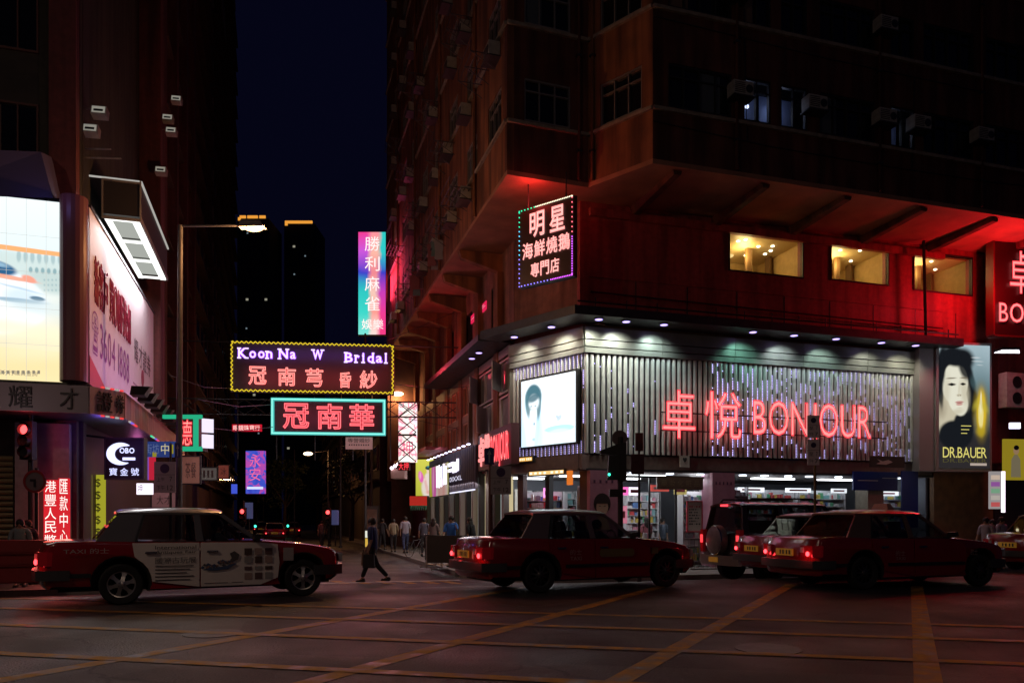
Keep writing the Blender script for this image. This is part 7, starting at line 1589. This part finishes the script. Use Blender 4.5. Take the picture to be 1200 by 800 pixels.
for x0, x1, y0, y1, lab, c_, e_ in ((1175, 1178, 552, 600, 'thin vertical white tube light at the right edge', (1, .85, 1), 2.2), (1160, 1173, 552, 596, 'colourful lit shop panel left of the white tube', (.40, .36, .36), .7), (1184, 1196, 495, 502, 'bright small lamp panel over the yellow poster', (.8, .78, 1), 2.2)):
    s, a, b = hang('light_sign', lab, x0, x1, y0, y1, 26.6, emat('edge_panel_%d' % x0, c_, e_), .08)
    if x0 == 1160:
        for k in range(5): part('print', (MB().box(a * .1, a * .9, b * (.06 + .18 * k), b * (.18 + .18 * k), .002, .005), [emat('panel_c%d' % k, ((.55, .1, .1), (.5, .45, .4), (.2, .4, .25), (.3, .1, .35), (.65, .5, .4))[k], .8)]), s)
p = at(1180, 412, 27.0); t = thing('downlight', 'square white downlight glowing above the air conditioning unit', 'lamp', T(p.x, p.y, p.z)); part('case', (MB().box(-.32, .32, -.25, .25, .02, .1), [metald]), t); part('panel', (MB().hexa([(-.3, -.22, -.06), (.3, -.22, -.1), (.3, .22, .0), (-.3, .22, .0), (-.3, -.2, .01), (.3, -.2, .01), (.3, .22, .02), (-.3, .22, .02)]), [emat('square_white', (.9, .85, 1), 4)]), t)
lamp('edge_lamp', 'POINT', T(p.x, p.y, p.z - .3), 16, (.9, .85, 1), .2)
# trees far down the street
def leaf_mesh(seed, R_, n):
    rr = random.Random(seed); mb = MB()
    cl = [(rr.gauss(0, R_ * .42), rr.gauss(0, R_ * .42), rr.gauss(0, R_ * .38), rr.uniform(.35, .8)) for _ in range(26)]
    for i in range(n):
        c = rr.choice(cl); v = Vector((rr.gauss(0, 1), rr.gauss(0, 1), rr.gauss(0, 1))).normalized() * c[3] * rr.uniform(.5, 1.1); x, y, z_ = c[0] + v.x, c[1] + v.y, c[2] + v.z
        a = Vector((rr.uniform(-1, 1), rr.uniform(-1, 1), rr.uniform(-.6, .6))).normalized() * .13; b = a.cross(Vector((rr.uniform(-1, 1), rr.uniform(-1, 1), rr.uniform(-1, 1)))).normalized() * .07; q = Vector((x, y, z_))
        mb.quad(q - a, q + b, q + a, q - b)
    return mb
lm = [leaf_mesh(k, 2.2, 2200).mesh('crown', [mat('dark_foliage', (.05, .07, .025), .7)]) for k in range(2)]
tkm = MB().cyl((0, 0, 0), (.1, 0, 3.2), .2, .13, n=8)
for k in range(5): tkm.cyl((.08, 0, 2.6 + .15 * k), (math.cos(k * 1.3) * 1.5, math.sin(k * 1.3) * 1.5, 4.6 + .2 * k), .08, .03, n=5)
tkm = tkm.mesh('trunk', [mat('bark', (.07, .05, .04), .9)])
for k, (px, Y, lab) in enumerate(((333, 72, 'dark street tree whose crown fills the gap right of the blue sign'), (412, 58, 'dark street tree behind the thin posts near the walking man'), (372, 95, 'farthest dark street tree in the middle of the side street'), (300, 92, 'dark street tree behind the left red signal'))):
    p = at(px, HY, Y); t = thing('street_tree', lab, 'tree', T(p.x, p.y, PZ) @ RZ(40 * k), 'street trees'); part('trunk', tkm, t); part('crown', lm[k % 2], t, T(0, 0, 5.6))
# overhead wires
wr = MB()
for (x0, y0, Y0), (x1, y1, Y1) in (((232, 468, 28), (318, 474, 34.5)), ((232, 500, 28), (320, 500, 34.5)), ((200, 440, 26), (270, 455, 34.4)), ((463, 450, 35), (560, 452, 33))):
    a, b = at(x0, y0, Y0), at(x1, y1, Y1); wr.tube([a, (a + b) / 2 - Vector((0, 0, .18)), b], .014, 4)
thing('overhead_wire', 'thin dark wires strung between the left building, the signs and the right wall', 'wire', T(0, 0, 0), me=wr.mesh('overhead_wire', [metald]))

# ================================================================== people
def skin_obj(name, verts, edges, radii, m, parent, sub=2, root=0):
    me = bpy.data.meshes.new(name); me.from_pydata([tuple(v) for v in verts], edges, []); me.materials.append(m)
    o = part(name, me, parent); md = o.modifiers.new('skin', 'SKIN'); md.use_smooth_shade = True
    sv = me.skin_vertices[0].data
    for i, r_ in enumerate(radii): sv[i].radius = r_ if isinstance(r_, tuple) else (r_, r_); sv[i].use_root = (i == root)
    ss = o.modifiers.new('sub', 'SUBSURF'); ss.levels = ss.render_levels = sub; return o
skinm = [mat('skin_%d' % k, c, .55) for k, c in enumerate(((.42, .25, .17), (.34, .20, .14)))]
def person(label, M, h=1.7, stride=0.0, shirt=(.1, .1, .3), pants=(.03, .03, .04), hair=(.02, .015, .012), long=0, arms=(10, -10), elbow=(20, 20), group=None, hunch=0.0, raise_arm=None, longhair=False, skin=0, sit=False):
    t = thing('person', label, 'person', M @ Matrix.Scale(h / 1.7, 4), group)
    V = Vector; hip = V((0, 0, .90)); ch = V((0, .02 + hunch * .3, 1.22)); nk = V((0, .02 + hunch * .6, 1.44)); hd = V((0, .04 + hunch * .9, 1.53)); top = V((0, .04 + hunch * .9, 1.67))
    def leg(s_, a, kn):
        h_ = hip + V((s_ * .09, 0, -.04)); k = h_ + V((0, math.sin(R(a)) * .42, -math.cos(R(a)) * .42)); f = k + V((0, math.sin(R(a - kn)) * .41, -math.cos(R(a - kn)) * .41)); return h_, k, f
    if sit: L1 = (hip + V((.09, 0, 0)), hip + V((.12, .40, .05)), hip + V((.12, .55, -.32))); L2 = (hip + V((-.09, 0, 0)), hip + V((-.12, .40, .05)), hip + V((-.12, .55, -.32)))
    else: L1 = leg(1, 26 * stride, 6 * stride); L2 = leg(-1, -20 * stride, 22 * stride)
    dz = min(L1[2].z, L2[2].z) - .085 if not sit else 0
    sh = lambda v: v - V((0, 0, dz))
    def arm(s_, a, e):
        s0 = nk + V((s_ * .175, 0, -.07)); e0 = s0 + V((s_ * .05, math.sin(R(a)) * .27, -math.cos(R(a)) * .27)); w0 = e0 + V((0, math.sin(R(a + e)) * .24, -math.cos(R(a + e)) * .24)); return s0, e0, w0
    A1, A2 = arm(1, arms[0], elbow[0]), arm(-1, arms[1], elbow[1])
    vs = [hip, ch, nk, hd, top]; ed = [(0, 1), (1, 2), (2, 3), (3, 4)]; rd = [(.095, .07), (.11, .08), .055, (.078, .092), (.055, .065)]
    vs.append(hd + V((0, .085, -.03))); ed.append((3, 5)); rd.append(.022)      # nose and chin
    vs.append(hd + V((0, .045, -.075))); ed.append((3, 6)); rd.append(.035)
    for s0, e0, w0 in (A1, A2):
        i = len(vs); vs += [s0, e0, w0, w0 + (w0 - e0).normalized() * .07]; ed += [(1, i) if False else (2, i), (i, i + 1), (i + 1, i + 2), (i + 2, i + 3)]; rd += [.052, .040, .027, (.036, .020)]
        d = (w0 - e0).normalized(); side = V((1 if s0.x > 0 else -1, 0, 0))
        for k in range(4):                                                      # four fingers, then the thumb
            b = w0 + d * .075 + side * 0 + V((0, (k - 1.5) * .017, 0)); j = len(vs); L_ = (.062, .072, .068, .052)[k]
            vs += [b + d * L_ * .5, b + d * L_ * .85 - side * .02]; ed += [(i + 3, j), (j, j + 1)]; rd += [.0085, .007]
        j = len(vs); vs += [w0 + d * .05 + V((0, .035, 0)), w0 + d * .085 + V((0, .048, 0))]; ed += [(i + 2, j), (j, j + 1)]; rd += [.010, .008]
    for h_, k, f in (L1, L2):
        i = len(vs); vs += [h_, k, f, f + V((0, .13, -.06))]; ed += [(0, i), (i, i + 1), (i + 1, i + 2), (i + 2, i + 3)]; rd += [.085, .055, .036, .03]
    vs = [sh(v) for v in vs]; skin_obj('body', vs, ed, rd, skinm[skin], t, 1)
    cs = 'cloth_%d_%d_%d' % tuple(int(c * 99) for c in shirt); cp = 'cloth_%d_%d_%d' % tuple(int(c * 99) for c in pants)
    sv = [hip + V((0, 0, -.12 - long)), hip + V((0, 0, .08)), ch, nk + V((0, 0, -.045))]; se = [(0, 1), (1, 2), (2, 3)]; sr = [(.185, .135), (.165, .125), (.175, .128), (.095, .085)]
    for s0, e0, w0 in (A1, A2):
        i = len(sv); sv += [s0, e0 * .9 + w0 * .1]; se += [(3, i), (i, i + 1)]; sr += [.075, .062]
    skin_obj('shirt', [sh(v) for v in sv], se, sr, mat(cs, shirt, .85, noise=.08), t, 1)
    pv = [hip + V((0, 0, .10)), hip + V((0, 0, -.02))]; pe = [(0, 1)]; pr_ = [(.150, .112), (.160, .122)]
    for h_, k, f in (L1, L2):
        i = len(pv); pv += [h_ + V((0, 0, -.06)), k, f + V((0, 0, .03))]; pe += [(1, i), (i, i + 1), (i + 1, i + 2)]; pr_ += [.098, .072, .056]
    skin_obj('trousers', [sh(v) for v in pv], pe, pr_, mat(cp, pants, .85, noise=.08), t, 1)
    for h_, k, f in (L1, L2):
        g_ = sh(f); part('shoe', bevel_edges(MB().hexa([(g_.x - .045, g_.y - .08, g_.z - .085), (g_.x + .045, g_.y - .08, g_.z - .085), (g_.x + .05, g_.y + .18, g_.z - .085), (g_.x - .05, g_.y + .18, g_.z - .085), (g_.x - .04, g_.y - .07, g_.z + .02), (g_.x + .04, g_.y - .07, g_.z + .02), (g_.x + .035, g_.y + .16, g_.z - .04), (g_.x - .035, g_.y + .16, g_.z - .04)]).mesh('shoe', [black]), .015), t)
    hm = mat('hair_%d' % int(hair[0] * 100), hair, .6); c = sh(hd)
    hb = MB().ball((c.x, c.y - .018, c.z + .045), .105, n=14, k=10, sq=(.92, 1.04, 1.0))
    if longhair: hb.ball((c.x, c.y - .07, c.z - .12), .12, n=12, k=8, sq=(1.05, .6, 1.6))
    ho = part('hair', hb.mesh('hair', [hm], 60), t)
    part('ear', (MB().ball((c.x + .082, c.y, c.z - .01), .024, sq=(.5, 1, 1.3)).ball((c.x - .082, c.y, c.z - .01), .024, sq=(.5, 1, 1.3)), [skinm[skin]], 60), t)
    part('eye', (MB().ball((c.x + .032, c.y + .085, c.z + .005), .012).ball((c.x - .032, c.y + .085, c.z + .005), .012), [black], 60), t)
    return t, [sh(v) for v in A1], [sh(v) for v in A2]
def foot(px, py, Y, rz, z=-.45): p = at(px, py, Y); return T(p.x, p.y, z) @ RZ(rz)
cross, A1, A2 = person('man in a dark blue top and black trousers striding over the crossing with bags', foot(437, 683, 21.4, 80), 1.86, 1.0, (.022, .04, .15), (.010, .010, .012), arms=(18, -14), elbow=(15, 30))
q = WM[cross.name] @ A1[2]
for lab, A, dx in (('tan tote bag hanging from the walking man\'s far hand', A1, -.02), ('black shoulder bag at the side of the walking man', A2, .02)):
    q = WM[cross.name] @ A[2]
    cl_ = mat('bag_tan', (.20, .14, .09), .8) if 'tan' in lab else mat('bag_black', (.02, .02, .022), .7)
    b_ = MB().hexa([(-.17, -.05, -.52), (.17, -.05, -.52), (.17, .05, -.52), (-.17, .05, -.52), (-.15, -.03, -.14), (.15, -.03, -.14), (.15, .03, -.14), (-.15, .03, -.14)]); b_.tube([(-.10, 0, -.14), (-.05, 0, -.06), (.05, 0, -.06), (.10, 0, -.14)], .008)
    thing('bag', lab, 'bag', T(q.x, q.y, q.z) @ RZ(170), me=b_.mesh('bag', [cl_]))
person('person in a pale yellow top walking away on the right pavement', foot(461, 648, 38, 10, -.32), 1.66, .7, (.42, .34, .22), (.04, .035, .04))
person('person in a white and lilac top and blue jeans walking away on the pavement', foot(475, 650, 37, 15, -.32), 1.76, .5, (.40, .38, .44), (.06, .08, .17))
person('pedestrian in dark clothes left of the pale yellow top', foot(448, 646, 41, -20, -.32), 1.66, .4, (.05, .045, .05), (.03, .03, .035))
person('bearded man in a bright blue polo shirt behind the barriers', foot(529, 650, 26.6, 175, -.32), 1.74, .2, (.03, .14, .50), (.05, .05, .08), arms=(15, 40), elbow=(40, 80))
person('woman with long dark hair in black turned away behind the second taxi boot', foot(554, 650, 26.2, 60, -.32), 1.68, .2, (.015, .015, .018), (.015, .015, .018), longhair=True, hunch=.12)
person('person in a long pale coat standing by the pale pillar at the left', foot(24, 690, 18.6, 200, -.32), 1.62, .1, (.16, .20, .20), (.03, .03, .035), long=.38, longhair=True, skin=1)
person('person in a dim red-brown dress right behind the pale coat', foot(33, 690, 19.3, 190, -.32), 1.6, .1, (.11, .06, .06), (.03, .03, .035), long=.3, longhair=True, skin=1)
person('person in a white shirt at the right edge, nearer the boarded wall', foot(1156, 640, 25.0, 120, -.32), 1.68, .3, (.38, .36, .40), (.05, .05, .08))
person('person in dark clothes between the two white shirts at the right edge', foot(1164, 640, 25.4, 60, -.32), 1.62, .3, (.05, .05, .07), (.03, .03, .04))
person('person in a pale shirt at the right edge under the white tube', foot(1173, 640, 25.2, 200, -.32), 1.70, .3, (.40, .42, .48), (.05, .05, .08))
for k, (px, Y, c_) in enumerate(((268, 40, (.10, .06, .08)), (377, 46, (.12, .08, .08)), (386, 52, (.05, .04, .05)))):
    person(('pedestrian in dull purple beyond the first taxi bonnet', 'pedestrian in dull brown below the right red signal', 'dark pedestrian farthest by the right red signal')[k], foot(px, 640, Y, 30 * k, -.45), 1.68, .4, c_, (.03, .03, .04))
for px, Y, rz_, sh_, lab in ((634, 30.5, 150, (.30, .30, .32), 'shopper in grey among the shelves of the corner entrance'), (758, 27.5, 20, (.28, .10, .12), 'shopper in dull red at the counter of the glazed entrance'), (776, 29, 200, (.10, .12, .16), 'shop assistant in navy behind the counter'), (650, 28.6, 70, (.05, .05, .06), 'person in black stepping into the corner entrance'), (508, 31.5, -20, (.16, .12, .12), 'pedestrian in brown by the side street shopfront'), (497, 34, 5, (.10, .10, .14), 'pedestrian in slate blue deeper along the right pavement')):
    person(lab, foot(px, 640, Y, rz_, -.31), 1.66, .3, sh_, (.03, .03, .04), longhair=(px % 2 == 0))
for car, lab in ((t1, 'driver in a dark shirt at the wheel of the first taxi'), (t2, 'driver in a dark shirt at the wheel of the second taxi')):
    person(lab, WM[car.name] @ T(-.02, -.38, -.28) @ RZ(-90), 1.62, 0, (.08, .08, .10), (.03, .03, .03), arms=(50, 50), elbow=(30, 30), sit=True)
